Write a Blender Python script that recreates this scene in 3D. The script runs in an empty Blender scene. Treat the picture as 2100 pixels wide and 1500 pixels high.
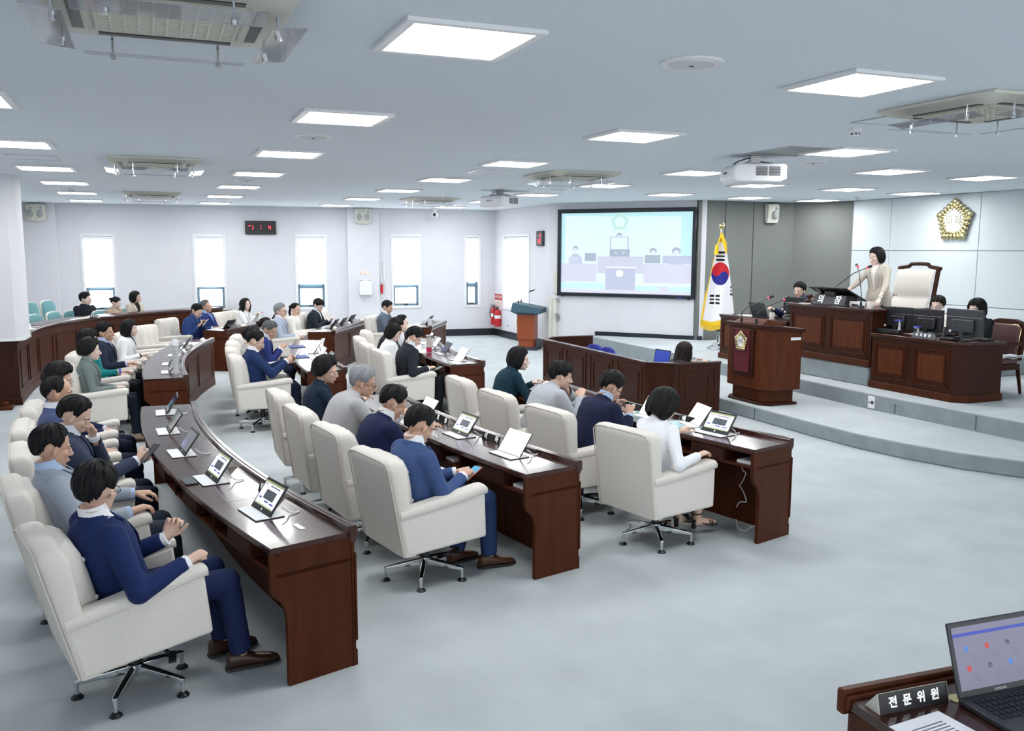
import bpy, math, random
import numpy as np
from mathutils import Vector, Matrix, Euler
random.seed(7)
PI = math.pi
def R(d): return math.radians(d)
S = bpy.context.scene
COL = S.collection
# ------------------------------------------------------------------ camera, light, exposure
FPX, YAW, PITCH, ROLL, HC = 1809.674, 0.3893, 0.1304, 0.0034, 2.1404
CEIL = 3.1168
def cam_setup():
    cd = bpy.data.cameras.new('camera'); co = bpy.data.objects.new('camera', cd); COL.objects.link(co)
    f = Vector((math.sin(YAW)*math.cos(PITCH), math.cos(YAW)*math.cos(PITCH), -math.sin(PITCH)))
    r = Vector((math.cos(YAW), -math.sin(YAW), 0)); u = r.cross(f)
    r2 = r*math.cos(ROLL)+u*math.sin(ROLL); u2 = -r*math.sin(ROLL)+u*math.cos(ROLL)
    m = Matrix((r2, u2, -f)).transposed().to_4x4(); m.translation = (0, 0, HC)
    co.matrix_world = m
    cd.sensor_fit = 'HORIZONTAL'; cd.sensor_width = 36.0; cd.lens = 36.0*FPX/2100.0
    cd.clip_start = 0.05; cd.clip_end = 200
    S.camera = co
cam_setup()
S.view_settings.view_transform = 'Standard'; S.view_settings.look = 'None'
S.view_settings.gamma = 1.0; S.view_settings.use_curve_mapping = False
S.view_settings.exposure = 1.10
W = bpy.data.worlds.new('world'); S.world = W; W.use_nodes = True
bgn = W.node_tree.nodes['Background']; bgn.inputs[0].default_value = (0.93, 0.965, 1.0, 1); bgn.inputs[1].default_value = 0.85
PANEL_E = 13.0      # strength of the ceiling light panels
WINDOW_E = 2.2      # daylight behind the roller blinds
cy = S.cycles
cy.max_bounces = 7; cy.diffuse_bounces = 4; cy.glossy_bounces = 3; cy.transmission_bounces = 6; cy.transparent_max_bounces = 8
cy.caustics_reflective = False; cy.caustics_refractive = False
cy.sample_clamp_indirect = 4.0
cy.use_denoising = True; cy.use_adaptive_sampling = True; cy.adaptive_threshold = 0.03

# ------------------------------------------------------------------ materials
MAT = {}
def mat(name, col, rough=0.5, metal=0.0, noise=0.0, nscale=20.0, bump=0.0, bscale=200.0, emit=0.0, ecol=None, coat=0.0,
        grain=None, trans=0.0, alpha=1.0, spec=0.5, detail=4.0):
    if name in MAT: return MAT[name]
    m = bpy.data.materials.new(name); m.use_nodes = True; MAT[name] = m
    nt = m.node_tree; b = nt.nodes['Principled BSDF']; L = nt.links
    b.inputs['Base Color'].default_value = (*col, 1); b.inputs['Roughness'].default_value = rough
    b.inputs['Metallic'].default_value = metal; b.inputs['Specular IOR Level'].default_value = spec
    b.inputs['Coat Weight'].default_value = coat; b.inputs['Coat Roughness'].default_value = 0.08
    b.inputs['Transmission Weight'].default_value = trans; b.inputs['Alpha'].default_value = alpha
    m.diffuse_color = (*col, 1)
    if emit:
        b.inputs['Emission Color'].default_value = (*(ecol or col), 1); b.inputs['Emission Strength'].default_value = emit
    if noise or grain or bump:
        tc = nt.nodes.new('ShaderNodeTexCoord')
    if noise or grain:
        nz = nt.nodes.new('ShaderNodeTexNoise'); nz.inputs['Scale'].default_value = nscale; nz.inputs['Detail'].default_value = detail
        if grain:
            mp = nt.nodes.new('ShaderNodeMapping'); mp.inputs['Scale'].default_value = grain
            L.new(tc.outputs['Object'], mp.inputs['Vector']); L.new(mp.outputs[0], nz.inputs['Vector'])
        else:
            L.new(tc.outputs['Object'], nz.inputs['Vector'])
        cr = nt.nodes.new('ShaderNodeValToRGB')
        k = noise or 0.3
        cr.color_ramp.elements[0].position = 0.3; cr.color_ramp.elements[1].position = 0.7
        cr.color_ramp.elements[0].color = (*[c*(1-k) for c in col], 1)
        cr.color_ramp.elements[1].color = (*[min(1, c*(1+k)) for c in col], 1)
        L.new(nz.outputs['Fac'], cr.inputs[0]); L.new(cr.outputs[0], b.inputs['Base Color'])
    if bump:
        n2 = nt.nodes.new('ShaderNodeTexNoise'); n2.inputs['Scale'].default_value = bscale; n2.inputs['Detail'].default_value = 3
        L.new(tc.outputs['Object'], n2.inputs['Vector'])
        bp = nt.nodes.new('ShaderNodeBump'); bp.inputs['Strength'].default_value = bump; bp.inputs['Distance'].default_value = 0.004
        L.new(n2.outputs['Fac'], bp.inputs['Height']); L.new(bp.outputs[0], b.inputs['Normal'])
    return m
def lin(r, g, b):
    f = lambda c: (c/255/12.92) if c/255 <= 0.04045 else ((c/255+0.055)/1.055)**2.4
    return (f(r), f(g), f(b))
CARPET = mat('carpet', lin(187, 194, 196), 0.95, noise=0.07, nscale=2.2, bump=0.5, bscale=260, spec=0.1, detail=6)
RISER_SHADE = mat('shaded_riser_carpet', lin(146, 155, 157), 0.95, noise=0.10, nscale=5, bump=0.5, bscale=260, spec=0.1, detail=6)  # same carpet, coloured darker to carry the shade of upright faces
WALLW = mat('white_wall', lin(221, 222, 227), 0.85, noise=0.015, nscale=3, bump=0.08, bscale=80)
CEILM = mat('ceiling_paint', lin(224, 232, 240), 0.9, noise=0.03, nscale=60, bump=0.15, bscale=90)
GREYW = mat('grey_fabric_wall', lin(112, 116, 113), 0.85, noise=0.05, nscale=90, bump=0.15, bscale=400)
PANELW = mat('pale_wall_panel', lin(203, 211, 214), 0.6, noise=0.02, nscale=120)
PLASTW = mat('white_plastic', lin(235, 236, 238), 0.35)
PLASTC = mat('cream_plastic', lin(214, 214, 202), 0.45)
BLACKB = mat('black_baseboard', lin(28, 36, 42), 0.35)
BLACKP = mat('black_plastic', (0.012, 0.013, 0.015), 0.35)
DARKP = mat('dark_grey_plastic', (0.03, 0.033, 0.038), 0.4)
WOOD = mat('mahogany', (0.066, 0.0165, 0.0055), 0.42, noise=0.2, nscale=6, grain=(3, 3, 0.4), coat=0.0, detail=4, spec=0.16)
WOODT = mat('mahogany_top', (0.045, 0.0135, 0.0095), 0.2, noise=0.25, nscale=8, grain=(6, 0.7, 1), coat=0.32, detail=6, spec=0.42)
WOODD = mat('dark_mahogany', (0.038, 0.0100, 0.0045), 0.4, noise=0.22, nscale=8, grain=(4, 4, 0.6), coat=0.0, spec=0.18)
WOODR = mat('red_mahogany', (0.085, 0.022, 0.0072), 0.4, noise=0.2, nscale=7, grain=(3, 3, 0.5), coat=0.0, detail=4, spec=0.18)
ORANGEW = mat('orange_wood', lin(150, 74, 38), 0.35, noise=0.12, nscale=14, grain=(4, 4, 0.6))
CREAM = mat('cream_fabric', lin(222, 217, 209), 0.9, noise=0.035, nscale=140, bump=0.35, bscale=420, spec=0.2)
CHROME = mat('chrome', (0.72, 0.74, 0.75), 0.12, 1.0)
STEEL = mat('steel', (0.5, 0.51, 0.52), 0.3, 1.0)
GOLD = mat('gold', (0.60, 0.53, 0.29), 0.24, 1.0)
WHITEP = mat('white_paper', lin(246, 247, 250), 0.7)
INK = mat('grey_ink', lin(120, 120, 130), 0.7)
WLET = mat('white_lettering', lin(245, 245, 245), 0.5, emit=0.15)
GLASSC = mat('clear_glass', (0.9, 0.95, 0.97), 0.03, trans=1.0)
ACRYL = mat('smoky_acrylic', (0.38, 0.39, 0.43), 0.05, alpha=0.5, spec=0.8)
EMITP = mat('light_diffuser', (1, 1, 1), 0.5, emit=PANEL_E, ecol=(1.0, 1.0, 1.0))
BLIND = mat('lit_roller_blind', lin(240, 244, 246), 0.8, emit=WINDOW_E, ecol=(0.95, 0.985, 1.0))
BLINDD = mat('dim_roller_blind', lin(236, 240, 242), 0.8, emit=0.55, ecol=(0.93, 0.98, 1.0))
PANE = mat('bright_window_pane', lin(240, 244, 250), 0.1, emit=WINDOW_E*1.2, ecol=(0.97, 0.99, 1.0))
WFRAME = mat('blue_grey_window_frame', lin(96, 122, 138), 0.4)
REDM = mat('fire_red', lin(196, 28, 34), 0.3)
TEALF = mat('teal_fabric', lin(112, 160, 164), 0.9, noise=0.05, nscale=100, bump=0.3, bscale=400)
BURG = mat('burgundy_velvet', lin(84, 6, 18), 0.85)
BROWNL = mat('brown_leather', lin(86, 56, 58), 0.45, bump=0.1, bscale=150)
BLUEF = mat('blue_fabric', lin(38, 46, 140), 0.85, noise=0.05, nscale=80)
LECTB = mat('slate_blue_laminate', lin(48, 84, 100), 0.5)
LEDR = mat('red_led', (0.9, 0.02, 0.03), 0.4, emit=2.2, ecol=(1, 0.03, 0.05))
LEDD = mat('unlit_led', (0.06, 0.004, 0.006), 0.4)

# ------------------------------------------------------------------ mesh builder
def rotm(e): return np.array(Euler(e, 'XYZ').to_matrix())
class MB:
    def __init__(s): s.v = []; s.f = []; s.m = []; s.n = 0
    def add(s, V, F, mi=0):
        V = np.asarray(V, float).reshape(-1, 3)
        s.v.append(V); k = s.n
        for q in F: s.f.append([i+k for i in q]); s.m.append(mi)
        s.n += len(V); return s
    def box(s, c, sz, rot=None, mi=0):
        h = np.array(sz)/2
        V = np.array([[x, y, z] for x in (-1, 1) for y in (-1, 1) for z in (-1, 1)])*h
        if rot is not None: V = V@rotm(rot).T
        F = [(0, 1, 3, 2), (4, 6, 7, 5), (0, 4, 5, 1), (2, 3, 7, 6), (0, 2, 6, 4), (1, 5, 7, 3)]
        return s.add(V+np.array(c), F, mi)
    def b2(s, lo, hi, mi=0):
        lo, hi = np.array(lo, float), np.array(hi, float); return s.box((lo+hi)/2, hi-lo, None, mi)
    def ell(s, c, r, rot=None, nu=16, nv=10, mi=0):
        if np.isscalar(r): r = (r, r, r)
        V = [(0, 0, r[2])]
        for j in range(1, nv):
            t = PI*j/nv
            for i in range(nu):
                a = 2*PI*i/nu; V.append((r[0]*math.sin(t)*math.cos(a), r[1]*math.sin(t)*math.sin(a), r[2]*math.cos(t)))
        V.append((0, 0, -r[2])); F = []
        for i in range(nu): F.append((0, 1+i, 1+(i+1) % nu))
        for j in range(nv-2):
            for i in range(nu):
                a = 1+j*nu+i; b = 1+j*nu+(i+1) % nu; F.append((a, a+nu, b+nu, b))
        e = len(V)-1; k = 1+(nv-2)*nu
        for i in range(nu): F.append((k+i, e, k+(i+1) % nu))
        V = np.array(V)
        if rot is not None: V = V@(rot if isinstance(rot, np.ndarray) else rotm(rot)).T
        return s.add(V+np.array(c), F, mi)
    def loft(s, secs, closed=True, caps=True, mi=0):
        n = len(secs[0]); V = np.concatenate([np.asarray(q, float) for q in secs]); F = []
        for j in range(len(secs)-1):
            for i in range(n if closed else n-1):
                a = j*n+i; b = j*n+(i+1) % n; F.append((a, b, b+n, a+n))
        if caps and closed:
            F.append(tuple(range(n-1, -1, -1))); k = (len(secs)-1)*n; F.append(tuple(range(k, k+n)))
        return s.add(V, F, mi)
    def tube(s, pts, rad, n=10, mi=0, caps=True, up=None):
        pts = [np.asarray(p, float) for p in pts]; N = len(pts)
        if np.isscalar(rad): rad = [rad]*N
        secs = []; prev = None
        for i, p in enumerate(pts):
            d = pts[min(i+1, N-1)]-pts[max(i-1, 0)]; d = d/(np.linalg.norm(d)+1e-12)
            if prev is None:
                a = np.array([0, 0, 1.]) if abs(d[2]) < 0.9 else np.array([1., 0, 0])
                if up is not None: a = np.asarray(up, float)
                x = np.cross(a, d); x /= np.linalg.norm(x)
            else:
                x = prev-d*np.dot(prev, d); x /= np.linalg.norm(x)+1e-12
            prev = x; y = np.cross(d, x)
            r = rad[i]; rx, ry = (r, r) if np.isscalar(r) else r
            secs.append([p+x*rx*math.cos(2*PI*k/n)+y*ry*math.sin(2*PI*k/n) for k in range(n)])
        return s.loft(secs, caps=caps, mi=mi)
    def cyl(s, p0, p1, r0, r1=None, n=20, mi=0): return s.tube([p0, p1], [r0, r0 if r1 is None else r1], n, mi)
    def lathe(s, prof, c=(0, 0, 0), n=24, mi=0):
        secs = [[(c[0]+r*math.cos(2*PI*k/n), c[1]+r*math.sin(2*PI*k/n), c[2]+z) for k in range(n)] for r, z in prof]
        return s.loft(secs, mi=mi)
    def prism(s, poly, z0, z1, mi=0):
        n = len(poly); V = [(x, y, z0) for x, y in poly]+[(x, y, z1) for x, y in poly]
        F = [tuple(range(n-1, -1, -1)), tuple(range(n, 2*n))]+[(i, (i+1) % n, n+(i+1) % n, n+i) for i in range(n)]
        return s.add(V, F, mi)
    def extr(s, poly, d, fr, mi=0):
        # poly: 2-D outline; fr(a, b, t) -> 3-D point, t 0..d
        n = len(poly); V = [fr(a, b, 0) for a, b in poly]+[fr(a, b, d) for a, b in poly]
        F = [tuple(range(n-1, -1, -1)), tuple(range(n, 2*n))]+[(i, (i+1) % n, n+(i+1) % n, n+i) for i in range(n)]
        return s.add(V, F, mi)
    def tr(s, M):
        M = np.array(M); 
        s.v = [v@M[:3, :3].T+M[:3, 3] for v in s.v]; return s
    def mesh(s, name):
        me = bpy.data.meshes.new(name)
        V = np.concatenate(s.v) if s.v else np.zeros((0, 3))
        me.from_pydata(V.tolist(), [], s.f)
        return me
    def build(s, name, mats, parent=None, bevel=0, smooth=None, loc=None, seg=2):
        me = s.mesh(name); o = bpy.data.objects.new(name, me); COL.objects.link(o)
        if not isinstance(mats, (list, tuple)): mats = [mats]
        for m in mats: me.materials.append(m)
        if len(mats) > 1: me.polygons.foreach_set('material_index', s.m)
        if parent is not None: o.parent = parent
        if loc is not None: o.location = loc
        fix_normals(me)
        if bevel:
            b = o.modifiers.new('bevel', 'BEVEL'); b.width = bevel; b.segments = seg; b.limit_method = 'ANGLE'; b.angle_limit = R(38)
            b.harden_normals = False
            if smooth is None: smooth = True
        if smooth:
            shade(me, R(40))
        return o
import bmesh
def fix_normals(me):
    bm = bmesh.new(); bm.from_mesh(me); bmesh.ops.recalc_face_normals(bm, faces=bm.faces); bm.to_mesh(me); bm.free()
def shade(me, ang):
    me.polygons.foreach_set('use_smooth', [True]*len(me.polygons))
    try: me.set_sharp_from_angle(angle=ang)
    except Exception: pass
    me.update()
def empty(name, loc=(0, 0, 0), rz=0.0):
    o = bpy.data.objects.new(name, None); COL.objects.link(o); o.location = loc; o.rotation_euler = (0, 0, rz)
    o.empty_display_size = 0.1; return o
def tag(o, label, cat, group=None):
    o['label'] = label; o['category'] = cat
    if group: o['group'] = group
    return o
def struct(o): o['kind'] = 'structure'; return o
def copy_tree(o, parent=None):
    kids = [c for c in KIDS.get(o.name, ())] if False else list(o.children)
    c = o.copy(); COL.objects.link(c); c.parent = parent
    for ch in kids: copy_tree(ch, c)
    return c
def place(proto, used, loc, rz, label, cat, group=None):
    if proto.name not in used: used.add(proto.name); o = proto
    else: o = copy_tree(proto)
    o.location = loc; o.rotation_euler = (0, 0, rz)
    if 'group' in o and not group: del o['group']
    return tag(o, label, cat, group)
USED = set()
def remesh(mb, voxel, smooth=3, fac=0.5):
    me = mb.mesh('tmp'); o = bpy.data.objects.new('tmp', me); COL.objects.link(o)
    fix_normals(me)
    m = o.modifiers.new('r', 'REMESH'); m.mode = 'VOXEL'; m.voxel_size = voxel; m.use_smooth_shade = True
    if smooth:
        k = o.modifiers.new('s', 'SMOOTH'); k.iterations = smooth; k.factor = fac
    dg = bpy.context.evaluated_depsgraph_get(); dg.update()
    ev = o.evaluated_get(dg); out = bpy.data.meshes.new_from_object(ev)
    bpy.data.objects.remove(o); bpy.data.meshes.remove(me)
    return out
def link_mesh(name, me, m, parent=None):
    o = bpy.data.objects.new(name, me); COL.objects.link(o); me.name = name
    me.materials.clear()
    for q in (m if isinstance(m, (list, tuple)) else [m]): me.materials.append(q)
    me.polygons.foreach_set('use_smooth', [True]*len(me.polygons))
    if parent is not None: o.parent = parent
    return o
FONT = None
def lettering(text, size, m, parent, mtx, name='lettering', depth=0.0015, bold=0.0, space=1.0):
    cu = bpy.data.curves.new(name, 'FONT'); cu.body = text; cu.size = size; cu.align_x = 'CENTER'; cu.align_y = 'CENTER'
    cu.extrude = depth; cu.offset = bold; cu.space_character = space; cu.resolution_u = 3
    o = bpy.data.objects.new(name, cu); COL.objects.link(o)
    dg = bpy.context.evaluated_depsgraph_get(); dg.update()
    me = bpy.data.meshes.new_from_object(o.evaluated_get(dg)); bpy.data.objects.remove(o); bpy.data.curves.remove(cu)
    me.name = name; o = bpy.data.objects.new(name, me); COL.objects.link(o)
    me.materials.clear(); me.materials.append(m)
    o.parent = parent; o.matrix_local = mtx
    return o
def frame_mtx(origin, xdir, ydir):
    x = Vector(xdir).normalized(); y = Vector(ydir); y = (y-x*y.dot(x)).normalized(); z = x.cross(y)
    m = Matrix((x, y, z)).transposed().to_4x4(); m.translation = Vector(origin); return m
# ================================================================== the room
def wall_seg(mb, p, q, z0, z1, th=0.15):
    # a wall slab from p to q, thickness to the right-hand (outer) side
    p = np.array(p, float); q = np.array(q, float); d = q-p; d /= np.linalg.norm(d); n = np.array([-d[1], d[0]])
    poly = [p, q, q+n*th, p+n*th]
    mb.prism([tuple(a) for a in poly], z0, z1)
struct(MB().b2((-5, -2.5, -0.2), (14.5, 23.5, 0)).build('floor', CARPET))
struct(MB().b2((-5, -2.0, CEIL), (14.5, 23.5, CEIL+0.15)).build('ceiling', CEILM))
# --- far wall with five window openings; u runs along it from its left end
FA, FB = np.array([-2.6, 21.9]), np.array([8.05, 20.8])
FD = (FB-FA)/np.linalg.norm(FB-FA); FN = np.array([-FD[1], FD[0]]); FL = float(np.linalg.norm(FB-FA))
def fw(u, v, z): p = FA+FD*u+FN*v; return (p[0], p[1], z)     # v > 0 is outwards
def slab(mb, fr, u0, u1, v0, v1, z0, z1, mi=0):
    V = [fr(u, v, z) for u in (u0, u1) for v in (v0, v1) for z in (z0, z1)]
    mb.add(V, [(0, 1, 3, 2), (4, 6, 7, 5), (0, 4, 5, 1), (2, 3, 7, 6), (0, 2, 6, 4), (1, 5, 7, 3)], mi)
WINS = [(1.27, 1.92, 0.74, 2.44), (3.60, 4.26, 0.74, 2.44), (5.86, 6.54, 0.74, 2.46), (8.13, 8.81, 0.74, 2.48), (9.95, 10.32, 0.74, 2.48)]
mb = MB(); u = -2.0
for a, b, c, d in WINS:
    slab(mb, fw, u, a, 0, 0.25, 0, CEIL); slab(mb, fw, a, b, 0, 0.25, 0, c); slab(mb, fw, a, b, 0, 0.25, d, CEIL); u = b
slab(mb, fw, u, FL+0.3, 0, 0.25, 0, CEIL)
struct(mb.build('wall_far', WALLW))
BL = [1.29, 1.28, 1.33, 1.29, 1.36]
def window(n, fr, a, b, c, d, zb, dim=False):
    w = empty('window_%d' % n, fr((a+b)/2, 0.1, c)); struct(w)
    inv = Matrix.Translation(-w.location)
    def put(mb, name, m, bevel=0.004):
        mb.v = [v-np.array(w.location) for v in mb.v]; return mb.build(name, m, w, bevel)
    q = MB(); t = 0.028
    slab(q, fr, a-0.03, a+t, -0.02, 0.16, c-0.03, d+0.03); slab(q, fr, b-t, b+0.03, -0.02, 0.16, c-0.03, d+0.03)
    slab(q, fr, a, b, -0.02, 0.16, d-t, d+0.03); slab(q, fr, a, b, -0.02, 0.16, c-0.03, c+t)
    put(q, 'window_casing', PLASTW)
    q = MB(); t = 0.055 if b-a > 0.5 else 0.07
    i0, i1 = a+0.028, b-0.028
    slab(q, fr, i0, i0+t, 0.1, 0.18, c+0.03, d-0.03); slab(q, fr, i1-t, i1, 0.1, 0.18, c+0.03, d-0.03)
    slab(q, fr, i0, i1, 0.1, 0.18, c+0.03, c+0.085); slab(q, fr, i0, i1, 0.1, 0.18, c+0.47, c+0.57); slab(q, fr, i0, i1, 0.1, 0.18, d-0.08, d-0.03)
    put(q, 'window_frame', WFRAME)
    q = MB(); slab(q, fr, i0+t, i1-t, 0.13, 0.14, c+0.08, d-0.06); put(q, 'pane', PANE, 0)
    q = MB(); slab(q, fr, (a+b)/2-0.05, (a+b)/2+0.05, 0.07, 0.1, c+0.05, c+0.085); put(q, 'window_latch', DARKP)
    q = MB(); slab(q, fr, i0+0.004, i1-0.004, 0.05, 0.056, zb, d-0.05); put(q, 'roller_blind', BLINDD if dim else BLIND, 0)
    q = MB(); slab(q, fr, i0, i1, 0.03, 0.075, d-0.10, d-0.04); put(q, 'blind_cassette', PLASTW)
    q = MB(); slab(q, fr, i0+0.004, i1-0.004, 0.046, 0.062, zb-0.02, zb); put(q, 'blind_weight', PLASTW)
for i, (wn, zb) in enumerate(zip(WINS, BL)): window(i+1, fw, *wn, zb)
# pilasters on the far wall
struct_pil = MB(); slab(struct_pil, fw, 7.05, 7.80, -0.14, 0.0, 0, CEIL); struct(struct_pil.build('trim_1', WALLW, None, 0.01))
q = MB(); slab(q, fw, 0.12, 0.80, -0.12, 0.0, 0, CEIL); struct(q.build('trim_2', WALLW, None, 0.01))
# side wall to the right of the corner
SWX = 8.05
def sw(u, v, z): return (SWX+v, 20.8-u, z)                # u from the corner towards the camera
mb = MB(); slab(mb, sw, -0.2, 0.62, 0, 0.25, 0, CEIL); slab(mb, sw, 0.62, 2.2, 0, 0.25, 0, 0.72); slab(mb, sw, 0.62, 2.2, 0, 0.25, 2.48, CEIL); slab(mb, sw, 2.2, 3.5, 0, 0.25, 0, CEIL)
struct(mb.build('wall_side', WALLW))
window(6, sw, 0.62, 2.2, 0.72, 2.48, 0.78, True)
# diagonal screen wall
QA, QB = np.array([7.93, 17.27]), np.array([10.12, 14.72])
QD = (QB-QA)/np.linalg.norm(QB-QA); QN = np.array([-QD[1], QD[0]]); QL = float(np.linalg.norm(QB-QA)); Q0 = 0.22
def qw(u, v, z): p = np.array([8.08, 17.1])+QD*u+QN*v; return (p[0], p[1], z)
mb = MB(); slab(mb, qw, -0.22, 3.13, 0, 0.3, 0, CEIL); struct(mb.build('wall_screen', WALLW))
# grey fabric walls behind the dais
mb = MB(); wall_seg(mb, (10.0, 14.78), (11.92, 14.78), 0, CEIL); struct(mb.build('wall_grey_end', GREYW))
mb = MB(); wall_seg(mb, (11.9, 14.78), (12.27, 14.74), 0, CEIL); struct(mb.build('wall_grey_return', GREYW))
mb = MB(); wall_seg(mb, (12.25, 14.76), (12.88, 13.70), 0, CEIL); struct(mb.build('wall_grey_side', GREYW))
mb = MB()
for x in (10.62, 11.3): mb.b2((x-0.006, 14.772, 0.37), (x+0.006, 14.79, CEIL))
struct(mb.build('trim_3', DARKP))
# dais wall of pale panels
mb = MB(); ys = [13.68, 12.72, 10.80, 8.90, 7.0, 5.1, 3.0]; zs = [0.30, 1.22, 2.15, CEIL]
for i in range(len(ys)-1):
    for j in range(3): mb.b2((12.83, ys[i+1]+0.005, zs[j]+0.005), (12.87, ys[i]-0.005, zs[j+1]-0.005))
struct(mb.build('wall_dais', PANELW, None, 0.004))
struct(MB().b2((12.86, 3.0, 0), (13.0, 13.75, CEIL)).build('wall_dais_backing', mat('panel_joint', lin(120, 126, 128), 0.8)))
# near left column standing on the gallery rail
q = MB(); q.prism([(-3.3, 13.48), (-1.70, 13.52), (-1.61, 13.62), (-1.59, 14.1), (-3.3, 14.1)], 0.93, CEIL)
struct(q.build('column_left', WALLW)); q = MB(); q.prism([(-3.3, 13.465), (-1.69, 13.505), (-1.60, 13.61), (-1.58, 14.12), (-3.3, 14.12)], 0.895, 0.935); struct(q.build('trim_4', PLASTW))
mb = MB(); wall_seg(mb, (-3.0, 13.9), (-2.9, 22.1), 0, CEIL); struct(mb.build('wall_left', WALLW))
struct(MB().b2((-3.45, -2.2, 0), (-3.3, 14.0, CEIL)).build('wall_left_unseen', WALLW))  # unseen wall, added to block outside light from the open left side
# baseboards
q = MB(); slab(q, fw, 6.0, FL, -0.03, 0, 0, 0.17); struct(q.build('baseboard_far', BLACKB, None, 0.005))
q = MB(); slab(q, sw, 0.03, 3.5, -0.03, 0, 0, 0.17); struct(q.build('baseboard_side', BLACKB, None, 0.005))
q = MB(); slab(q, qw, -0.22, 0.9, -0.03, 0, 0, 0.17); slab(q, qw, 0.86, 3.14, -0.03, 0, 0.17, 0.45); struct(q.build('baseboard_screen', BLACKB, None, 0.004))
# dais: two carpeted steps and the podium block
E1 = [(7.06, 12.6), (7.05, 9.0), (7.04, 8.0), (7.06, 7.3), (7.16, 6.75), (7.33, 6.2), (7.64, 5.65), (8.1, 5.15), (8.7, 4.7), (9.5, 4.3), (12.85, 3.4)]
def carpet_step(name, edge, z0, z1, extra):
    poly = edge+extra; q = MB(); n = len(poly)
    q.prism(poly, z0, z1)
    o = q.build(name, [CARPET, RISER_SHADE], None, 0.018)
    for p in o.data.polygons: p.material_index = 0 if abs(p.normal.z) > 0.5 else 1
    return struct(o)
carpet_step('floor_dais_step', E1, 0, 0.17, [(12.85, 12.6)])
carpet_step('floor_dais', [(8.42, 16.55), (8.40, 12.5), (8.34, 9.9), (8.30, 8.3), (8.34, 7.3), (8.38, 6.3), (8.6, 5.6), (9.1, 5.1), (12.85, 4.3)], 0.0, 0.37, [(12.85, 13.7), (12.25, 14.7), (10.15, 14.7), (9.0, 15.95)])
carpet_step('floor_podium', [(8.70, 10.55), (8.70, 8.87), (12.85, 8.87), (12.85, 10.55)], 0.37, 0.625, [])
q = MB()
for y, z0, z1, x in ((9.05, 0.02, 0.15, 7.042), (8.0, 0.19, 0.30, 8.30), (6.9, 0.19, 0.34, 8.348)): q.b2((x, y-0.004, z0), (x+0.02, y+0.004, z1))
struct(q.build('trim_5', mat('carpet_seam', lin(92, 104, 104), 0.9)))
# gallery: raised floor tiers
q = MB(); q.prism([(-3, 14.1), (-1.75, 14.1), (-1.7, 16.0), (-1.3, 17.7), (-0.6, 18.5), (0.3, 19.5), (1.5, 20.3), (1.5, 21.4), (-3, 21.9)], 0, 0.10)
q.prism([(-3, 17.2), (-2.0, 18.0), (-1.2, 20.1), (-0.4, 21.5), (-3, 21.9)], 0.10, 0.25); struct(q.build('floor_gallery', CARPET))
# curved panelled gallery rail
def arc_pts(P, n):
    P = np.array(P, float); d = np.r_[0, np.cumsum(np.hypot(*np.diff(P, axis=0).T))]; t = np.linspace(0, d[-1], n)
    # smooth (Catmull-Rom like) interpolation through cubic fit
    k = min(4, len(P)-1); return np.c_[np.polyval(np.polyfit(d, P[:, 0], k), t), np.polyval(np.polyfit(d, P[:, 1], k), t)]
def normals(P):
    d = np.gradient(P, axis=0); d /= np.linalg.norm(d, axis=1)[:, None]; return np.c_[d[:, 1], -d[:, 0]]
def sweep(mb, P, N, sec, mi=0):
    # sec: closed outline of (offset along normal, z)
    secs = [[(p[0]+n[0]*a, p[1]+n[1]*a, z) for a, z in sec] for p, n in zip(P, N)]
    mb.loft(secs, mi=mi); return mb
RP = arc_pts([(-1.72, 13.72), (-1.70, 15.0), (-1.62, 15.9), (-1.32, 17.2), (-0.68, 18.0), (0.2, 19.0), (1.43, 19.85)], 40); RN = normals(RP)
rail = empty('gallery_rail', (-1.3, 17.2, 0)); tag(rail, 'long curved dark mahogany gallery rail with recessed panels beside the white column', 'railing')
def offs(mb, o): mb.v = [v-np.array(o.location) for v in mb.v]; return mb
q = MB(); sweep(q, RP, RN, [(0.03, 0.845), (0.045, 0.86), (0.045, 0.89), (0.03, 0.90), (-0.42, 0.90), (-0.42, 0.86), (-0.1, 0.845)]); offs(q, rail).build('rail_top', WOODT, rail, 0.006)
q = MB(); sweep(q, RP, RN, [(0.0, 0), (0.0, 0.85), (-0.06, 0.85), (-0.06, 0)]); sweep(q, RP, RN, [(0.022, 0), (0.022, 0.10), (0, 0.115), (-0.01, 0.115), (-0.01, 0)]); offs(q, rail).build('front_panel', WOOD, rail, 0.004)
def frames_on(mb, P, N, spans, z0, z1, t=0.018, pr=0.012, base=0.0):
    # raised rectangular mouldings lying on a swept face
    n = len(P)
    for a, b in spans:
        i0, i1 = int(a*(n-1)), int(b*(n-1))
        if i1-i0 < 1: i1 = i0+1
        pp, nn = P[i0:i1+1], N[i0:i1+1]
        for z in (z0, z1): sweep(mb, pp, nn, [(base-0.002, z-t/2), (base+pr, z-t/2), (base+pr, z+t/2), (base-0.002, z+t/2)])
        for k in (i0, i1):
            d = np.array([-N[k][1], N[k][0]])*t/2
            c = P[k]; a0 = c-d; b0 = c+d
            mb.prism([tuple(a0+N[k]*(base-0.002)), tuple(b0+N[k]*(base-0.002)), tuple(b0+N[k]*(base+pr)), tuple(a0+N[k]*(base+pr))], z0, z1)
q = MB(); RP2 = arc_pts([(-1.72, 13.72), (-1.70, 15.0), (-1.62, 15.9), (-1.32, 17.2), (-0.68, 18.0), (0.2, 19.0), (1.43, 19.85)], 181); RN2 = normals(RP2)
frames_on(q, RP2, RN2, [(0.03+i*0.121, 0.03+i*0.121+0.10) for i in range(8)], 0.2, 0.72); offs(q, rail).build('panel_moulding', WOODD, rail)
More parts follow.
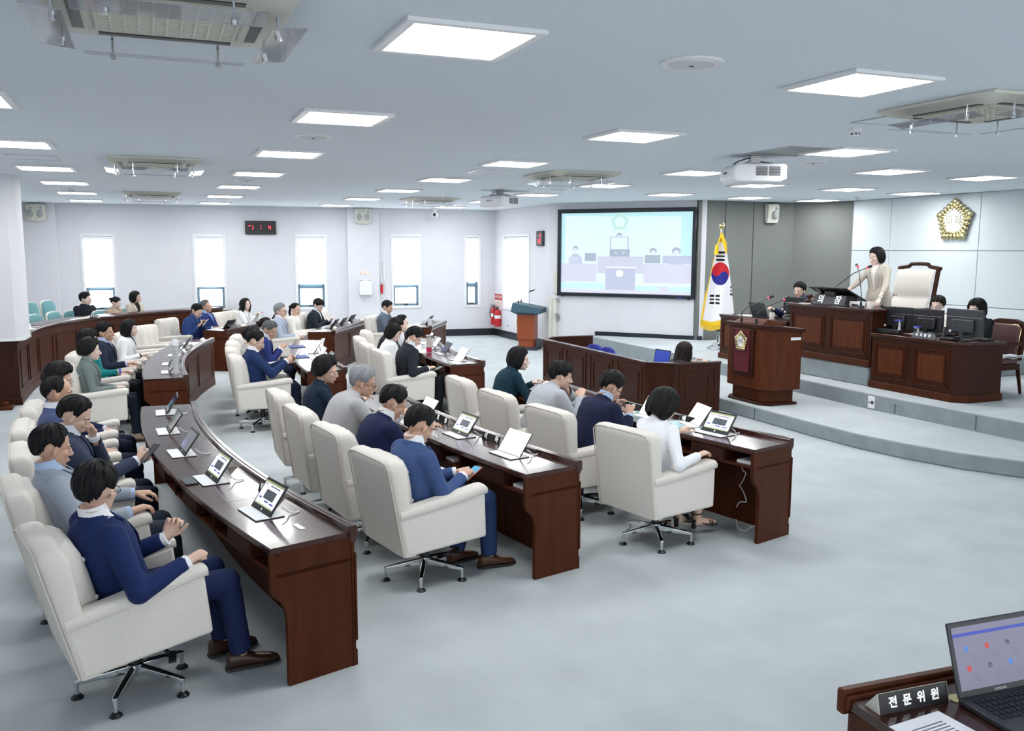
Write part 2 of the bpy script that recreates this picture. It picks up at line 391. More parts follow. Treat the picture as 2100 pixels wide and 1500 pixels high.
q = MB(); q.b2((-3.2, 13.62, 0), (-1.70, 13.74, 0.87)); q.b2((-3.2, 13.60, 0), (-1.68, 13.75, 0.10)); q.b2((-3.2, 13.6, 0.86), (-1.68, 13.78, 0.893)); offs(q, rail).build('end_panel', WOODD, rail, 0.006)
sill = MB(); slab(sill, fw, 3.5, 4.62, -0.2, -0.0, 0.70, 0.735); tag(sill.build('window_shelf', WOODD, None, 0.008), 'dark wood shelf board running below the second window', 'shelf')
# ================================================================== things on the ceiling
def light_proto():
    r = empty('ceiling_light'); h = 0.325
    q = MB(); t = 0.045
    for a in (-1, 1):
        q.b2((-h, a*h-(t if a > 0 else 0), -0.022), (h, a*h+(t if a < 0 else 0), 0)); q.b2((a*h-(t if a > 0 else 0), -h+t, -0.022), (a*h+(t if a < 0 else 0), h-t, 0))
    q.build('light_frame', PLASTW, r, 0.004)
    q = MB(); q.prism([(x*(h-t+0.002), y*(h-t+0.002)) for x, y in ((-1, -1), (1, -1), (1, 1), (-1, 1))], -0.02, -0.004); q.build('diffuser', EMITP, r)
    return r
LP = light_proto()
cols = {'first': (-1.10, [20.1, 17.45, 14.85, 12.3, 9.55, 6.82]), 'second': (1.38, [20.0, 17.37, 14.65, 12.05, 9.42, 6.71, 4.06]),
        'third': (3.89, [19.75, 17.1, 14.45, 11.98, 9.42, 6.77, 4.16]), 'fourth': (6.42, [19.5, 17.0, 14.5, 12.0, 9.58, 6.98]),
        'fifth': (8.46, [13.4, 11.0, 8.45]), 'sixth': (10.28, [13.6, 11.1, 8.65]), 'seventh': (12.0, [13.75, 11.4])}
places = {'first': 'in the column farthest from the dais', 'second': 'in the column over the second air conditioners side', 'third': 'in the column over the middle seats',
          'fourth': 'in the column over the projectors', 'fifth': 'in the column at the dais edge', 'sixth': 'in the column over the podium desk', 'seventh': 'in the column along the dais wall'}
ords = ['closest to the end wall', 'second from the end wall', 'third from the end wall', 'fourth from the end wall', 'fifth from the end wall', 'sixth from the end wall', 'seventh from the end wall']
for k, (x, yl) in cols.items():
    for i, y in enumerate(yl):
        place(LP, USED, (x, y, CEIL), 0, 'square white ceiling light panel, %s column from the gallery side, %s' % (k, ords[i]), 'ceiling light', 'ceiling light panels')
def vent_proto():
    r = empty('ceiling_air_conditioner'); h = 0.475
    q = MB()
    # sloping square panel
    o = [(-h, -h), (h, -h), (h, h), (-h, h)]; s = 0.40
    V = [(x, y, 0) for x, y in o]+[(x, y, -0.02) for x, y in o]+[(x*s/h, y*s/h, -0.055) for x, y in o]+[(x*0.30/h, y*0.30/h, -0.055) for x, y in o]+[(x*0.29/h, y*0.29/h, -0.045) for x, y in o]
    F = [(3, 2, 1, 0)]
    for j in range(4): F += [(j*4+i, j*4+(i+1) % 4, j*4+4+(i+1) % 4, j*4+4+i) for i in range(4)]
    F.append((16, 17, 18, 19)); q.add(V, F); q.build('panel', PLASTC, r, 0.006)
    q = MB()
    for a in (-1, 1): q.b2((-0.27, a*0.345-0.022, -0.060), (0.27, a*0.345+0.022, -0.054)); q.b2((a*0.345-0.022, -0.27, -0.060), (a*0.345+0.022, 0.27, -0.054))
    q.build('air_slot', DARKP, r)
    q = MB()
    for i in range(13): y = -0.27+i*0.045; q.b2((-0.275, y-0.008, -0.062), (0.275, y+0.008, -0.046))
    for i in range(11): x = -0.27+i*0.054; q.b2((x-0.005, -0.275, -0.064), (x+0.005, 0.275, -0.048))
    q.build('grille', PLASTC, r)
    for k, (dx, dy) in enumerate(((0, -1), (1, 0), (0, 1), (-1, 0))):
        q = MB(); c = np.array([dx, dy])*0.435; L2 = 0.335; wd = 0.072
        e = (2*L2 if dy else 2*wd, 2*wd if dy else 2*L2, 0.006); tilt = 0.12
        q.box((c[0], c[1], -0.125), e, (dy*tilt, -dx*tilt, 0)); b = q.build('deflector', ACRYL, r, 0.002)
        for s_ in (-1, 1):
            p = (c[0]+(s_*0.22 if dy else 0)-dx*0.03, c[1]+(s_*0.22 if dx else 0)-dy*0.03)
            q = MB(); q.cyl((p[0], p[1], -0.02), (p[0], p[1], -0.14), 0.006, n=8); q.cyl((p[0], p[1], -0.128), (p[0], p[1], -0.15), 0.013, n=10); q.build('hanger_rod', CHROME, b)
    return r
VP = vent_proto()
for (x, y), d in zip([(0.12, 3.98), (0.12, 10.85), (0.12, 17.2), (5.13, 10.5), (5.1, 16.65), (5.25, 4.45)],
    ['largest, above the chair closest to the camera', 'above the rear row seats', 'at the gallery end of its column', 'before the projection screen', 'small in the distance near the camera dome', 'above the dais step']):
    place(VP, USED, (x, y, CEIL), 0, 'ceiling cassette air conditioner with clear deflector plates, '+d, 'air conditioner', 'ceiling cassette air conditioners')
def disc_proto():
    r = empty('ceiling_speaker')
    MB().lathe([(0.0, 0), (0.165, 0), (0.165, -0.006), (0.155, -0.012), (0.12, -0.012), (0.0, -0.012)], n=40).build('speaker_ring', PLASTW, r, 0.002)
    MB().lathe([(0.0, -0.006), (0.125, -0.006), (0.12, -0.016), (0.0, -0.02)], n=40).build('speaker_grille', mat('speaker_mesh', lin(214, 218, 222), 0.7), r)
    MB().b2((-0.012, -0.008, -0.024), (0.012, 0.008, -0.018)).build('brand_badge', DARKP, r)
    return r
DPR = disc_proto()
for (x, y), d in zip([(2.68, 4.07), (1.38, 7.95), (1.36, 13.3), (1.40, 18.5), (6.26, 13.2), (6.1, 18.2), (6.85, 7.95)],
    ['large near the top of the picture', 'between the two nearer lights of the second column', 'small, midway along the second light column', 'tiny near the end of the second light column', 'before the projection screen', 'near the far ceiling corner', 'behind the projector above the dais edge']):
    place(DPR, USED, (x, y, CEIL), 0.4, 'round flush white ceiling speaker, '+d, 'speaker', 'round ceiling speakers')
def smoke_proto():
    r = empty('smoke_detector'); MB().lathe([(0, 0), (0.055, 0), (0.055, -0.02), (0.045, -0.028), (0, -0.028)], n=28).build('detector_base', PLASTW, r, 0.003)
    MB().lathe([(0, -0.028), (0.032, -0.028), (0.030, -0.052), (0.02, -0.06), (0, -0.06)], n=24).build('sensor_head', PLASTW, r, 0.003)
    q = MB()
    for k in range(6): a = k*PI/3; q.box((0.031*math.cos(a), 0.031*math.sin(a), -0.042), (0.006, 0.016, 0.012), (0, 0, a))
    q.build('sensor_slot', DARKP, r); return r
SP = smoke_proto()
for (x, y), d in zip([(5.32, 5.7), (5.1, 15.8), (-1.10, 16.2), (11.9, 12.6)], ['above the dais side near the wall air conditioner', 'above the far air conditioner', 'between two lights of the gallery column', 'near the emblem wall']):
    place(SP, USED, (x, y, CEIL), 0, 'small white dome smoke detector '+d, 'smoke detector', 'smoke detectors')
def hatch(x, y, w, h, lab, dark=False):
    o = MB(); t = 0.012
    for a in (-1, 1): o.b2((-w/2, a*h/2-t, -0.006), (w/2, a*h/2+t, 0.0)); o.b2((a*w/2-t, -h/2, -0.006), (a*w/2+t, h/2, 0))
    r = empty('access_panel', (x, y, CEIL)); o.build('panel_frame', STEEL, r)
    MB().b2((-w/2, -h/2, -0.003), (w/2, h/2, 0)).build('panel_board', mat('plate_grey', lin(150, 158, 160), 0.6) if dark else CEILM, r)
    tag(r, lab, 'access panel')
hatch(-1.1, 11.0, 0.48, 0.50, 'square ceiling access panel with thin metal edge between gallery column lights')
hatch(5.26, 5.2, 0.46, 0.46, 'square ceiling access panel outlined in metal above the dais side')
hatch(4.04, 10.6, 0.45, 0.45, 'square ceiling access panel outlined beside the middle light column')
hatch(5.95, 7.2, 0.62, 0.70, 'grey square ceiling plate where the bigger projector hangs', True)
hatch(5.70, 13.9, 0.55, 0.5, 'grey square ceiling plate where the smaller projector hangs', True)
def projector(loc, ang, lab):
    r = empty('projector', loc, ang)          # origin at the body centre, lens towards +x
    q = MB(); prof = [(-0.30, -0.06), (-0.29, 0.05), (-0.24, 0.085), (0.24, 0.085), (0.26, 0.08), (0.26, -0.07), (0.20, -0.10), (-0.26, -0.10)]
    q.extr(prof, 0.44, lambda a, b, t: (a, t-0.22, b)); q.build('projector_body', PLASTW, r, 0.03, seg=4)
    for y in (-0.221, 0.221):
        q = MB()
        for k in range(2):
            for i in range(8): q.b2((-0.06+k*0.135, y-0.003, -0.035+i*0.0115), (0.06+k*0.135, y+0.003, -0.028+i*0.0115))
        q.build('vent_grille', DARKP, r)
    MB().b2((0.235, -0.20, -0.075), (0.275, 0.20, 0.075)).build('front_panel', PLASTW, r, 0.012)
    MB().cyl((0.26, 0.02, 0), (0.335, 0.02, 0), 0.068, 0.068, 28).build('lens_barrel', BLACKP, r, 0.006)
    MB().ell((0.325, 0.02, 0), (0.012, 0.055, 0.055)).build('lens', mat('lens_glass', (0.02, 0.03, 0.05), 0.03, coat=1), r, smooth=True)
    q = MB(); q.b2((-0.055, -0.04, 0.10), (0.055, 0.04, CEIL-loc[2])); q.b2((-0.12, -0.10, 0.088), (0.12, 0.10, 0.10))
    for sx in (-1, 1):
        for sy in (-1, 1): q.tube([(sx*0.05, sy*0.03, 0.12), (sx*0.14, sy*0.14, 0.09)], 0.009, 8)
    q.build('ceiling_mount', STEEL, r, 0.004)
    q = MB(); q.tube([(-0.22, 0.03, 0.09), (-0.15, 0.05, 0.13), (-0.05, 0.03, 0.16), (-0.03, 0.02, CEIL-loc[2])], 0.006, 8); q.build('cable', BLACKP, r)
    lettering('EPSON', 0.035, INK, r, frame_mtx((-0.302, 0.02, 0.0), (0, -1, 0), (0, 0, 1)))
    return tag(r, lab, 'projector')
projector((5.87, 7.70, 2.935), -0.30, 'white ceiling projector with black lens hanging above the dais edge')
projector((5.46, 13.85, 2.935), 0.62, 'white ceiling projector hanging before the projection screen, lens turned away')
# dome camera
r = empty('dome_camera', (6.40, 20.5, CEIL)); MB().lathe([(0, 0), (0.10, 0), (0.10, -0.02), (0.05, -0.035), (0, -0.035)], n=28).build('camera_base', PLASTW, r, 0.003)
MB().lathe([(0, -0.03), (0.045, -0.03), (0.05, -0.10), (0.075, -0.11), (0.078, -0.17), (0.055, -0.20), (0, -0.205)], n=28).build('camera_head', PLASTW, r, 0.006)
MB().cyl((-0.03, -0.07, -0.15), (-0.035, -0.092, -0.152), 0.042, 0.04, 24).build('camera_lens', BLACKP, r)
tag(r, 'white pan tilt camera hanging from the ceiling near the end wall', 'camera')
r = empty('wall_camera', fw(0.02, -0.32, 2.95)); MB().b2((-0.07, -0.06, -0.09), (0.07, 0.06, 0.05)).build('camera_body', BLACKP, r, 0.02); MB().cyl((0.03, -0.05, -0.03), (0.04, -0.09, -0.03), 0.035, n=16).build('camera_lens', DARKP, r); MB().b2((-0.06, -0.02, 0.05), (0.03, 0.06, 0.165)).build('bracket', BLACKP, r)
tag(r, 'small black camera peeking out beside the white column', 'camera')
# corner wall speakers
def horn(fr, u, z, lab, half=False):
    o = np.array(fr(u, -0.0, z)); r = empty('wall_speaker', tuple(o)); fx = np.array(fr(u+1, 0, z))-o; fy = np.array(fr(u, -1, z))-o
    def P(a, b, c): return fx*a+fy*b+np.array([0, 0, c])
    sides = (-1, 1) if not half else (0,)
    for s in sides:
        q = MB(); w = 0.19 if not half else 0.27; x0 = 0 if s >= 0 else -w
        if half: x0 = -w/2
        out = [(0.00, 0.17), (0.00, -0.10), (0.04, -0.20), (0.10, -0.21), (0.16, -0.1), (0.17, 0.13), (0.15, 0.17)]
        secs = []
        for t in np.linspace(0, 1, 9):
            x = x0+w*t; k = (0.72+0.28*math.sin(PI*t)) if half else (1-0.32*((t if s > 0 else 1-t)**2.2))
            secs.append([P(x, a*k, c*(1 if half else k**0.5)) for a, c in out])
        q.loft(secs); b = q.build('speaker_cabinet', PLASTC, r, 0.012)
        q = MB(); c = P(x0+w/2, 0.165 if half else 0.15, -0.045); q.ell(c, (0.075, 0.075, 0.09) if half else (0.062, 0.05, 0.085), None, 18, 12); q.build('speaker_cone', mat('speaker_grey', lin(168, 174, 174), 0.8), b, smooth=True)
        q = MB(); q.ell(P(x0+w/2+0.02, 0.16 if half else 0.14, 0.08), (0.03, 0.03, 0.025)); q.build('tweeter', mat('speaker_grey'.strip(), (0.3, 0.3, 0.3)), b, smooth=True)
    return tag(r, lab, 'speaker')
fwp = lambda u, v, z: fw(u, v-0.13, z)
horn(fwp, 0.44, 2.92, 'cream twin wall speaker at ceiling height above the gallery seats')
horn(fwp, 7.42, 2.94, 'cream twin wall speaker on the pilaster between windows')
gw = lambda u, v, z: (11.70+u, 14.78+v, z)
horn(gw, 0.0, 2.90, 'single cream wall speaker high on the grey fabric wall', True)
# ================================================================== curved members' desks
SEG = {}   # name -> (x(y) of the sitter edge, slope)
def quad(c): return (lambda y: c[0]*y*y+c[1]*y+c[2]), (lambda y: 2*c[0]*y+c[1])
CURV = {'rear_a': (0.0375, -0.613, 2.383), 'rear_b': (0.0405, -0.888, 4.745), 'middle_a': (0.040, -0.652, 4.435), 'middle_b': (0.0375, -0.806, 5.995),
        'front_a': (0.045, -0.73, 6.515), 'front_b': (0.055, -1.21, 10.06)}
for k, c in CURV.items(): SEG[k] = quad(c)
SEG['rear_c'] = ((lambda y: 0.84+0.66*(y-16.37)), (lambda y: 0.66))
SEG['middle_c'] = ((lambda y: 2.50+0.36*(y-15.40)+0.06*(y-15.4)**2), (lambda y: 0.36+0.12*(y-15.4)))
SEG['front_c'] = ((lambda y: 4.36+0.54*(y-15.75)), (lambda y: 0.54))
def facing(seg, y):
    s = SEG[seg][1](y); n = np.array([1, -s])/math.hypot(1, s); return n
def edge_pt(seg, y, d=0.0, lat=0.0):
    n = facing(seg, y); p = np.array([SEG[seg][0](y), y])+n*d+np.array([-n[1], n[0]])*lat; return p
def angle(seg, y): n = facing(seg, y); return math.atan2(n[1], n[0])
ZT = 0.72; DD = 0.47
def desk(seg, y0, y1, nseat, label, closed=False, glass=False):
    X, sl = SEG[seg]; ys = np.linspace(y0, y1, 8*nseat+1)
    P = np.array([[X(y), y] for y in ys]); N = np.array([facing(seg, y) for y in ys])   # N points away from the sitter
    root = empty('curved_desk', (float(P[:, 0].mean()), float(P[:, 1].mean()), 0)); tag(root, label, 'desk', None)
    F = lambda mb: offs(mb, root)
    for i in range(nseat):
        a = slice(i*8, i*8+9); pp = P[a].copy(); g = 0.0015; t = (pp[-1]-pp[0])/np.linalg.norm(pp[-1]-pp[0])
        if i > 0: pp[0] += t*g
        if i < nseat-1: pp[-1] -= t*g
        q = MB(); sweep(q, pp, N[a], [(0, 0.693), (0.43, 0.693), (0.43, ZT), (0.006, ZT), (0.0, ZT-0.006)]); F(q).build('worktop', WOODT, root)
    q = MB(); sweep(q, P, N, [(0.412, 0.655), (0.412, 0.735), (0.422, 0.748), (0.436, 0.748), (0.440, 0.742), (0.446, 0.748), (0.468, 0.748), (0.474, 0.738), (0.474, 0.685), (0.462, 0.668), (0.455, 0.655)])
    F(q).build('ledge_rail', WOODT, root, smooth=True)
    q = MB(); sweep(q, P, N, [(0.43, 0), (0.43, 0.66), (0.452, 0.66), (0.452, 0)]); sweep(q, P, N, [(0.45, 0), (0.45, 0.09), (0.460, 0.085), (0.460, 0)])
    F(q).build('front_panel', WOOD, root)
    q = MB(); k = max(1, nseat-1); frames_on(q, P, N, [((j+0.06)/k, (j+0.95)/k) for j in range(k)], 0.14, 0.60, 0.014, 0.008, 0.452)
    F(q).build('panel_moulding', WOOD, root)
    q = MB(); sweep(q, P, N, [(0.035, 0.565), (0.035, 0.585), (0.43, 0.585), (0.43, 0.565)]); sweep(q, P, N, [(0.03, 0.672), (0.03, 0.693), (0.05, 0.693), (0.05, 0.672)])
    F(q).build('shelf', WOODR, root)
    for i in range(nseat):
        m = i*8+4; c = P[m]; n = N[m]; t = np.array([-n[1], n[0]])
        def fr(a, b, z, c=c, n=n, t=t): p = c+t*a+n*b; return (p[0], p[1], z)
        q = MB(); slab(q, fr, -0.17, 0.17, 0.03, 0.38, 0.59, 0.675); d = F(q).build('drawer', WOODD, root, 0.003)
        q = MB(); slab(q, fr, -0.165, 0.165, 0.018, 0.032, 0.585, 0.672); F(q).build('drawer_front', WOODD, d, 0.003)
        if i: 
            c = P[i*8]; n = N[i*8]; t = np.array([-n[1], n[0]])
            fr2 = lambda a, b, z, c=c, n=n, t=t: (*(c+t*a+n*b), z)
            q = MB(); slab(q, fr2, -0.012, 0.012, 0.03, 0.43, 0.565, 0.693); F(q).build('divider', WOODD, root)
    ep = [(0.0, 0.693), (0.0, 0.50), (0.012, 0.475), (0.035, 0.455), (0.058, 0.43), (0.073, 0.39), (0.08, 0.34), (0.08, 0), (0.44, 0), (0.44, 0.693)]
    for i, s in ((0, -1), (len(P)-1, 1)):
        c = P[i]; n = N[i]; t = np.array([-n[1], n[0]])
        # keep the panel inside the desk end
        q = MB(); q.extr(ep, 0.03, lambda a, b, w, c=c, n=n, t=t, s=s: (*(c+n*a-t*s*w), b)); F(q).build('end_panel', WOOD, root, 0.003)
    return root
desk('rear_a', 4.19, 8.56, 5, 'long curved mahogany desk whose end panel stands closest to the camera')
desk('rear_b', 10.36, 14.78, 5, 'curved mahogany desk in the rear row with the tower of paper cups')
desk('middle_a', 5.04, 8.45, 4, 'curved mahogany desk in the middle row, four seats, eyeglasses lying on its top')
desk('middle_b', 10.38, 14.05, 4, 'curved mahogany desk in the middle row with two blue folders on top')
desk('front_a', 5.08, 8.62, 4, 'curved mahogany desk in the front row with green flask on top')
desk('front_b', 10.36, 13.75, 4, 'curved mahogany desk in the front row with colourful tumbler and papers')
desk('rear_c', 16.37, 18.9, 3, 'far mahogany desk below the second window with water bottles on top')
desk('middle_c', 15.40, 17.95, 3, 'far mahogany desk near the pilaster with three black cased tablets on top')
desk('front_c', 15.75, 17.1, 1, 'small single far mahogany desk nearest the black baseboard corner, glass tumbler on top')
# ================================================================== swivel armchairs
def armchair_proto():
    r = empty('swivel_armchair')
    # back shell, leaning; outline across (y) rounded at the top corners
    def lean(z): return -0.300-0.125*(z-0.28)
    q = MB(); secs = []
    for z, w, th, dz in ((0.28, 0.295, 0.10, 0), (0.55, 0.298, 0.11, 0), (0.74, 0.298, 0.13, 0), (0.82, 0.297, 0.14, 0), (0.855, 0.293, 0.135, 0), (0.877, 0.283, 0.115, 0), (0.889, 0.264, 0.085, 0), (0.894, 0.235, 0.045, 0)):
        x0 = lean(z)+(0.13-th)*0.5 if z > 0.83 else lean(z)
        n = 22; pts = []
        # rounded rectangle section
        for k in range(n):
            a = 2*PI*k/n; e = 0.30
            cx, sx = math.cos(a), math.sin(a)
            px_ = math.copysign(abs(cx)**e, cx)*th/2; py_ = math.copysign(abs(sx)**e, sx)*w
            pts.append((x0+th/2+px_, py_, z))
        secs.append(pts)
    q.loft(secs); bk = q.build('backrest', CREAM, r, smooth=True)
    q = MB(); P = [(lean(0.285)+0.004, -0.285, 0.285)]+[(lean(z)+0.003, -0.288, z) for z in (0.45, 0.62, 0.78, 0.845)]+[(lean(0.872)+0.006, -0.262, 0.872), (lean(0.88)+0.008, -0.2, 0.881), (lean(0.88)+0.008, 0.2, 0.881), (lean(0.872)+0.006, 0.262, 0.872)]+[(lean(z)+0.003, 0.288, z) for z in (0.845, 0.78, 0.62, 0.45)]+[(lean(0.285)+0.004, 0.285, 0.285)]
    q.tube(P, 0.005, 7); q.build('piping', mat('cream_piping', lin(206, 200, 190), 0.9), bk, smooth=True)
    # channelled back cushion with buttons
    q = MB(); secs = []
    for z, w, th in ((0.40, 0.19, 0.06), (0.50, 0.20, 0.085), (0.60, 0.212, 0.09), (0.71, 0.232, 0.09), (0.80, 0.235, 0.085), (0.85, 0.225, 0.07), (0.878, 0.19, 0.045)):
        xb = lean(z)+0.10; front = []; M_ = 25
        for k in range(M_):
            y = -w+2*w*k/(M_-1); ch = abs(math.cos(PI*1.5*y/w))**0.35
            ed = (1-abs(y/w)**6)
            front.append((xb+th*(0.80+0.20*ch)*max(ed, 0.12)+0.012, y, z))
        back = [(xb, w*0.98, z), (xb, 0, z), (xb, -w*0.98, z)]
        secs.append(front+back)
    q.loft(secs); cu = q.build('back_cushion', CREAM, r, smooth=True)
    q = MB()
    for z, ys in ((0.77, (-0.14, 0, 0.14)), (0.68, (-0.07, 0.07)), (0.58, (-0.14, 0, 0.14))):
        for y in ys: q.ell((lean(z)+0.19, y, z), (0.014, 0.014, 0.014), None, 10, 7)
    q.build('button', CREAM, cu, smooth=True)
    for s in (-1, 1):
        q = MB(); poly = [(-0.285, 0.28), (0.30, 0.28), (0.305, 0.585), (-0.315, 0.545)]
        q.extr(poly, 0.105, lambda a, b, t, s=s: (a, s*(0.297-t), b)); q.build('side_panel', CREAM, r, 0.018, seg=3)
        q = MB(); secs = []
        for x, z, hw, h in ((-0.31, 0.548, 0.056, 0.034), (-0.1, 0.56, 0.058, 0.036), (0.15, 0.583, 0.060, 0.036), (0.27, 0.597, 0.060, 0.035), (0.305, 0.598, 0.058, 0.03), (0.322, 0.594, 0.048, 0.018)):
            n = 18; secs.append([(x, s*0.250+hw*math.copysign(abs(math.cos(2*PI*k/n))**0.6, math.cos(2*PI*k/n)), z+(h if math.sin(2*PI*k/n) > 0 else 0.035)*math.copysign(abs(math.sin(2*PI*k/n))**0.7, math.sin(2*PI*k/n))) for k in range(n)])
        q.loft(secs); q.build('armrest', CREAM, r, smooth=True)
    q = MB(); secs = []
    for z, f in ((0.285, 0.98), (0.33, 1.0), (0.385, 1.0), (0.41, 0.96), (0.42, 0.85)):
        n = 28; secs.append([(0.055+0.255*f*math.copysign(abs(math.cos(2*PI*k/n))**0.35, math.cos(2*PI*k/n)), 0.195*f*math.copysign(abs(math.sin(2*PI*k/n))**0.35, math.sin(2*PI*k/n)), z) for k in range(n)])
    q.loft(secs); q.build('seat_cushion', CREAM, r, smooth=True)
    MB().b2((-0.24, -0.2, 0.262), (0.26, 0.2, 0.285)).build('seat_base', BLACKP, r)
    MB().cyl((0, 0, 0.10), (0, 0, 0.27), 0.028, 0.028, 20).build('gas_column', BLACKP, r)
    MB().lathe([(0, 0.075), (0.033, 0.075), (0.036, 0.11), (0.040, 0.135), (0.03, 0.14), (0, 0.14)], n=24).build('hub', CHROME, r, smooth=True)
    q = MB(); q.tube([(0.06, -0.03, 0.255), (0.09, -0.13, 0.245), (0.11, -0.19, 0.225)], [0.007, 0.008, 0.01], 8); q.box((0.118, -0.215, 0.212), (0.035, 0.07, 0.012), (0.4, 0, -0.3)); q.build('tilt_lever', BLACKP, r, 0.003)
    for k in range(5):
        a = 2*PI*k/5+0.35; d = np.array([math.cos(a), math.sin(a), 0]); t = np.array([-d[1], d[0], 0]); secs = []
        for u, z, hh, ww in ((0.02, 0.11, 0.024, 0.017), (0.14, 0.098, 0.018, 0.016), (0.255, 0.083, 0.012, 0.014), (0.272, 0.081, 0.008, 0.011)):
            secs.append([d*u+t*ww*sy+np.array([0, 0, z+hh*sz]) for sy, sz in ((-1, -1), (1, -1), (1, 0.6), (0.6, 1), (-0.6, 1), (-1, 0.6))])
        q = MB(); q.loft(secs); leg = q.build('leg', CHROME, r, 0.002)
        q = MB(); f = d*0.262; q.cyl(f+[0, 0, 0.02], f+[0, 0, 0.078], 0.010, 0.012, 12); q.build('glide_pin', CHROME, leg, smooth=True)
        q = MB(); q.lathe([(0, 0), (0.03, 0), (0.03, 0.006), (0.018, 0.018), (0, 0.024)], (f[0], f[1], 0), 20); q.build('glide', BLACKP, leg, smooth=True)
    return r
CH = armchair_proto()
HUB = 0.55
def seat_pose(seg, y, d=-HUB): p = edge_pt(seg, y, d); return (float(p[0]), float(p[1])), angle(seg, y)
CHG = 'cream swivel armchairs at the curved desks'
HUBC = 0.47
def chair_at(seg, y, lab, d=-HUBC, turn=0.0, lat=0.0, tilt=0.0):
    p = edge_pt(seg, y, d, lat); o = place(CH, USED, (float(p[0]), float(p[1]), 0), angle(seg, y)+turn, lab, 'armchair', CHG)
    M = Matrix.Translation((0, 0, 0.25)) @ Matrix.Rotation(R(-tilt), 4, 'Y') @ Matrix.Translation((0, 0, -0.25))
    for c in o.children:                      # the upholstered shell rocks back on its column
        if c.name.split('.')[0] in ('backrest', 'back_cushion', 'side_panel', 'armrest', 'seat_cushion', 'seat_base'): c.matrix_basis = M
    return o
# ================================================================== people
def nrm(v): v = np.asarray(v, float); return v/(np.linalg.norm(v)+1e-12)
def fabric(name, rgb, rough=0.85, noise=0.06, scale=90): return mat(name, rgb, rough, noise=noise, nscale=scale, bump=0.25, bscale=350, spec=0.25)
SKIN = {'a': mat('skin_a', lin(216, 180, 160), 0.5, noise=0.04, nscale=25), 'b': mat('skin_b', lin(200, 160, 136), 0.5, noise=0.05, nscale=25), 'c': mat('skin_c', lin(232, 204, 190), 0.5, noise=0.03, nscale=25)}
HAIRM = {'black': mat('black_hair', (0.0040, 0.0042, 0.0050), 0.55, noise=0.5, nscale=60, grain=(30, 30, 3), bump=0.6, bscale=120, spec=0.22),
         'brown': mat('brown_hair', (0.012, 0.0072, 0.006), 0.55, noise=0.5, nscale=60, grain=(30, 30, 3), bump=0.6, bscale=120, spec=0.22),
         'grey': mat('grey_hair', (0.23, 0.245, 0.26), 0.6, noise=0.55, nscale=40, grain=(26, 26, 4), bump=0.8, bscale=120),
         'salt': mat('salt_hair', (0.085, 0.09, 0.095), 0.6, noise=0.8, nscale=40, grain=(26, 26, 4), bump=0.8, bscale=120)}
EYEW = mat('eye_white', (0.75, 0.74, 0.72), 0.2); IRIS = mat('iris', (0.012, 0.008, 0.006), 0.15); LIP = {'m': mat('lip', lin(176, 112, 98), 0.5), 'f': mat('red_lip', lin(190, 66, 74), 0.45)}
SOLE = mat('shoe_sole', (0.03, 0.025, 0.022), 0.7)
HSTY = {   # |azimuth| from the face -> polar limit of the hair, and drop of a curtain (m)
 'short': dict(az=[0, 35, 58, 75, 84, 97, 112, 135, 180], th=[50, 54, 74, 100, 106, 84, 90, 122, 134], drop=[0]*9, v=0.013, vt=0.020),
 'thick': dict(az=[0, 35, 58, 75, 84, 97, 112, 135, 180], th=[58, 60, 78, 100, 108, 90, 96, 124, 136], drop=[0]*9, v=0.019, vt=0.030),
 'bald':  dict(az=[0, 30, 50, 66, 82, 97, 112, 135, 180], th=[24, 26, 40, 84, 104, 84, 90, 122, 134], drop=[0]*9, v=0.011, vt=0.010),
 'fringe': dict(az=[0, 35, 58, 75, 84, 97, 112, 135, 180], th=[68, 70, 82, 102, 108, 92, 98, 124, 136], drop=[0]*9, v=0.020, vt=0.026),
 'puffy': dict(az=[0, 35, 58, 75, 90, 105, 120, 140, 180], th=[58, 62, 80, 95, 95, 95, 95, 95, 95], drop=[0, 0, 0, .02, .045, .06, .06, .065, .07], v=0.036, vt=0.044),
 'bob':   dict(az=[0, 35, 55, 68, 80, 100, 120, 140, 180], th=[64, 66, 84, 95, 95, 95, 95, 95, 95], drop=[0, 0, 0, .07, .11, .12, .115, .11, .10], v=0.022, vt=0.024),
 'bob2':  dict(az=[0, 35, 52, 62, 80, 100, 120, 140, 180], th=[72, 74, 90, 95, 95, 95, 95, 95, 95], drop=[0, 0, 0, .09, .13, .14, .13, .125, .115], v=0.030, vt=0.024),
 'long':  dict(az=[0, 30, 50, 62, 80, 100, 120, 140, 180], th=[48, 56, 82, 95, 95, 95, 95, 95, 95], drop=[0, 0, 0, .12, .21, .24, .25, .26, .26], v=0.028, vt=0.022),
 'tied':  dict(az=[0, 35, 58, 75, 84, 97, 112, 135, 180], th=[46, 52, 74, 96, 100, 88, 94, 116, 122], drop=[0]*9, v=0.010, vt=0.012)}
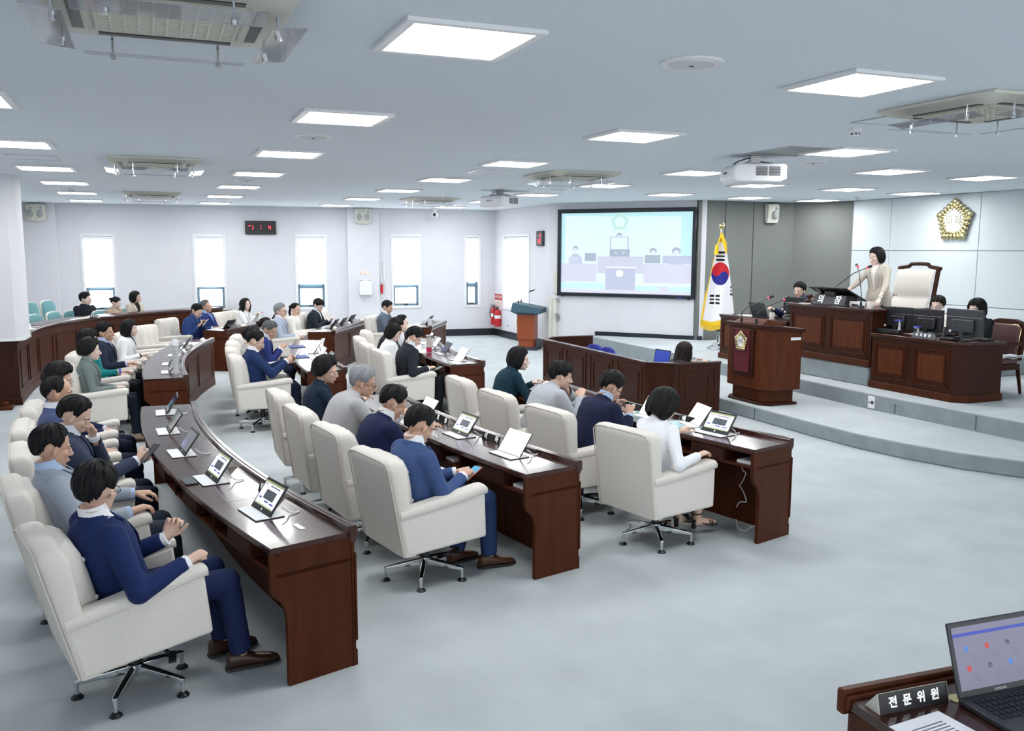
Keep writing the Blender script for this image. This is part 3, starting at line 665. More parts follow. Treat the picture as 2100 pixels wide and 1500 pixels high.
def hair_mesh(mb, style, seed=0, wave=0.0):
    h = HSTY[style]; rng = random.Random(seed); nc, nr = 72, 18
    hc = np.array([-0.012, 0, 0.026]); cols = []; ph = [rng.uniform(0, 6.28) for _ in range(6)]
    for i in range(nc):
        az = -180+360*i/nc; a = abs(az); th = R(np.interp(a, h['az'], h['th'])); dr = float(np.interp(a, h['az'], h['drop']))
        jag = 1+0.035*math.sin(i*2.4+ph[0])+0.03*math.sin(i*5.3+ph[1]); th *= 1+(jag-1)*(1 if dr == 0 else 0); dr *= 1+0.10*(jag-1)*10*0.3
        arc = th*0.1; tot = arc+dr; ca, sa = math.cos(R(az)), math.sin(R(az)); outer = []
        for j in range(nr):
            s = tot*j/(nr-1); t = min(s, arc)/0.1; d = max(0, s-arc)
            k = j/(nr-1); v = h['v']+(h['vt']-h['v'])*max(0, math.cos(t))
            if dr == 0: v *= 1-0.62*k**5
            strand = 0.0028*math.sin(i*1.9+3*math.sin(k*3+ph[2]))+0.0022*math.sin(i*3.7+ph[3]+k*4)+0.002*math.sin(i*0.9+k*9+ph[4])
            v += strand*min(1, 2.5*k)
            r = np.array([0.096+v, 0.075+v*1.0, 0.090+v])
            p = hc+r*np.array([math.sin(t)*ca, math.sin(t)*sa, math.cos(t)])
            if d > 0:
                f = d/max(dr, 1e-6); w = 1-0.16*f**2+0.05*math.sin(PI*f) if style not in ('long',) else 1+0.10*f*f
                p = np.array([hc[0]+(p[0]-hc[0])*w, p[1]*w, p[2]-d])
                if wave: p[0] += wave*math.sin(d*55+az*0.05); p[1] += wave*math.cos(d*48+az*0.07)
            outer.append(p)
        cols.append(outer)
    V = [p for c in cols for p in c]; n0 = len(V)
    inn = []
    for c in cols:
        for j, p in enumerate(c):
            q = hc+(p-hc)*0.90
            if p[2] < hc[2]-0.03: q = np.array([hc[0]+(p[0]-hc[0])*0.84, p[1]*0.84, p[2]])
            inn.append(q)
    V += inn; F = []
    for i in range(nc):
        i2 = (i+1) % nc
        for j in range(nr-1):
            a, b = i*nr+j, i2*nr+j; F.append((a, b, b+1, a+1)); F.append((n0+a, n0+a+1, n0+b+1, n0+b))
        a, b = i*nr+nr-1, i2*nr+nr-1; F.append((a, b, n0+b, n0+a))
    mb.add(V, F)
def ik(S_, T, l1, l2, hint):
    S_ = np.asarray(S_, float); T = np.asarray(T, float); d = T-S_; L = np.linalg.norm(d); mx = (l1+l2)*0.985
    if L > mx: T = S_+d/L*mx; d = T-S_; L = mx
    u = d/L; a = (l1*l1-l2*l2+L*L)/(2*L); h = math.sqrt(max(0, l1*l1-a*a))
    w = np.asarray(hint, float); w = w-u*np.dot(w, u); w = nrm(w)
    return S_+u*a+w*h, T
def hand(mb, wr, d, pn, thumb, curl=(25, 30, 20), spread=1.0, sc=1.0, tcurl=20):
    # wr wrist, d fingers direction, pn palm-facing normal, thumb: unit-ish vector to the thumb side
    d = nrm(d); pn = np.asarray(pn, float); pn = nrm(pn-d*np.dot(pn, d)); t = nrm(np.asarray(thumb, float)-d*np.dot(thumb, d)-pn*np.dot(thumb, pn)); 
    t = nrm(np.cross(pn, d))*(1 if np.dot(np.cross(pn, d), t) >= 0 else -1)
    secs = []
    for u, w, h, off in ((-0.01, 0.026, 0.019, 0), (0.02, 0.031, 0.018, 0.002), (0.05, 0.039, 0.016, 0.002), (0.08, 0.041, 0.0135, 0), (0.09, 0.038, 0.011, 0)):
        n = 12; secs.append([wr+(d*u+t*(w*math.cos(2*PI*k/n)+off)+pn*h*math.sin(2*PI*k/n))*sc for k in range(n)])
    mb.loft(secs)
    for i, (o, L, r) in enumerate(((0.0305, 0.068, 0.0082), (0.0103, 0.076, 0.0084), (-0.0103, 0.071, 0.0080), (-0.030, 0.056, 0.0072))):
        base = wr+(d*(0.084-0.004*abs(i-1.2))+t*o)*sc; fd = nrm(d+t*o*2.6*spread); p = [base-fd*0.012*sc, base]; ang = 0; q = base
        for k, (fr, c) in enumerate(zip((0.45, 0.31, 0.24), curl)):
            ang += R(c*(1+0.12*i)); v = fd*math.cos(ang)+pn*math.sin(ang); q = q+v*L*fr*sc; p.append(q)
        mb.tube(p, [r*1.08*sc, r*1.05*sc, r*sc, r*0.93*sc, r*0.72*sc], 9); mb.ell(p[-1], r*0.74*sc, None, 9, 6)
    b = wr+(d*0.022+t*0.024+pn*0.004)*sc; td = nrm(d*0.62+t*0.72+pn*0.25); p1 = b+td*0.036*sc; td2 = nrm(d*0.85+t*(0.5-R(tcurl))+pn*0.42); p2 = p1+td2*0.030*sc; p3 = p2+nrm(td2+d*0.3+pn*0.15)*0.024*sc
    mb.tube([b-td*0.01, b, p1, p2, p3], [0.015*sc, 0.0155*sc, 0.0125*sc, 0.0108*sc, 0.0085*sc], 10); mb.ell(p3, 0.0088*sc, None, 9, 6)
def person(spec):
    g = dict(sex='m', s=1.0, lean=-8, slump=8, turn=0, side=0, px=0.03, pz=0.485, head=(0, 5, 0), R=None, L=None, skin='a', hair='short', hcol='black', wave=0,
             jacket=(0.01, 0.015, 0.05), open=0.45, shirt=(0.8, 0.82, 0.86), tie=None, trousers=(0.012, 0.014, 0.022), shoes=(0.02, 0.015, 0.012), glasses=None, vox=1.0, bare=0.0,
             skirt=None, stand=False, sleeve=1.0, mask=None, plaid=False, rc=(25, 30, 20), lc=(25, 30, 20), feet=None, rpn=None, lpn=None, seed=1, lapel=True, jmat=None, watch=None, rdir=None, ldir=None)
    g.update(spec); f = g['sex'] == 'f'; sc = g['s']*(0.95 if f else 1.0)
    px, pz = g['px'], g['pz']; Ls = 0.46*sc; K = 24
    # --- spine
    pts = [np.array([px, 0.0, pz])]; ups = []; lefts = []; fwds = []
    for k in range(K+1):
        t = k/K; a = R(g['lean']+(t-0.5)*2*g['slump']); tw = R(g['turn']*t); sd = R(g['side']*t)
        fw_ = np.array([math.cos(tw), math.sin(tw), 0]); lf = np.array([-math.sin(tw), math.cos(tw), 0])
        u = nrm(np.array([0, 0, math.cos(a)])+fw_*math.sin(a)+lf*math.sin(sd)); fo = nrm(fw_-u*np.dot(fw_, u)); lf = np.cross(u, fo)
        ups.append(u); fwds.append(fo); lefts.append(lf)
        if k < K: pts.append(pts[-1]+u*Ls/K)
    pts = np.array(pts); ups = np.array(ups); fwds = np.array(fwds); lefts = np.array(lefts)
    def at(t):
        if t < 0: return pts[0]+ups[0]*Ls*t, ups[0], fwds[0], lefts[0]
        if t >= 1: return pts[K]+ups[K]*Ls*(t-1), ups[K], fwds[K], lefts[K]
        i = min(int(t*K), K-1); w = t*K-i
        return pts[i]*(1-w)+pts[i+1]*w, ups[i], fwds[i], lefts[i]
    TT = [-0.22, 0.0, 0.25, 0.50, 0.70, 0.82, 0.90, 0.96, 1.0, 1.05]
    if f: RX, RY = [.118, .122, .092, .104, .112, .094, .076, .058, .050, .046], [.165, .168, .128, .140, .152, .152, .125, .082, .056, .048]
    else: RX, RY = [.120, .126, .112, .118, .120, .104, .084, .066, .056, .052], [.165, .170, .152, .165, .180, .182, .150, .096, .064, .055]
    def sect(t, inf=0.0, n=28, flat=0.85):
        c, u, fo, lf = at(t); rx = float(np.interp(t, TT, RX))*sc+inf; ry = float(np.interp(t, TT, RY))*sc+inf; o = []
        for k in range(n):
            a = 2*PI*k/n; ca, sa = math.cos(a), math.sin(a)
            o.append(c+fo*rx*math.copysign(abs(ca)**flat, ca)+lf*ry*math.copysign(abs(sa)**flat, sa))
        return o
    def surf(t, lat, inf):
        c, u, fo, lf = at(t); rx = float(np.interp(t, TT, RX))*sc+inf; ry = float(np.interp(t, TT, RY))*sc+inf
        q = min(0.98, abs(lat)/ry)**(1/0.85); ca = math.sqrt(max(0, 1-q*q))**0.85
        return c+fo*rx*ca+lf*lat
    sw_ = 0.150 if f else 0.172
    l1, l2 = 0.275*sc, 0.245*sc
    arms = {}
    for s, key in ((-1, 'R'), (1, 'L')):
        c, u, fo, lf = at(0.845); sh = c+lf*s*sw_*sc
        tgt = g[key] if g[key] is not None else ((0.24, s*0.255, 0.675))
        hint = g.get(key+'h', (-0.5, s*0.5, -0.8))
        el, wr = ik(sh, tgt, l1, l2, hint); arms[key] = (sh, el, wr)
    # --- legs
    legs = {}; hp = pts[0]
    for s, key in ((-1, 'R'), (1, 'L')):
        h0 = hp+np.array([0.02, s*0.085*sc, -0.005])
        if g['stand']: kn = h0+np.array([0.03, s*0.01, -0.40*sc]); an = h0+np.array([0.0, s*0.015, -0.80*sc])
        else:
            ft = (g['feet'] or {}).get(key, (0.47, s*0.11)); an = np.array([ft[0], ft[1], 0.085 if len(ft) < 3 else ft[2]])
            kn, an = ik(h0, an, 0.42*sc, 0.40*sc, (0.6, s*0.05, 1.0))
        legs[key] = (h0, kn, an)
    # --- head
    c1, u1, f1, lf1 = at(1.0); nd = nrm(u1*0.6+np.array([0, 0, 0.55])+f1*0.10); hcn = c1+nd*0.108*sc+f1*0.012
    yw, pt, rl = g['head']; base_yaw = math.atan2(f1[1], f1[0])
    HM = np.array((Matrix.Rotation(base_yaw+R(yw), 3, 'Z') @ Matrix.Rotation(R(pt), 3, 'Y') @ Matrix.Rotation(R(rl), 3, 'X'))); hs = sc*1.02
    nk_b = hcn+HM@np.array([-0.022, 0, -0.055])*hs
    hcn = hcn+HM@np.array([0.012, 0, 0.010])*hs
    H = lambda p: hcn+HM@(np.asarray(p, float)*hs)
    vx = 0.0058*g['vox']; near = g['vox'] < 1.3
    b = MB()
    def he(c, r, rot=None): b.ell(H(c), np.array(r)*hs, HM if rot is None else HM@rotm(rot), 20, 14)
    w = 0.94 if f else 1.0
    he((-0.012, 0, 0.028), (0.096, 0.075, 0.089)); he((0.020, 0, -0.035), (0.066, 0.061*w, 0.074)); he((0.028, 0, -0.073), (0.050, 0.047*w, 0.036))
    he((0.060, 0, -0.097), (0.020, 0.023*w, 0.015)); he((0.066, 0, 0.014), (0.022, 0.050, 0.016))
    for s in (-1, 1):
        he((0.050, s*0.036, -0.028), (0.030, 0.023, 0.024)); he((-0.004, s*0.077*w, -0.012), (0.019, 0.009, 0.031), (0, 0.2, s*-0.35)); he((0.094, s*0.0105, -0.041), (0.010, 0.009, 0.008))
        he((0.082, s*0.031, -0.0025), (0.011, 0.017, 0.006))
    b.tube([H((0.084, 0, 0.006)), H((0.094, 0, -0.012)), H((0.106, 0, -0.034)), H((0.098, 0, -0.044))], [0.008*hs, 0.0085*hs, 0.0115*hs, 0.008*hs], 10); b.ell(H((0.104, 0, -0.036)), 0.0115*hs, None, 12, 8)
    he((0.084, 0, -0.0655), (0.011, 0.024, 0.0058)); he((0.083, 0, -0.0755), (0.0115, 0.020, 0.0062))
    b.tube([c1-u1*0.07, c1-u1*0.01, c1*0.45+nk_b*0.55, nk_b], [0.048*sc, 0.050*sc*(0.88 if f else 1), 0.051*sc*(0.88 if f else 1), 0.055*sc*(0.9 if f else 1)], 18)
    b.loft([sect(t, -0.028, 18) for t in (-0.12, 0.1, 0.3, 0.5, 0.7, 0.82, 0.9, 0.97)])
    for s, key in ((-1, 'R'), (1, 'L')):
        sh, el, wr = arms[key]; k = 0.88 if f else 1.0
        bk = 1.0 if g['sleeve'] < 1 else 0.82; b.tube([sh, sh*0.5+el*0.5, el, el*0.7+wr*0.3, wr*0.85+el*0.15, wr], [0.040*k*bk, 0.037*k*bk, 0.032*k*bk, 0.035*k*bk, 0.026*k, 0.025*k], 14); b.ell(sh, 0.045*k, None, 12, 8)
        dr = g['rdir' if s < 0 else 'ldir']; dr = nrm(wr-el) if dr is None else nrm(dr)
        pn = g['rpn' if s < 0 else 'lpn']; pn = (0, 0, -1) if pn is None else pn
        hand(b, wr+dr*0.012, dr, pn, (0, -s, 0.0) if abs(dr[1]) < 0.9 else (1, 0, 0), g['rc' if s < 0 else 'lc'], 1.0, sc*(0.93 if f else 1.0))
        h0, kn, an = legs[key]
        b.tube([h0, h0*0.5+kn*0.5, kn, kn*0.7+an*0.3, an*0.9+kn*0.1, an-np.array([0, 0, 0.02])], [0.068, 0.060, 0.046, 0.048, 0.033, 0.034], 14)
        fd = nrm((an-hp)*np.array([1, 1, 0])) if not g['stand'] else np.array([1.0, 0, 0]); fd = nrm(fd+np.array([0.6, 0, 0]))
        b.tube([an+np.array([0, 0, -0.03])-fd*0.03, an+fd*0.06+np.array([0, 0, -0.045]), an+fd*0.15+np.array([0, 0, -0.06])], [0.032, 0.030, 0.022], 12); b.ell(an+fd*0.155+np.array([0, 0, -0.06]), (0.03, 0.03, 0.016), None, 12, 8)
    me = remesh(b, vx, 3, 0.45)
    root = link_mesh('person', me, SKIN[g['skin']])
    # --- face details
    q = MB(); 
    for s in (-1, 1):
        q.ell(H((0.0835, s*0.031, -0.0105)), np.array((0.0085, 0.0125, 0.0058))*hs, HM, 12, 8, 0); q.ell(H((0.0875, s*0.0305, -0.011)), np.array((0.0056, 0.0054, 0.0054))*hs, HM, 10, 8, 1)
    q.build('eyes', [EYEW, IRIS], root, smooth=True)
    q = MB()
    for s in (-1, 1): q.tube([H((0.086, s*0.016, 0.011)), H((0.086, s*0.032, 0.0165)), H((0.074, s*0.048, 0.012))], [(0.0035*hs, 0.003*hs), (0.004*hs, 0.003*hs), 0.002*hs], 8)
    q.build('eyebrows', HAIRM['black' if g['hcol'] in ('black', 'brown') else 'salt'], root, smooth=True)
    q = MB(); q.ell(H((0.0875, 0, -0.0668)), np.array((0.0100, 0.020, 0.0042))*hs, HM, 14, 8); q.ell(H((0.0865, 0, -0.0742)), np.array((0.0105, 0.017, 0.0048))*hs, HM, 14, 8); q.build('lips', LIP[g['sex']], root, smooth=True)
    # --- hair
    q = MB(); hair_mesh(q, g['hair'], g['seed'], g['wave'])
    if g['hair'] == 'tied':
        q.ell((-0.118, 0, 0.035), (0.034, 0.034, 0.034), None, 14, 10)
        if g.get('tail'): q.tube([(-0.12, 0, 0.0), (-0.135, 0, -0.07), (-0.115, 0.01, -0.16), (-0.10, 0.012, -0.22)], [0.024, 0.026, 0.02, 0.006], 10)
    q.v = [np.array([H(p) for p in v]) for v in q.v]; q.build('hair', HAIRM[g['hcol']], root, smooth=True)
    # --- glasses
    if g['glasses']:
        q = MB(); rim = 0.0022 if g['glasses'] == 'dark' else 0.0014
        for s in (-1, 1):
            ring = [H((0.102-0.006*abs(math.cos(a)), s*0.034+0.021*math.cos(a), -0.012+0.016*math.sin(a))) for a in np.linspace(0, 2*PI, 17)]; q.tube(ring, rim, 6)
            q.tube([H((0.096, s*0.056, -0.006)), H((0.05, s*0.078, -0.004)), H((-0.005, s*0.084, -0.004)), H((-0.025, s*0.082, -0.02))], rim, 6)
        q.tube([H((0.100, -0.013, -0.010)), H((0.106, 0, -0.006)), H((0.100, 0.013, -0.010))], rim, 6)
        q.build('glasses', BLACKP if g['glasses'] == 'dark' else STEEL, root, smooth=True)
    if g['mask']:
        q = MB(); q.ell(H((0.070, 0, -0.062)), np.array((0.052, 0.056, 0.048))*hs, HM, 20, 14); q.build('face_mask', fabric('mask_cloth', g['mask']), root, smooth=True)
    # --- clothes
    jm = g['jmat'] or fabric('cloth_%d' % (abs(hash(g['jacket'])) % 99999) if False else 'cloth_%03d_%03d_%03d' % tuple(int(999*c) for c in g['jacket']), g['jacket'])
    jv = 0.0105*max(1, g['vox']*0.9); j = MB()
    low = -0.16 if not g['stand'] else -0.42
    tl = [low, -0.05, 0.12, 0.25, 0.4, 0.55, 0.7, 0.80, 0.87, 0.92, 0.96, 0.985]
    j.loft([sect(t, 0.020 if t < 0.9 else 0.016) for t in tl])
    for s, key in ((-1, 'R'), (1, 'L')):
        sh, el, wr = arms[key]; k = 0.86 if f else 1.0; j.ell(sh, (0.068*k, 0.066*k, 0.066*k), None, 16, 12)
        if g['sleeve'] > 0.6: j.ell(el, 0.056*k, None, 14, 10)
        c, u, fo, lf = at(0.72); j.ell(c+lf*s*0.125*sc, (0.085*k, 0.055*k, 0.085*k), None, 14, 10)
        end = wr*0.98+el*0.02
        if g['sleeve'] < 1: 
            T_ = g['sleeve']*(l1+l2)
            end = sh+(el-sh)*min(1, T_/l1) if T_ < l1 else el+(wr-el)*((T_-l1)/l2)
        wob = [0.0, 0.004, -0.003, 0.004, 0.0]
        if g['sleeve']*(l1+l2) > l1: P_ = [sh, sh*0.72+el*0.28, sh*0.4+el*0.6, el*0.94+sh*0.06, el*0.85+end*0.15, el*0.5+end*0.5, end]; r_ = [0.066, 0.062, 0.055, 0.055, 0.053, 0.046, 0.041]
        else: P_ = [sh, sh*0.5+end*0.5, end]; r_ = [0.064, 0.060, 0.058]
        j.tube(P_, [x*k*sc for x in r_], 18)
    if g['lapel']: # raised collar ring
        c, u, fo, lf = at(0.97); n = 20
        j.loft([[at(t)[0]+at(t)[2]*(a_*math.cos(2*PI*k/n)-0.004)+at(t)[3]*b_*math.sin(2*PI*k/n) for k in range(n)] for t, a_, b_ in ((0.88, 0.085, 0.105), (0.95, 0.078, 0.086), (1.03, 0.068*sc, 0.07*sc), (1.055, 0.062*sc, 0.064*sc))])
    if g['skirt']: 
        pass
    me = remesh(j, jv, 3, 0.5)
    op = g['open']
    if op is not None:
        bm = bmesh.new(); bm.from_mesh(me); kill = []
        for fc in bm.faces:
            p = np.array(fc.calc_center_median()); i = int(np.argmin(((pts-p)**2).sum(1))); d = p-pts[i]; t = i/K+np.dot(d, ups[i])/Ls
            la = np.dot(d, lefts[i]); fo_ = np.dot(d, fwds[i])
            if fo_ > 0.015 and t > op and abs(la) < 0.014+0.052*(min(t, 1.0)-op)/(1-op) and np.linalg.norm(d) < 0.2: kill.append(fc)
        bmesh.ops.delete(bm, geom=kill, context='FACES'); bm.to_mesh(me); bm.free()
    jk = link_mesh(g.get('jname', 'jacket'), me, jm, root)
    if op is not None:
        sm = fabric('shirt_%03d_%03d_%03d' % tuple(int(999*c) for c in g['shirt']), g['shirt'], noise=0.02)
        q = MB(); q.loft([sect(t, 0.011 if t < 0.9 else 0.010) for t in (0.05, 0.25, 0.4, 0.55, 0.7, 0.8, 0.87, 0.92, 0.96, 0.99)])
        if g.get('collar', True):
            n = 20; ci = lambda t, a_, b_: [at(t)[0]+nd*(t-0.97)*0.12+at(t)[2]*(a_*math.cos(2*PI*k/n))+at(t)[3]*b_*math.sin(2*PI*k/n) for k in range(n)]
            kk = sc*(0.9 if f else 1.0); q.loft([ci(0.95, 0.074*kk, 0.078*kk), ci(1.02, 0.066*kk, 0.068*kk), ci(1.09, 0.0635*kk, 0.0655*kk), ci(1.095, 0.060*kk, 0.062*kk), ci(1.03, 0.058*kk, 0.06*kk)])
        q.build('shirt', sm, root, smooth=True)
        for s, key in ((-1, 'R'), (1, 'L')):
            if g['sleeve'] >= 1 and g.get('cuff', True):
                sh, el, wr = arms[key]; u = nrm(wr-el); q = MB(); q.cyl(wr-u*0.02, wr+u*0.012, 0.037*sc*(0.85 if f else 1), 0.036*sc*(0.85 if f else 1), 16); q.build('shirt_cuff', sm, root, smooth=True)
        if g['lapel']:
            for s in (-1, 1):
                V = []; n = 9
                for k in range(n):
                    t = 0.985+(op-0.02-0.985)*k/(n-1); w0 = 0.012+0.052*max(0, (t-op))/(1-op); lw = 0.050*math.sin(PI*min(1, (k+0.6)/(n-0.2)))**0.7
                    V += [surf(t, s*w0, 0.030), surf(t, s*(w0+lw), 0.031), surf(t, s*(w0+lw), 0.025), surf(t, s*w0, 0.022)]
                F = []
                for k in range(n-1):
                    for i in range(4): a = k*4+i; b_ = k*4+(i+1) % 4; F.append((a, b_, b_+4, a+4))
                q = MB(); q.add(V, F); q.build('lapel', jm, jk, smooth=True)
        if g['tie']:
            V = []; ks = [0.985, 0.95, 0.9, 0.75, 0.6, 0.48]; ws = [0.016, 0.019, 0.014, 0.022, 0.027, 0.03]
            q = MB(); secs = [[surf(t, -w_, 0.018), surf(t, 0, 0.022), surf(t, w_, 0.018), surf(t, 0, 0.010)] for t, w_ in zip(ks, ws)]; q.loft(secs); q.build('tie', fabric('tie_%03d_%03d_%03d' % tuple(int(999*c) for c in g['tie']), g['tie'], 0.5), root, smooth=True)
    tm = fabric('trouser_%03d_%03d_%03d' % tuple(int(999*c) for c in (g['skirt'] or g['trousers'])), g['skirt'] or g['trousers'])
    q = MB(); q.loft([sect(t, 0.008) for t in (-0.24, -0.12, 0.0, 0.12, 0.2)]); q.ell(pts[0]+np.array([0.0, 0, -0.03]), (0.13*sc, 0.165*sc, 0.095), None, 18, 12)
    for s, key in ((-1, 'R'), (1, 'L')):
        h0, kn, an = legs[key]
        if g['skirt']:
            e = kn+nrm(an-kn)*0.12; q.tube([h0, h0*0.5+kn*0.5, kn, e], [0.092*sc, 0.084*sc, 0.075*sc, 0.078*sc], 16)
        else:
            e = an+nrm(kn-an)*0.01; q.tube([h0, h0*0.5+kn*0.5, kn*0.95+h0*0.05, kn*0.85+an*0.15, kn*0.5+an*0.5, e], [0.092*sc, 0.083*sc, 0.070*sc, 0.066*sc, 0.060*sc, 0.056*sc], 16)
        if not g['stand']: q.ell(kn, (0.068*sc,)*3, None, 14, 10)
    link_mesh('skirt' if g['skirt'] else 'trousers', remesh(q, 0.012*max(1, g['vox']*0.9), 3), tm, root)
    shm = mat('shoe_%03d_%03d_%03d' % tuple(int(999*c) for c in g['shoes']), g['shoes'], 0.35)
    for s, key in ((-1, 'R'), (1, 'L')):
        h0, kn, an = legs[key]; fd = nrm((an-hp)*np.array([1, 1, 0])) if not g['stand'] else np.array([1.0, 0, 0]); fd = nrm(fd+np.array([0.6, 0, 0])); lt = np.array([-fd[1], fd[0], 0]); z0 = an[2]-0.085; q = MB()
        def sec(u, w_, zt, zb=0.018): n = 16; return [an*np.array([1, 1, 0])+np.array([0, 0, z0])+fd*u+lt*w_*math.cos(2*PI*k/n)+np.array([0, 0, (zt+zb)/2+(zt-zb)/2*math.copysign(abs(math.sin(2*PI*k/n))**0.7, math.sin(2*PI*k/n))]) for k in range(n)]
        if g.get('heels'):
            zz = 0.075; P_ = lambda u, l, z: an*np.array([1, 1, 0])+np.array([0, 0, z0+z])+fd*u+lt*l
            secs = []
            for u, w_, z in ((-0.045, 0.024, 0.062), (0.0, 0.027, 0.052), (0.06, 0.033, 0.022), (0.12, 0.040, 0.008), (0.17, 0.030, 0.006), (0.19, 0.012, 0.006)):
                secs.append([P_(u, -w_, z), P_(u, w_, z), P_(u, w_, z+0.010), P_(u, -w_, z+0.010)])
            q.loft(secs); q.cyl(P_(-0.03, 0, 0.0), P_(-0.025, 0, 0.06), 0.018, 0.024, 14)
            for u, z in ((0.115, 0.05), (0.14, 0.042)): q.tube([P_(u, -0.038, 0.012), P_(u-0.01, -0.02, z), P_(u-0.015, 0.02, z), P_(u, 0.038, 0.012)], 0.006, 8)
            ring = [P_(-0.005+0.042*math.cos(a), 0.040*math.sin(a), 0.115) for a in np.linspace(0, 2*PI, 15)]; q.tube(ring, 0.005, 8)
            q.tube([P_(-0.045, 0.0, 0.06), P_(-0.047, 0, 0.115)], 0.006, 8)
            q.build('shoe', shm, root, smooth=True)
        else:
            q.loft([sec(-0.075, 0.020, 0.07), sec(-0.065, 0.034, 0.095), sec(-0.02, 0.040, 0.10), sec(0.03, 0.041, 0.088), sec(0.08, 0.046, 0.062), sec(0.13, 0.046, 0.050), sec(0.17, 0.036, 0.042), sec(0.188, 0.018, 0.034)]); sh_ = q.build('shoe', shm, root, smooth=True)
            q = MB(); q.loft([sec(-0.08, 0.024, 0.022, 0), sec(-0.06, 0.038, 0.024, 0), sec(0.02, 0.042, 0.022, 0), sec(0.09, 0.049, 0.02, 0), sec(0.14, 0.049, 0.02, 0), sec(0.18, 0.036, 0.02, 0), sec(0.195, 0.016, 0.02, 0)]); q.build('sole', SOLE, sh_, smooth=True)
    if g['watch']:
        sh, el, wr = arms[g['watch']]; u = nrm(wr-el); q = MB(); q.cyl(wr-u*0.022, wr+u*0.0, 0.033*sc, 0.032*sc, 18); q.ell(wr-u*0.011+np.array([0, 0, 0.031]), (0.017, 0.017, 0.007), None, 12, 8); q.build('wrist_watch', mat('watch_strap_%d' % g['seed'], g.get('wcol', lin(60, 100, 190)), 0.5), root, smooth=True)
    root['_h'] = 0; del root['_h']
    return root, dict(hands={k: arms[k][2] for k in arms}, head=hcn)
PEOPLE = []
def sit(spec, seg, y, label, d=-HUB, turn=0.0, lat=0.0, z=0.0):
    o, info = person(spec); p = edge_pt(seg, y, d, lat); a = angle(seg, y)+turn
    o.location = (float(p[0]), float(p[1]), z); o.rotation_euler = (0, 0, a); tag(o, label, 'person'); return o, info
def put(spec, loc, rz, label):
    o, info = person(spec); o.location = loc; o.rotation_euler = (0, 0, rz); tag(o, label, 'person'); return o, info
def world(o, p): return Matrix.LocRotScale(o.location, o.rotation_euler, None) @ Vector(p)
# ================================================================== who sits where
NAVY = lin(28, 40, 78); BRIGHTNAVY = lin(26, 42, 88); BLUE = lin(62, 84, 128); DKNAVY = lin(24, 28, 52); BLACKC = lin(30, 34, 40); LGREY = lin(176, 181, 188); WHITEC = lin(240, 241, 244)
ARM_R, ARM_L = (0.20, -0.25, 0.668), (0.20, 0.25, 0.668)
LAPR, LAPL = (0.26, -0.09, 0.60), (0.26, 0.09, 0.60)
LS = lin(228, 232, 240); LB = lin(176, 198, 228)
FIST = (75, 85, 60)
# row farthest from the dais, first desk
sit(dict(jacket=BRIGHTNAVY, hair='thick', turn=10, lean=-17, px=0.02, pz=0.465, head=(34, 6, 0), R=(0.22, -0.25, 0.672), rc=FIST, L=(0.22, 0.08, 0.70), lpn=(0, -1, 0.3), ldir=(0.5, 0.1, 0.8), lc=(50, 60, 40), trousers=NAVY, shoes=lin(66, 46, 38), glasses='dark', skin='a', vox=0.82, shirt=WHITEC, feet=dict(R=(0.52, -0.10), L=(0.50, 0.12))),
    'rear_a', 4.61, 'man in bright navy suit sitting closest to the camera, right fist on armrest')
chair_at('rear_a', 4.61, 'cream swivel armchair under the man in bright navy suit closest to the camera', d=-0.52, tilt=7)
sit(dict(jacket=lin(160, 168, 180), shirt=LB, hair='short', head=(12, 8, 0), lean=-20, px=0.0, R=ARM_R, L=(0.30, 0.18, 0.66), trousers=lin(44, 50, 62), vox=0.82, seed=2, skin='b'), 'rear_a', 5.58, 'man in light grey jacket, hand hanging over armrest, second in the rear row')
chair_at('rear_a', 5.58, 'cream swivel armchair under the man in light grey jacket, second in rear row', d=-0.52, tilt=6)
sit(dict(jacket=lin(58, 66, 88), shirt=LS, hair='short', head=(-8, 26, 0), lean=-1, px=0.03, R=(0.40, -0.16, 0.74), rpn=(0, 1, 0), rc=(45, 55, 40), L=(0.17, 0.05, 0.89), Lh=(0.3, 0.6, -0.9), ldir=(-0.30, -0.25, 0.9), lpn=(-0.6, -0.6, 0), lc=(60, 70, 50), trousers=lin(26, 30, 48), vox=0.85, seed=3, skin='a', hcol='black'), 'rear_a', 6.42, 'man in dark blue checked jacket holding a phone, hand at his chin')
chair_at('rear_a', 6.42, 'cream swivel armchair under the man with hand at chin', tilt=4)
sit(dict(jacket=lin(72, 82, 118), shirt=LS, hair='bald', head=(2, 6, 0), lean=-10, pz=0.51, R=(0.24, -0.16, 0.62), L=LAPL, trousers=lin(26, 30, 54), seed=4, skin='b'), 'rear_a', 7.28, 'balding man in blue denim-look jacket, fourth along the rear row')
chair_at('rear_a', 7.28, 'cream swivel armchair under the balding man in blue jacket', tilt=4)
sit(dict(sex='f', jacket=lin(28, 36, 70), shirt=LS, hair='puffy', head=(-12, 14, 0), lean=-14, pz=0.53, R=LAPR, L=LAPL, glasses='thin', trousers=DKNAVY, seed=5), 'rear_a', 8.14, 'woman with puffy dark hair and glasses half hidden behind the balding man')
chair_at('rear_a', 8.14, 'cream swivel armchair under the woman with glasses behind the balding man', tilt=4)
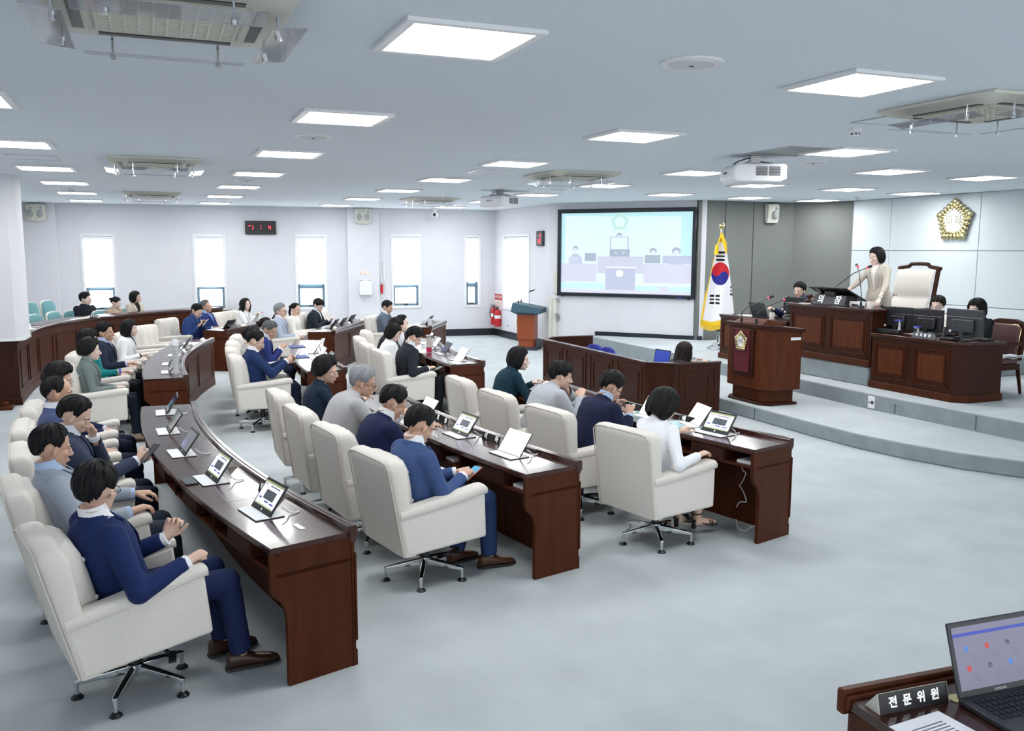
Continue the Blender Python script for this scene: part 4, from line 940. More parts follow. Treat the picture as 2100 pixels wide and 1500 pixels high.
# same row, second desk
sit(dict(sex='f', jacket=lin(112, 124, 124), shirt=lin(150, 160, 158), hair='puffy', head=(6, 2, 0), lean=-3, R=(0.27, -0.12, 0.62), L=LAPL, trousers=lin(24, 34, 46), seed=6, skin='c', shoes=lin(160, 140, 120)), 'rear_b', 10.66, 'woman in grey-green jacket with puffy black hair, legs beside the desk end')
chair_at('rear_b', 10.66, 'cream swivel armchair under the woman in grey-green jacket')
sit(dict(sex='f', jacket=lin(20, 126, 128), shirt=lin(16, 120, 122), hair='puffy', head=(4, 8, 0), lean=-15, pz=0.50, R=(0.30, -0.20, 0.67), L=LAPL, trousers=lin(24, 26, 36), seed=7, watch='R', sleeve=0.92, open=None), 'rear_b', 11.72, 'woman in teal jacket with blue wrist band')
chair_at('rear_b', 11.72, 'cream swivel armchair under the woman in teal jacket')
sit(dict(jacket=lin(34, 42, 62), shirt=lin(190, 200, 232), hair='thick', head=(-6, 0, 0), lean=-6, R=(0.28, -0.24, 0.668), L=LAPL, trousers=lin(24, 26, 36), seed=8, skin='b'), 'rear_b', 12.52, 'man in navy jacket with pale blue open shirt, between teal and white jackets')
chair_at('rear_b', 12.52, 'cream swivel armchair under the man with pale blue open shirt')
sit(dict(sex='f', jacket=WHITEC, shirt=lin(60, 66, 74), hair='bob2', head=(-6, 0, 0), lean=2, px=0.10, R=(0.30, -0.14, 0.66), L=LAPL, trousers=lin(30, 34, 44), seed=9, skin='c'), 'rear_b', 13.36, 'woman in white jacket with chin-length black hair facing the dais, rear row')
chair_at('rear_b', 13.36, 'cream swivel armchair under the rear-row woman in white jacket')
chair_at('rear_b', 14.22, 'empty cream swivel armchair at the far end of the rear row')
chair_at('rear_b', 15.3, 'empty cream swivel armchair against the panelled gallery rail', d=-0.54, turn=-0.3)
# far desk below the second window
sit(dict(jacket=lin(44, 66, 118), shirt=lin(60, 82, 130), hair='short', head=(-4, 34, 0), lean=14, px=0.10, R=(0.34, -0.12, 0.76), L=(0.36, 0.06, 0.79), rpn=(0, 0.4, 0.9), trousers=NAVY, vox=1.25, seed=10, glasses='thin'), 'rear_c', 16.62, 'man in blue jacket looking down at something in his hands, far left desk')
chair_at('rear_c', 16.62, 'cream swivel armchair of the man looking down at his hands, far desk', d=-0.58)
sit(dict(jacket=lin(38, 54, 108), shirt=LB, hair='short', hcol='salt', head=(4, -10, 0), lean=-14, R=ARM_R, L=LAPL, trousers=lin(30, 38, 70), vox=1.25, seed=11, skin='b', tie=lin(90, 120, 190)), 'rear_c', 17.35, 'grey-haired man in navy suit leaning back with raised chin')
chair_at('rear_c', 17.35, 'cream swivel armchair of the grey-haired man leaning back')
chair_at('rear_c', 17.85, 'empty buttoned cream armchair below the second window')
sit(dict(sex='f', jacket=WHITEC, shirt=lin(236, 224, 214), hair='long', head=(-12, 0, 0), lean=2, px=0.1, R=(0.38, -0.03, 0.80), L=(0.38, 0.04, 0.80), trousers=WHITEC, vox=1.25, seed=12, wave=0.008, skin='c', collar=False, cuff=False), 'rear_c', 18.3, 'woman in white suit with long wavy dark hair and clasped hands')
chair_at('rear_c', 18.35, 'cream swivel armchair of the woman with long wavy hair')
# gallery
GA = -0.85
put(dict(jacket=lin(26, 30, 38), open=None, jname='shirt', hair='thick', head=(34, 4, 0), lean=-3, R=(0.3, -0.1, 0.66), L=(0.3, 0.1, 0.66), vox=1.25, seed=13, glasses='thin', skin='c', lapel=True), (-1.19, 19.15, 0.10), GA, 'young man in black shirt sitting in the gallery')
put(dict(sex='f', jacket=lin(176, 160, 138), shirt=lin(190, 176, 156), hair='tied', head=(36, 24, 0), lean=2, R=LAPR, L=LAPL, vox=1.25, seed=14, skin='c'), (-0.68, 18.95, 0.06), GA, 'woman in beige trench coat with tied hair looking down in the gallery')
put(dict(sex='f', jacket=lin(206, 196, 180), shirt=lin(30, 30, 34), hair='bob', head=(36, 0, 0), lean=-2, R=LAPR, L=LAPL, vox=1.25, seed=15, glasses='thin', collar=False, skin='a'), (-0.30, 19.45, 0.13), GA, 'woman in cream jacket over black top in the gallery')
# middle row, first desk
sit(dict(jacket=BLUE, shirt=WHITEC, hair='short', head=(6, 30, 0), lean=-6, slump=14, px=0.06, pz=0.455, R=(0.31, -0.10, 0.66), L=(0.33, 0.03, 0.66), rpn=(0, 0.3, -0.9), rc=(45, 50, 40), lc=(50, 55, 40), trousers=lin(44, 62, 104), shoes=lin(88, 58, 42), vox=0.82, seed=16, skin='b', feet=dict(R=(0.52, -0.10), L=(0.38, 0.10))), 'middle_a', 5.50, 'man in mid-blue suit looking down at phone, end seat of the middle row')
chair_at('middle_a', 5.50, 'cream swivel armchair of the man in mid-blue suit, middle row end seat', tilt=3)
sit(dict(jacket=lin(24, 32, 66), shirt=WHITEC, hair='short', head=(-6, 30, 0), lean=16, slump=12, px=0.06, R=(0.48, -0.06, 0.78), L=(0.52, 0.08, 0.78), trousers=NAVY, vox=0.85, seed=17, skin='b'), 'middle_a', 6.28, 'man in dark navy suit bending over the middle desk with head bowed')
chair_at('middle_a', 6.28, 'cream swivel armchair behind the navy-suited man bending over the middle desk')
sit(dict(jacket=lin(172, 172, 174), shirt=lin(180, 180, 182), hair='thick', hcol='grey', head=(-18, 14, 0), lean=25, slump=14, px=0.05, pz=0.55, R=(0.56, -0.16, 0.79), L=(0.56, 0.10, 0.79), trousers=lin(60, 64, 74), glasses='dark', vox=0.85, seed=18, skin='b', collar=False), 'middle_a', 7.08, 'silver-haired man in pale grey jacket and black glasses leaning on the desk')
chair_at('middle_a', 7.08, 'cream swivel armchair behind the silver-haired man in pale grey jacket')
sit(dict(sex='f', jacket=lin(28, 42, 60), shirt=lin(28, 42, 60), hair='puffy', head=(-22, 8, 0), lean=10, px=0.09, pz=0.52, R=(0.50, -0.12, 0.78), L=(0.5, 0.1, 0.78), glasses='thin', trousers=DKNAVY, vox=0.95, seed=19, collar=False), 'middle_a', 7.92, 'woman in dark navy jacket with voluminous black hair seen from behind, middle row')
chair_at('middle_a', 7.92, 'cream swivel armchair behind the woman with voluminous black hair')
# middle row, second desk
sit(dict(jacket=lin(30, 50, 92), shirt=WHITEC, hair='short', head=(-4, 22, 0), lean=-4, px=0.02, R=(0.36, -0.08, 0.80), L=(0.38, 0.05, 0.80), rpn=(0.1, 0.9, 0.2), lpn=(0, -0.9, 0.2), rc=(35, 45, 30), trousers=lin(28, 34, 56), glasses='thin', tie=lin(70, 20, 34), vox=0.9, seed=20, skin='a'), 'middle_b', 10.80, 'man in navy suit and dark tie tapping a phone, middle row')
chair_at('middle_b', 10.80, 'cream swivel armchair of the man tapping his phone, middle row')
sit(dict(sex='f', jacket=lin(184, 184, 180), shirt=lin(184, 184, 180), hair='fringe', head=(24, 8, 0), lean=-4, R=LAPR, L=LAPL, trousers=lin(60, 62, 66), seed=21, collar=False, open=None, jname='cardigan'), 'middle_b', 11.62, 'woman in pale grey top with short black hair turned away, middle row')
chair_at('middle_b', 11.62, 'cream swivel armchair of the woman in pale grey top')
sit(dict(jacket=lin(40, 52, 110), shirt=LS, hair='short', hcol='salt', head=(-24, 28, 0), lean=14, px=0.12, R=(0.42, -0.10, 0.77), L=(0.42, 0.08, 0.77), rc=FIST, trousers=lin(36, 40, 70), seed=22, skin='b'), 'middle_b', 12.42, 'grey-haired tanned man in royal blue suit looking down, middle row')
chair_at('middle_b', 12.42, 'cream swivel armchair of the grey-haired man in royal blue suit')
sit(dict(sex='f', jacket=lin(28, 32, 48), shirt=lin(200, 200, 200), hair='tied', hcol='brown', head=(-4, 2, 0), lean=6, px=0.12, R=LAPR, L=LAPL, trousers=DKNAVY, vox=1.15, seed=23, skin='c'), 'middle_b', 13.25, 'woman in black suit with dark brown hair tied in a bun')
chair_at('middle_b', 13.25, 'cream swivel armchair of the woman with hair in a bun')
# far desk near the pilaster
sit(dict(jacket=lin(170, 180, 198), shirt=lin(240, 232, 238), hair='thick', hcol='grey', head=(-10, -2, 0), lean=-6, R=(0.3, -0.14, 0.62), L=LAPL, trousers=lin(120, 126, 140), glasses='dark', vox=1.15, seed=24), 'middle_c', 15.72, 'silver-haired man in pale blue jacket with glasses, far desk by the pilaster')
chair_at('middle_c', 15.72, 'cream swivel armchair of the silver-haired man in pale blue jacket')
sit(dict(sex='f', jacket=lin(240, 238, 232), open=None, jname='blouse', hair='tied', hcol='black', head=(-16, 4, 0), lean=-2, R=(0.3, -0.12, 0.62), L=LAPL, trousers=lin(60, 60, 66), vox=1.2, seed=25, tail=True, skin='a', lapel=False), 'middle_c', 16.45, 'woman in white blouse with low ponytail beside the silver-haired man')
chair_at('middle_c', 16.45, 'cream swivel armchair of the woman in white blouse with low ponytail')
sit(dict(jacket=lin(38, 46, 54), shirt=LS, hair='fringe', hcol='brown', head=(-6, 30, 0), lean=6, px=0.08, R=(0.40, -0.08, 0.76), L=(0.40, 0.06, 0.76), trousers=BLACKC, vox=1.2, seed=26, skin='c'), 'middle_c', 17.25, 'person with short brown hair in black suit looking down below the third window')
chair_at('middle_c', 17.25, 'cream swivel armchair of the short-haired person in black suit')
chair_at('middle_c', 18.1, 'empty cream swivel armchair showing behind the person below the third window')
# front row
sit(dict(jacket=lin(96, 106, 122), shirt=WHITEC, hair='short', head=(-2, 22, 0), lean=2, R=(0.34, -0.12, 0.70), L=(0.34, 0.08, 0.70), trousers=lin(60, 66, 80), vox=1.2, seed=27, glasses='thin', tie=lin(50, 54, 70), skin='b'), 'front_c', 16.1, 'man in slate grey suit sitting beside the fourth window')
chair_at('front_c', 16.1, 'cream swivel armchair of the man in slate grey suit')
sit(dict(jacket=lin(34, 38, 46), shirt=lin(226, 232, 240), hair='thick', head=(-4, 38, 0), lean=10, px=0.08, R=(0.32, -0.20, 0.66), L=LAPL, rc=(40, 50, 40), trousers=BLACKC, vox=0.95, seed=28, skin='a'), 'front_b', 10.75, 'young man in black jacket looking down at his lap, front row')
chair_at('front_b', 10.75, 'cream swivel armchair of the young man in black jacket')
sit(dict(sex='f', jacket=WHITEC, shirt=lin(220, 222, 226), hair='bob', head=(-16, 22, 0), lean=4, px=0.08, R=LAPR, L=LAPL, trousers=lin(60, 60, 66), seed=29, glasses='thin', skin='c', collar=False), 'front_b', 11.58, 'woman in white jacket with black bob, behind the young man in black')
chair_at('front_b', 11.58, 'cream swivel armchair of the woman with black bob behind the young man')
sit(dict(jacket=lin(30, 32, 38), open=None, jname='shirt', hair='fringe', head=(-10, 16, 0), lean=18, px=0.12, R=(0.50, -0.10, 0.80), L=(0.50, 0.06, 0.80), rc=(50, 60, 40), lc=(50, 60, 40), trousers=BLACKC, seed=30, skin='b'), 'front_b', 12.38, 'dark-haired person in black holding a phone above the front desk')
chair_at('front_b', 12.38, 'cream swivel armchair of the person in black holding a phone')
sit(dict(sex='f', jacket=WHITEC, open=None, jname='blouse', hair='tied', head=(-10, 6, 0), lean=12, px=0.12, R=LAPR, L=LAPL, mask=lin(226, 214, 184), trousers=lin(70, 70, 76), vox=1.15, seed=31, skin='c', lapel=False), 'front_b', 13.3, 'woman wearing a beige face mask', d=-0.34)
chair_at('front_b', 13.3, 'cream swivel armchair of the woman in beige face mask', d=-0.36)
sit(dict(sex='f', jacket=lin(238, 240, 244), shirt=WHITEC, hair='bob2', head=(-12, 30, 0), lean=6, px=0.05, R=(0.25, -0.25, 0.672), rc=(20, 30, 25), L=(0.42, 0.12, 0.76), skirt=lin(226, 228, 232), shoes=(0.012, 0.011, 0.011), heels=True, vox=0.82, seed=32, skin='a', collar=False, cuff=False, feet=dict(R=(0.44, -0.08, 0.14), L=(0.36, 0.03, 0.14))), 'front_a', 5.56, 'woman in white jacket and strappy heels, hand resting on armrest, front row end seat')
chair_at('front_a', 5.56, 'cream swivel armchair of the woman in white jacket and heels')
sit(dict(jacket=lin(26, 32, 60), shirt=LB, hair='thick', head=(-8, 36, 0), lean=20, slump=12, px=0.16, R=(0.46, -0.14, 0.78), L=(0.46, 0.08, 0.80), trousers=NAVY, glasses='dark', vox=0.85, seed=33, skin='b'), 'front_a', 6.42, 'man in dark navy suit and black glasses bending his head, front row')
chair_at('front_a', 6.42, 'cream swivel armchair behind the front-row man in navy suit and glasses')
sit(dict(jacket=lin(178, 182, 188), shirt=lin(184, 188, 194), hair='fringe', head=(-16, 12, 0), lean=26, slump=14, px=0.16, R=(0.56, -0.12, 0.79), L=(0.42, 0.02, 0.98), Lh=(0.3, 0.4, -0.9), ldir=(-0.1, -0.2, 0.9), lpn=(-0.8, 0, 0), lc=(50, 60, 40), trousers=lin(70, 76, 86), vox=0.9, seed=34, skin='a', collar=False), 'front_a', 7.26, 'man in light grey jacket resting chin on hand, front row beside green flask')
chair_at('front_a', 7.26, 'cream swivel armchair behind the front-row man in light grey jacket')
sit(dict(sex='f', jacket=lin(20, 50, 66), shirt=lin(20, 50, 66), hair='bob', head=(-16, 4, 0), lean=20, slump=10, px=0.20, pz=0.54, R=(0.60, -0.14, 0.78), L=(0.58, 0.08, 0.78), trousers=lin(20, 40, 52), vox=0.95, seed=35, skin='c', collar=False), 'front_a', 8.12, 'woman in dark teal jacket with black bob leaning on the front desk')
chair_at('front_a', 8.12, 'cream swivel armchair behind the woman in dark teal jacket')
# dais
put(dict(sex='f', stand=True, pz=0.90, jacket=lin(196, 188, 176), shirt=lin(238, 236, 228), hair='bob', head=(-14, 10, 0), lean=6, slump=4, turn=-6, R=(0.46, -0.30, 0.84), L=(0.36, 0.27, 0.80), trousers=lin(24, 24, 28), sleeve=0.80, vox=0.9, seed=36, skin='c', collar=False, watch='L', wcol=lin(220, 222, 226), open=0.18, cuff=False, px=-0.02), (9.42, 9.50, 0.625), PI+0.18, 'woman in beige jacket standing behind the high podium desk')
put(dict(jacket=lin(30, 38, 80), shirt=lin(70, 80, 96), hair='fringe', head=(16, 4, 0), lean=4, R=(0.44, -0.20, 0.76), L=(0.42, 0.16, 0.76), trousers=NAVY, glasses='thin', vox=1.0, seed=37, skin='a'), (9.50, 11.10, 0.47), PI+0.1, 'man in navy jacket with glasses seated at the dais side desk by the laptop')
put(dict(sex='f', jacket=lin(226, 222, 214), shirt=lin(236, 232, 226), hair='fringe', hcol='brown', head=(4, 6, 0), lean=2, R=(0.44, -0.14, 0.76), L=(0.44, 0.14, 0.76), trousers=BLACKC, glasses='thin', vox=1.0, seed=38, skin='c', collar=False), (9.62, 8.60, 0.41), PI+0.25, 'woman with short brown hair and glasses behind the two black monitors')
put(dict(sex='f', jacket=lin(26, 28, 32), open=None, jname='dress', hair='bob2', head=(-6, 8, 0), lean=4, R=(0.46, -0.12, 0.76), L=(0.46, 0.14, 0.76), trousers=lin(26, 28, 32), sleeve=0.55, glasses='thin', vox=1.0, seed=39, skin='c', lapel=False), (9.62, 7.98, 0.41), PI+0.1, 'woman in black dress with black bob behind the largest grey monitor')
put(dict(sex='f', jacket=lin(60, 58, 66), open=None, jname='blouse', hair='long', hcol='brown', head=(0, 12, 0), lean=16, px=0.0, pz=0.32, R=(0.40, -0.12, 0.66), L=(0.40, 0.12, 0.66), trousers=BLACKC, vox=1.0, seed=40, lapel=False), (6.22, 9.66, 0), 0.1, 'person with long dark hair seen from behind inside the panelled clerk enclosure')
# ================================================================== tablets and name plates on the curved desks
SCRW = mat('screen_page', lin(200, 200, 226), 0.25, emit=0.55, ecol=lin(206, 208, 232)); SCRD = mat('screen_dark', (0.018, 0.02, 0.03), 0.06, coat=1.0)
SCRG = mat('screen_olive_bar', lin(150, 160, 110), 0.3, emit=0.3); SCRB = mat('screen_blue', lin(40, 60, 150), 0.3, emit=0.3); SCRK = mat('screen_photo', lin(76, 84, 92), 0.3, noise=0.9, nscale=130, emit=0.12); SCRT = mat('screen_text', lin(110, 108, 126), 0.3, emit=0.1)
SCRX = mat('screen_white_glare', lin(248, 250, 250), 0.3, emit=1.1, ecol=(1, 1, 1)); SCRV = mat('screen_violet', lin(92, 88, 150), 0.1, emit=0.25, coat=1)  # white screen: an overexposed reflection given as emission
COVER = mat('white_tablet_cover', lin(238, 240, 242), 0.55); COVUN = mat('tablet_cover_underside', (0.03, 0.03, 0.035), 0.5)
def tablet_proto(kind, case='white'):
    r = empty('tablet'); w, h = 0.275, 0.185
    if case == 'white':
        MB().b2((-0.075, -w/2, 0.003), (0.085, w/2, 0.008)).build('folio_cover', COVER, r, 0.002); MB().b2((-0.074, -w/2+0.002, 0), (0.084, w/2-0.002, 0.004)).build('cover_underside', COVUN, r)
    tl = R(35); M = Matrix.Translation((0.0, 0, 0.009)) @ Matrix.Rotation(tl, 4, 'Y')     # plate plane: y across, z up the plate, leaning to +x
    body = MB().b2((0, -w/2, 0), (0.008, w/2, h)); body.tr(M); body.build('tablet_body', BLACKP, r, 0.003)
    q = MB(); x = -0.0006; b = 0.014; lo = 0.030
    def rc(y0, y1, z0, z1, mi, dx=0.0): q.add([(x-dx, y0, z0), (x-dx, y1, z0), (x-dx, y1, z1), (x-dx, y0, z1)], [(0, 3, 2, 1)], mi)
    Y0, Y1, Z0, Z1 = -w/2+b, w/2-b, lo, h-0.016
    if kind == 'page':
        rc(Y0, Y1, Z0, Z1, 0); rc(Y0, Y1, Z1-0.012, Z1, 1, .0003); rc(Y0, Y1, Z0, Z0+0.008, 1, .0003); rc(-0.075, 0.06, Z0+0.042, Z0+0.095, 3, .0003); rc(0.075, 0.105, Z0+0.035, Z0+0.045, 2, .0003)
        rc(-0.09, 0.04, Z1-0.026, Z1-0.019, 4, .0003); rc(0.085, 0.11, Z1-0.024, Z1-0.018, 4, .0003)
        rc(-0.03, 0.02, Z0+0.026, Z0+0.034, 2, .0003); rc(-0.10, -0.05, Z0+0.024, Z0+0.032, 2, .0003)
        for k in range(6): rc(-0.1+k*0.035, -0.088+k*0.035, Z1-0.036, Z1-0.033, 4, .0003)
    elif kind == 'white': rc(-w/2+0.004, w/2-0.004, 0.004, h-0.004, 5)
    elif kind == 'dark': rc(Y0, Y1, Z0, Z1, 6); rc(0.0, Y1-0.01, Z0+0.01, Z0+0.06, 7, .0003)
    else: rc(Y0, Y1, Z0, Z1, 6)
    q.tr(M); q.build('screen', [SCRW, SCRG, SCRB, SCRK, SCRT, SCRX, SCRD, SCRV], r)
    if kind != 'white':
        q = MB()
        for dy, dz in ((-0.0035, -0.0035), (0.0035, -0.0035), (-0.0035, 0.0035), (0.0035, 0.0035)): q.add([(x, dy-0.003, 0.016+dz-0.003), (x, dy+0.003, 0.016+dz-0.003), (x, dy+0.003, 0.016+dz+0.003), (x, dy-0.003, 0.016+dz+0.003)], [(0, 3, 2, 1)])
        q.tr(M); q.build('home_mark', WLET, r)
    if case == 'white':
        q = MB(); q.add([(0.03, -0.05, 0.008), (0.03, 0.05, 0.008), (0.072, 0.05, 0.085), (0.072, -0.05, 0.085), (0.033, -0.05, 0.007), (0.033, 0.05, 0.007), (0.076, 0.05, 0.083), (0.076, -0.05, 0.083)], [(0, 1, 2, 3), (7, 6, 5, 4), (0, 4, 5, 1), (3, 2, 6, 7), (0, 3, 7, 4), (1, 5, 6, 2)]); q.build('kickstand', STEEL, r)
        q = MB(); q.tube([(0.075, -0.12, 0.05), (0.10, -0.13, 0.03), (0.12, -0.11, 0.012), (0.15, -0.12, 0.006), (0.18, -0.1, 0.006)], 0.004, 7); q.build('charging_cable', PLASTW, r, smooth=True)
    else:
        q = MB(); q.add([(0.015, -w/2, 0.0), (0.015, w/2, 0), (0.115, w/2, 0.165), (0.115, -w/2, 0.165), (0.18, -w/2, 0.0), (0.18, w/2, 0.0), (0.085, w/2, 0.10), (0.085, -w/2, 0.10)], [(0, 1, 2, 3), (2, 1, 0, 3), (6, 5, 4, 7), (4, 5, 6, 7)]); 
        q = MB(); q.extr([(0.012, 0.0), (0.118, 0.158), (0.124, 0.154), (0.018, 0.0)], w, lambda a, b, t: (a, t-w/2, b)); q.extr([(0.072, 0.075), (0.185, 0.0), (0.190, 0.004), (0.076, 0.082)], w, lambda a, b, t: (a, t-w/2, b)); q.build('folding_case', DARKP, r, 0.002)
        MB().b2((-0.11, -w/2, 0), (0.01, w/2, 0.006)).build('keyboard_cover', DARKP, r, 0.002)
    return r
TP = {k: tablet_proto(k) for k in ('page', 'white', 'dark', 'black')}; TPC = tablet_proto('black', 'black')
for o in list(TP.values())+[TPC]: o.location = (0, 0, -50)
def tab(kind, seg, y, lab, d=0.20, turn=0.0, case='white', lat=0.0):
    p = edge_pt(seg, y, d, lat); return place(TP[kind] if case == 'white' else TPC, USED, (float(p[0]), float(p[1]), ZT), angle(seg, y)+turn, lab, 'tablet', 'tablets on the curved desks')
tab('page', 'rear_a', 4.76, 'tablet with lit web page on white cover, end of the rear desk closest to camera', 0.19)
tab('page', 'rear_a', 5.60, 'tablet with lit web page beside the phone lying on the rear desk', 0.17)
tab('dark', 'rear_a', 6.44, 'tablet with grey violet screen on white cover, middle of the rear desk', 0.16)
tab('black', 'rear_a', 7.28, 'tablet with blank reflecting screen, fourth from the rear desk end', 0.17)
tab('dark', 'rear_a', 8.15, 'tablet with violet screen at the aisle end of the rear desk', 0.20)
tab('black', 'rear_b', 10.86, 'tablet on white cover beside the tall stack of paper cups', 0.28)
tab('black', 'rear_b', 11.66, 'tablet on white cover second from the cup stack', 0.28)
tab('black', 'rear_b', 12.62, 'tablet on white cover third from the cup stack', 0.28)
tab('black', 'rear_b', 13.5, 'tablet on white cover farthest along the desk with the cup stack', 0.28)
tab('page', 'middle_a', 6.30, 'tablet with lit web page beside the folded eyeglasses', 0.24)
tab('white', 'middle_a', 5.54, 'tablet with reflection painted white over its screen at the middle desk end', 0.22)
tab('white', 'middle_a', 7.10, 'bright white tablet in front of the silver-haired man with black glasses', 0.27)
tab('black', 'middle_a', 7.95, 'tablet in front of the woman with voluminous black hair', 0.27)
tab('white', 'middle_b', 12.3, 'bright tablet on white cover nearest the far blue folder', 0.3)
tab('black', 'middle_b', 11.5, 'dark tablet between the two blue folders', 0.3); tab('black', 'middle_b', 10.9, 'dark tablet in front of the man tapping his phone', 0.3)
tab('page', 'front_a', 5.62, 'tablet with lit web page on the front row desk end beside black name plate', 0.20)
tab('white', 'front_a', 6.42, 'white-screened tablet under the bowed head of the front-row man in glasses', 0.24)
tab('white', 'front_a', 5.98, 'white-screened tablet beside the bowed woman in white jacket', 0.33, turn=-0.35)
tab('white', 'front_b', 10.72, 'tablet glaring white beside papers at the front desk with tumbler', 0.24)
tab('dark', 'front_b', 11.5, 'tablet with violet dark screen, second from the papers', 0.26)
tab('black', 'front_b', 12.25, 'tablet with grey screen beside the tumbler', 0.28); tab('white', 'front_b', 12.95, 'tablet with white screen farthest along the front desk with tumbler', 0.26)
tab('black', 'rear_c', 16.72, 'black cased tablet standing beside white papers on the far left desk', 0.22, case='black'); tab('black', 'rear_c', 18.2, 'black cased tablet behind the pink-capped water bottle', 0.25, case='black')
tab('black', 'middle_c', 16.15, 'black cased tablet closest to the near end of the far pilaster desk', 0.25, case='black'); tab('black', 'middle_c', 16.55, 'black cased tablet in the middle of the far pilaster desk', 0.30, case='black'); tab('black', 'middle_c', 17.2, 'black cased tablet on red booklet on the far pilaster desk', 0.25, case='black')
tab('black', 'front_c', 16.4, 'black cased tablet behind the glass tumbler on the small far desk', 0.22, case='black')
PLATE = mat('name_plate_black', (0.012, 0.012, 0.013), 0.25); PLATEM = mat('name_plate_metal', lin(206, 204, 194), 0.35, 0.3)
def plate(loc, rz, text, lab, L=0.26, hgt=0.055, size=0.05, col=PLATE, group=None):
    # a triangular prism; its lettered face looks towards local -x
    r = empty('name_plate', loc, rz); q = MB(); q.extr([(-0.032, 0.0), (-0.016, hgt), (0.035, 0.0)], L, lambda a, b, t: (a, t-L/2, b)); q.build('plate_body', PLATEM, r, 0.001)
    a = math.atan2(0.016, hgt); q = MB(); hh = math.hypot(0.016, hgt)
    nx, nz = -math.cos(a), math.sin(a); e = 0.001
    P0 = np.array([-0.032+nx*e, 0, nz*e]); ud = np.array([math.sin(a), 0, math.cos(a)])
    c = [P0+[0, -L/2+0.003, 0], P0+[0, L/2-0.003, 0], P0+ud*hh*0.97+[0, L/2-0.003, 0], P0+ud*hh*0.97+[0, -L/2+0.003, 0]]
    q.add(c+[p-np.array([nx, 0, nz])*0.0008 for p in c], [(0, 1, 2, 3), (7, 6, 5, 4), (0, 4, 5, 1), (1, 5, 6, 2), (2, 6, 7, 3), (3, 7, 4, 0)]); q.build('plate_face', col, r)
    if text: 
        for i, chh in enumerate(text):
            n = len(text); y = (L*0.30)*(1-2*i/(n-1)) if n > 1 else 0
            o = P0+ud*hh*0.47+np.array([nx, 0, nz])*0.0012+np.array([0, y, 0])
            lettering(chh, size, WLET, r, frame_mtx(o, (0, -1, 0), tuple(ud)), depth=0.0006, bold=0.0012)
    return tag(r, lab, 'name plate', group)
def plate_at(seg, y, text, lab, d=0.375, lat=0, **k): p = edge_pt(seg, y, d, lat); return plate((float(p[0]), float(p[1]), ZT), angle(seg, y), text, lab, **k)
plate_at('rear_a', 5.08, '박상', 'black name plate with white letters at the rear desk end closest to camera'); plate_at('rear_a', 5.98, '김', 'black name plate mostly hidden behind the second rear desk tablet')
plate_at('middle_a', 6.84, '조용', 'black name plate behind the tablet beside the folded eyeglasses'); plate_at('middle_a', 5.98, '이하', 'black name plate behind the glaring white tablet, middle desk end')
plate_at('front_a', 6.02, '배신', 'black name plate behind the front row end tablet'); plate_at('front_a', 6.78, '이', 'black name plate beside the bowed head of the woman in white jacket')
for i, (y, t) in enumerate(((12.9, ''), (13.75, ''), (14.45, ''))): plate_at('rear_b', y, t, ['small grey prism name plate seen from behind, closest to the cup stack', 'small grey prism name plate, middle one on the desk with cup stack', 'small grey prism name plate at the far corner of the desk with cup stack'][i], L=0.2)
for seg, y, l in (('rear_c', 17.0, 'small grey name plate beside the black cased tablet, far left desk'), ('middle_c', 15.9, 'small grey name plate at the near end of the far pilaster desk'), ('middle_c', 16.85, 'small grey name plate in the middle of the far pilaster desk'), ('middle_c', 17.6, 'small grey name plate at the far end of the pilaster desk')):
    plate_at(seg, y, '', l, L=0.2)
# ------------------------------------------------------------------ loose things on the desks
def sheet(loc, rz, w, h, lab, m=WHITEP, th=0.002, name='paper_sheet', lines=0, cat='paper'):
    r = empty(name, loc, rz); MB().b2((-w/2, -h/2, 0), (w/2, h/2, th)).build('sheet', m, r)
    if lines:
        q = MB()
        for k in range(lines): q.b2((w/2-0.05-k*0.014, -h*0.3, th), (w/2-0.045-k*0.014, h*0.3*(1-0.2*(k % 3)), th+0.0004))
        q.build('printed_line', INK, r)
    return tag(r, lab, cat)
def on(seg, y, d=0.2, z=ZT): p = edge_pt(seg, y, d); return (float(p[0]), float(p[1]), z+0.0005)
def phone(loc, rot, lab, scr=SCRD, body=BLACKP, L=0.155):
    r = empty('mobile_phone', loc); r.rotation_euler = rot; MB().b2((-L/2, -0.037, -0.004), (L/2, 0.037, 0.004)).build('phone_body', body, r, 0.003)
    MB().b2((-L/2+0.005, -0.034, 0.0038), (L/2-0.005, 0.034, 0.0046)).build('screen', scr, r); return tag(r, lab, 'phone')
def in_hand(seg, y, lp, rot, lab, **k):
    p = edge_pt(seg, y, -HUB); a = angle(seg, y); v = Matrix.Rotation(a, 3, 'Z') @ Vector(lp); return phone((p[0]+v.x, p[1]+v.y, v.z), (rot[0], rot[1], rot[2]+a), lab, **k)
l = on('rear_a', 5.62, 0.05, ZT+0.004); phone(l, (0, 0, 1.75), 'black mobile phone lying on the rear desk')
in_hand('rear_a', 6.42, (0.485, -0.175, 0.79), (0, -0.75, 0.3), 'black phone held by the man with hand at his chin')
in_hand('middle_a', 5.50, (0.42, -0.035, 0.655), (0, -0.45, 0.2), 'phone with teal lit screen held in the lap of the man in mid-blue suit', scr=mat('screen_teal', lin(70, 140, 170), 0.2, emit=0.35), body=mat('orange_phone_case', lin(210, 90, 60), 0.4))
in_hand('middle_b', 10.80, (0.50, -0.0, 0.875), (0, -0.9, 0.1), 'dark phone tapped by the man in navy suit with tie')
in_hand('front_b', 12.38, (0.60, -0.02, 0.845), (0.2, -0.8, 0.2), 'silver phone held by the person in black', body=STEEL)
in_hand('front_b', 10.75, (0.44, -0.20, 0.65), (0, -0.3, 0.2), 'phone resting by the lap of the young man in black jacket', scr=mat('screen_green_grey', lin(90, 112, 110), 0.2))
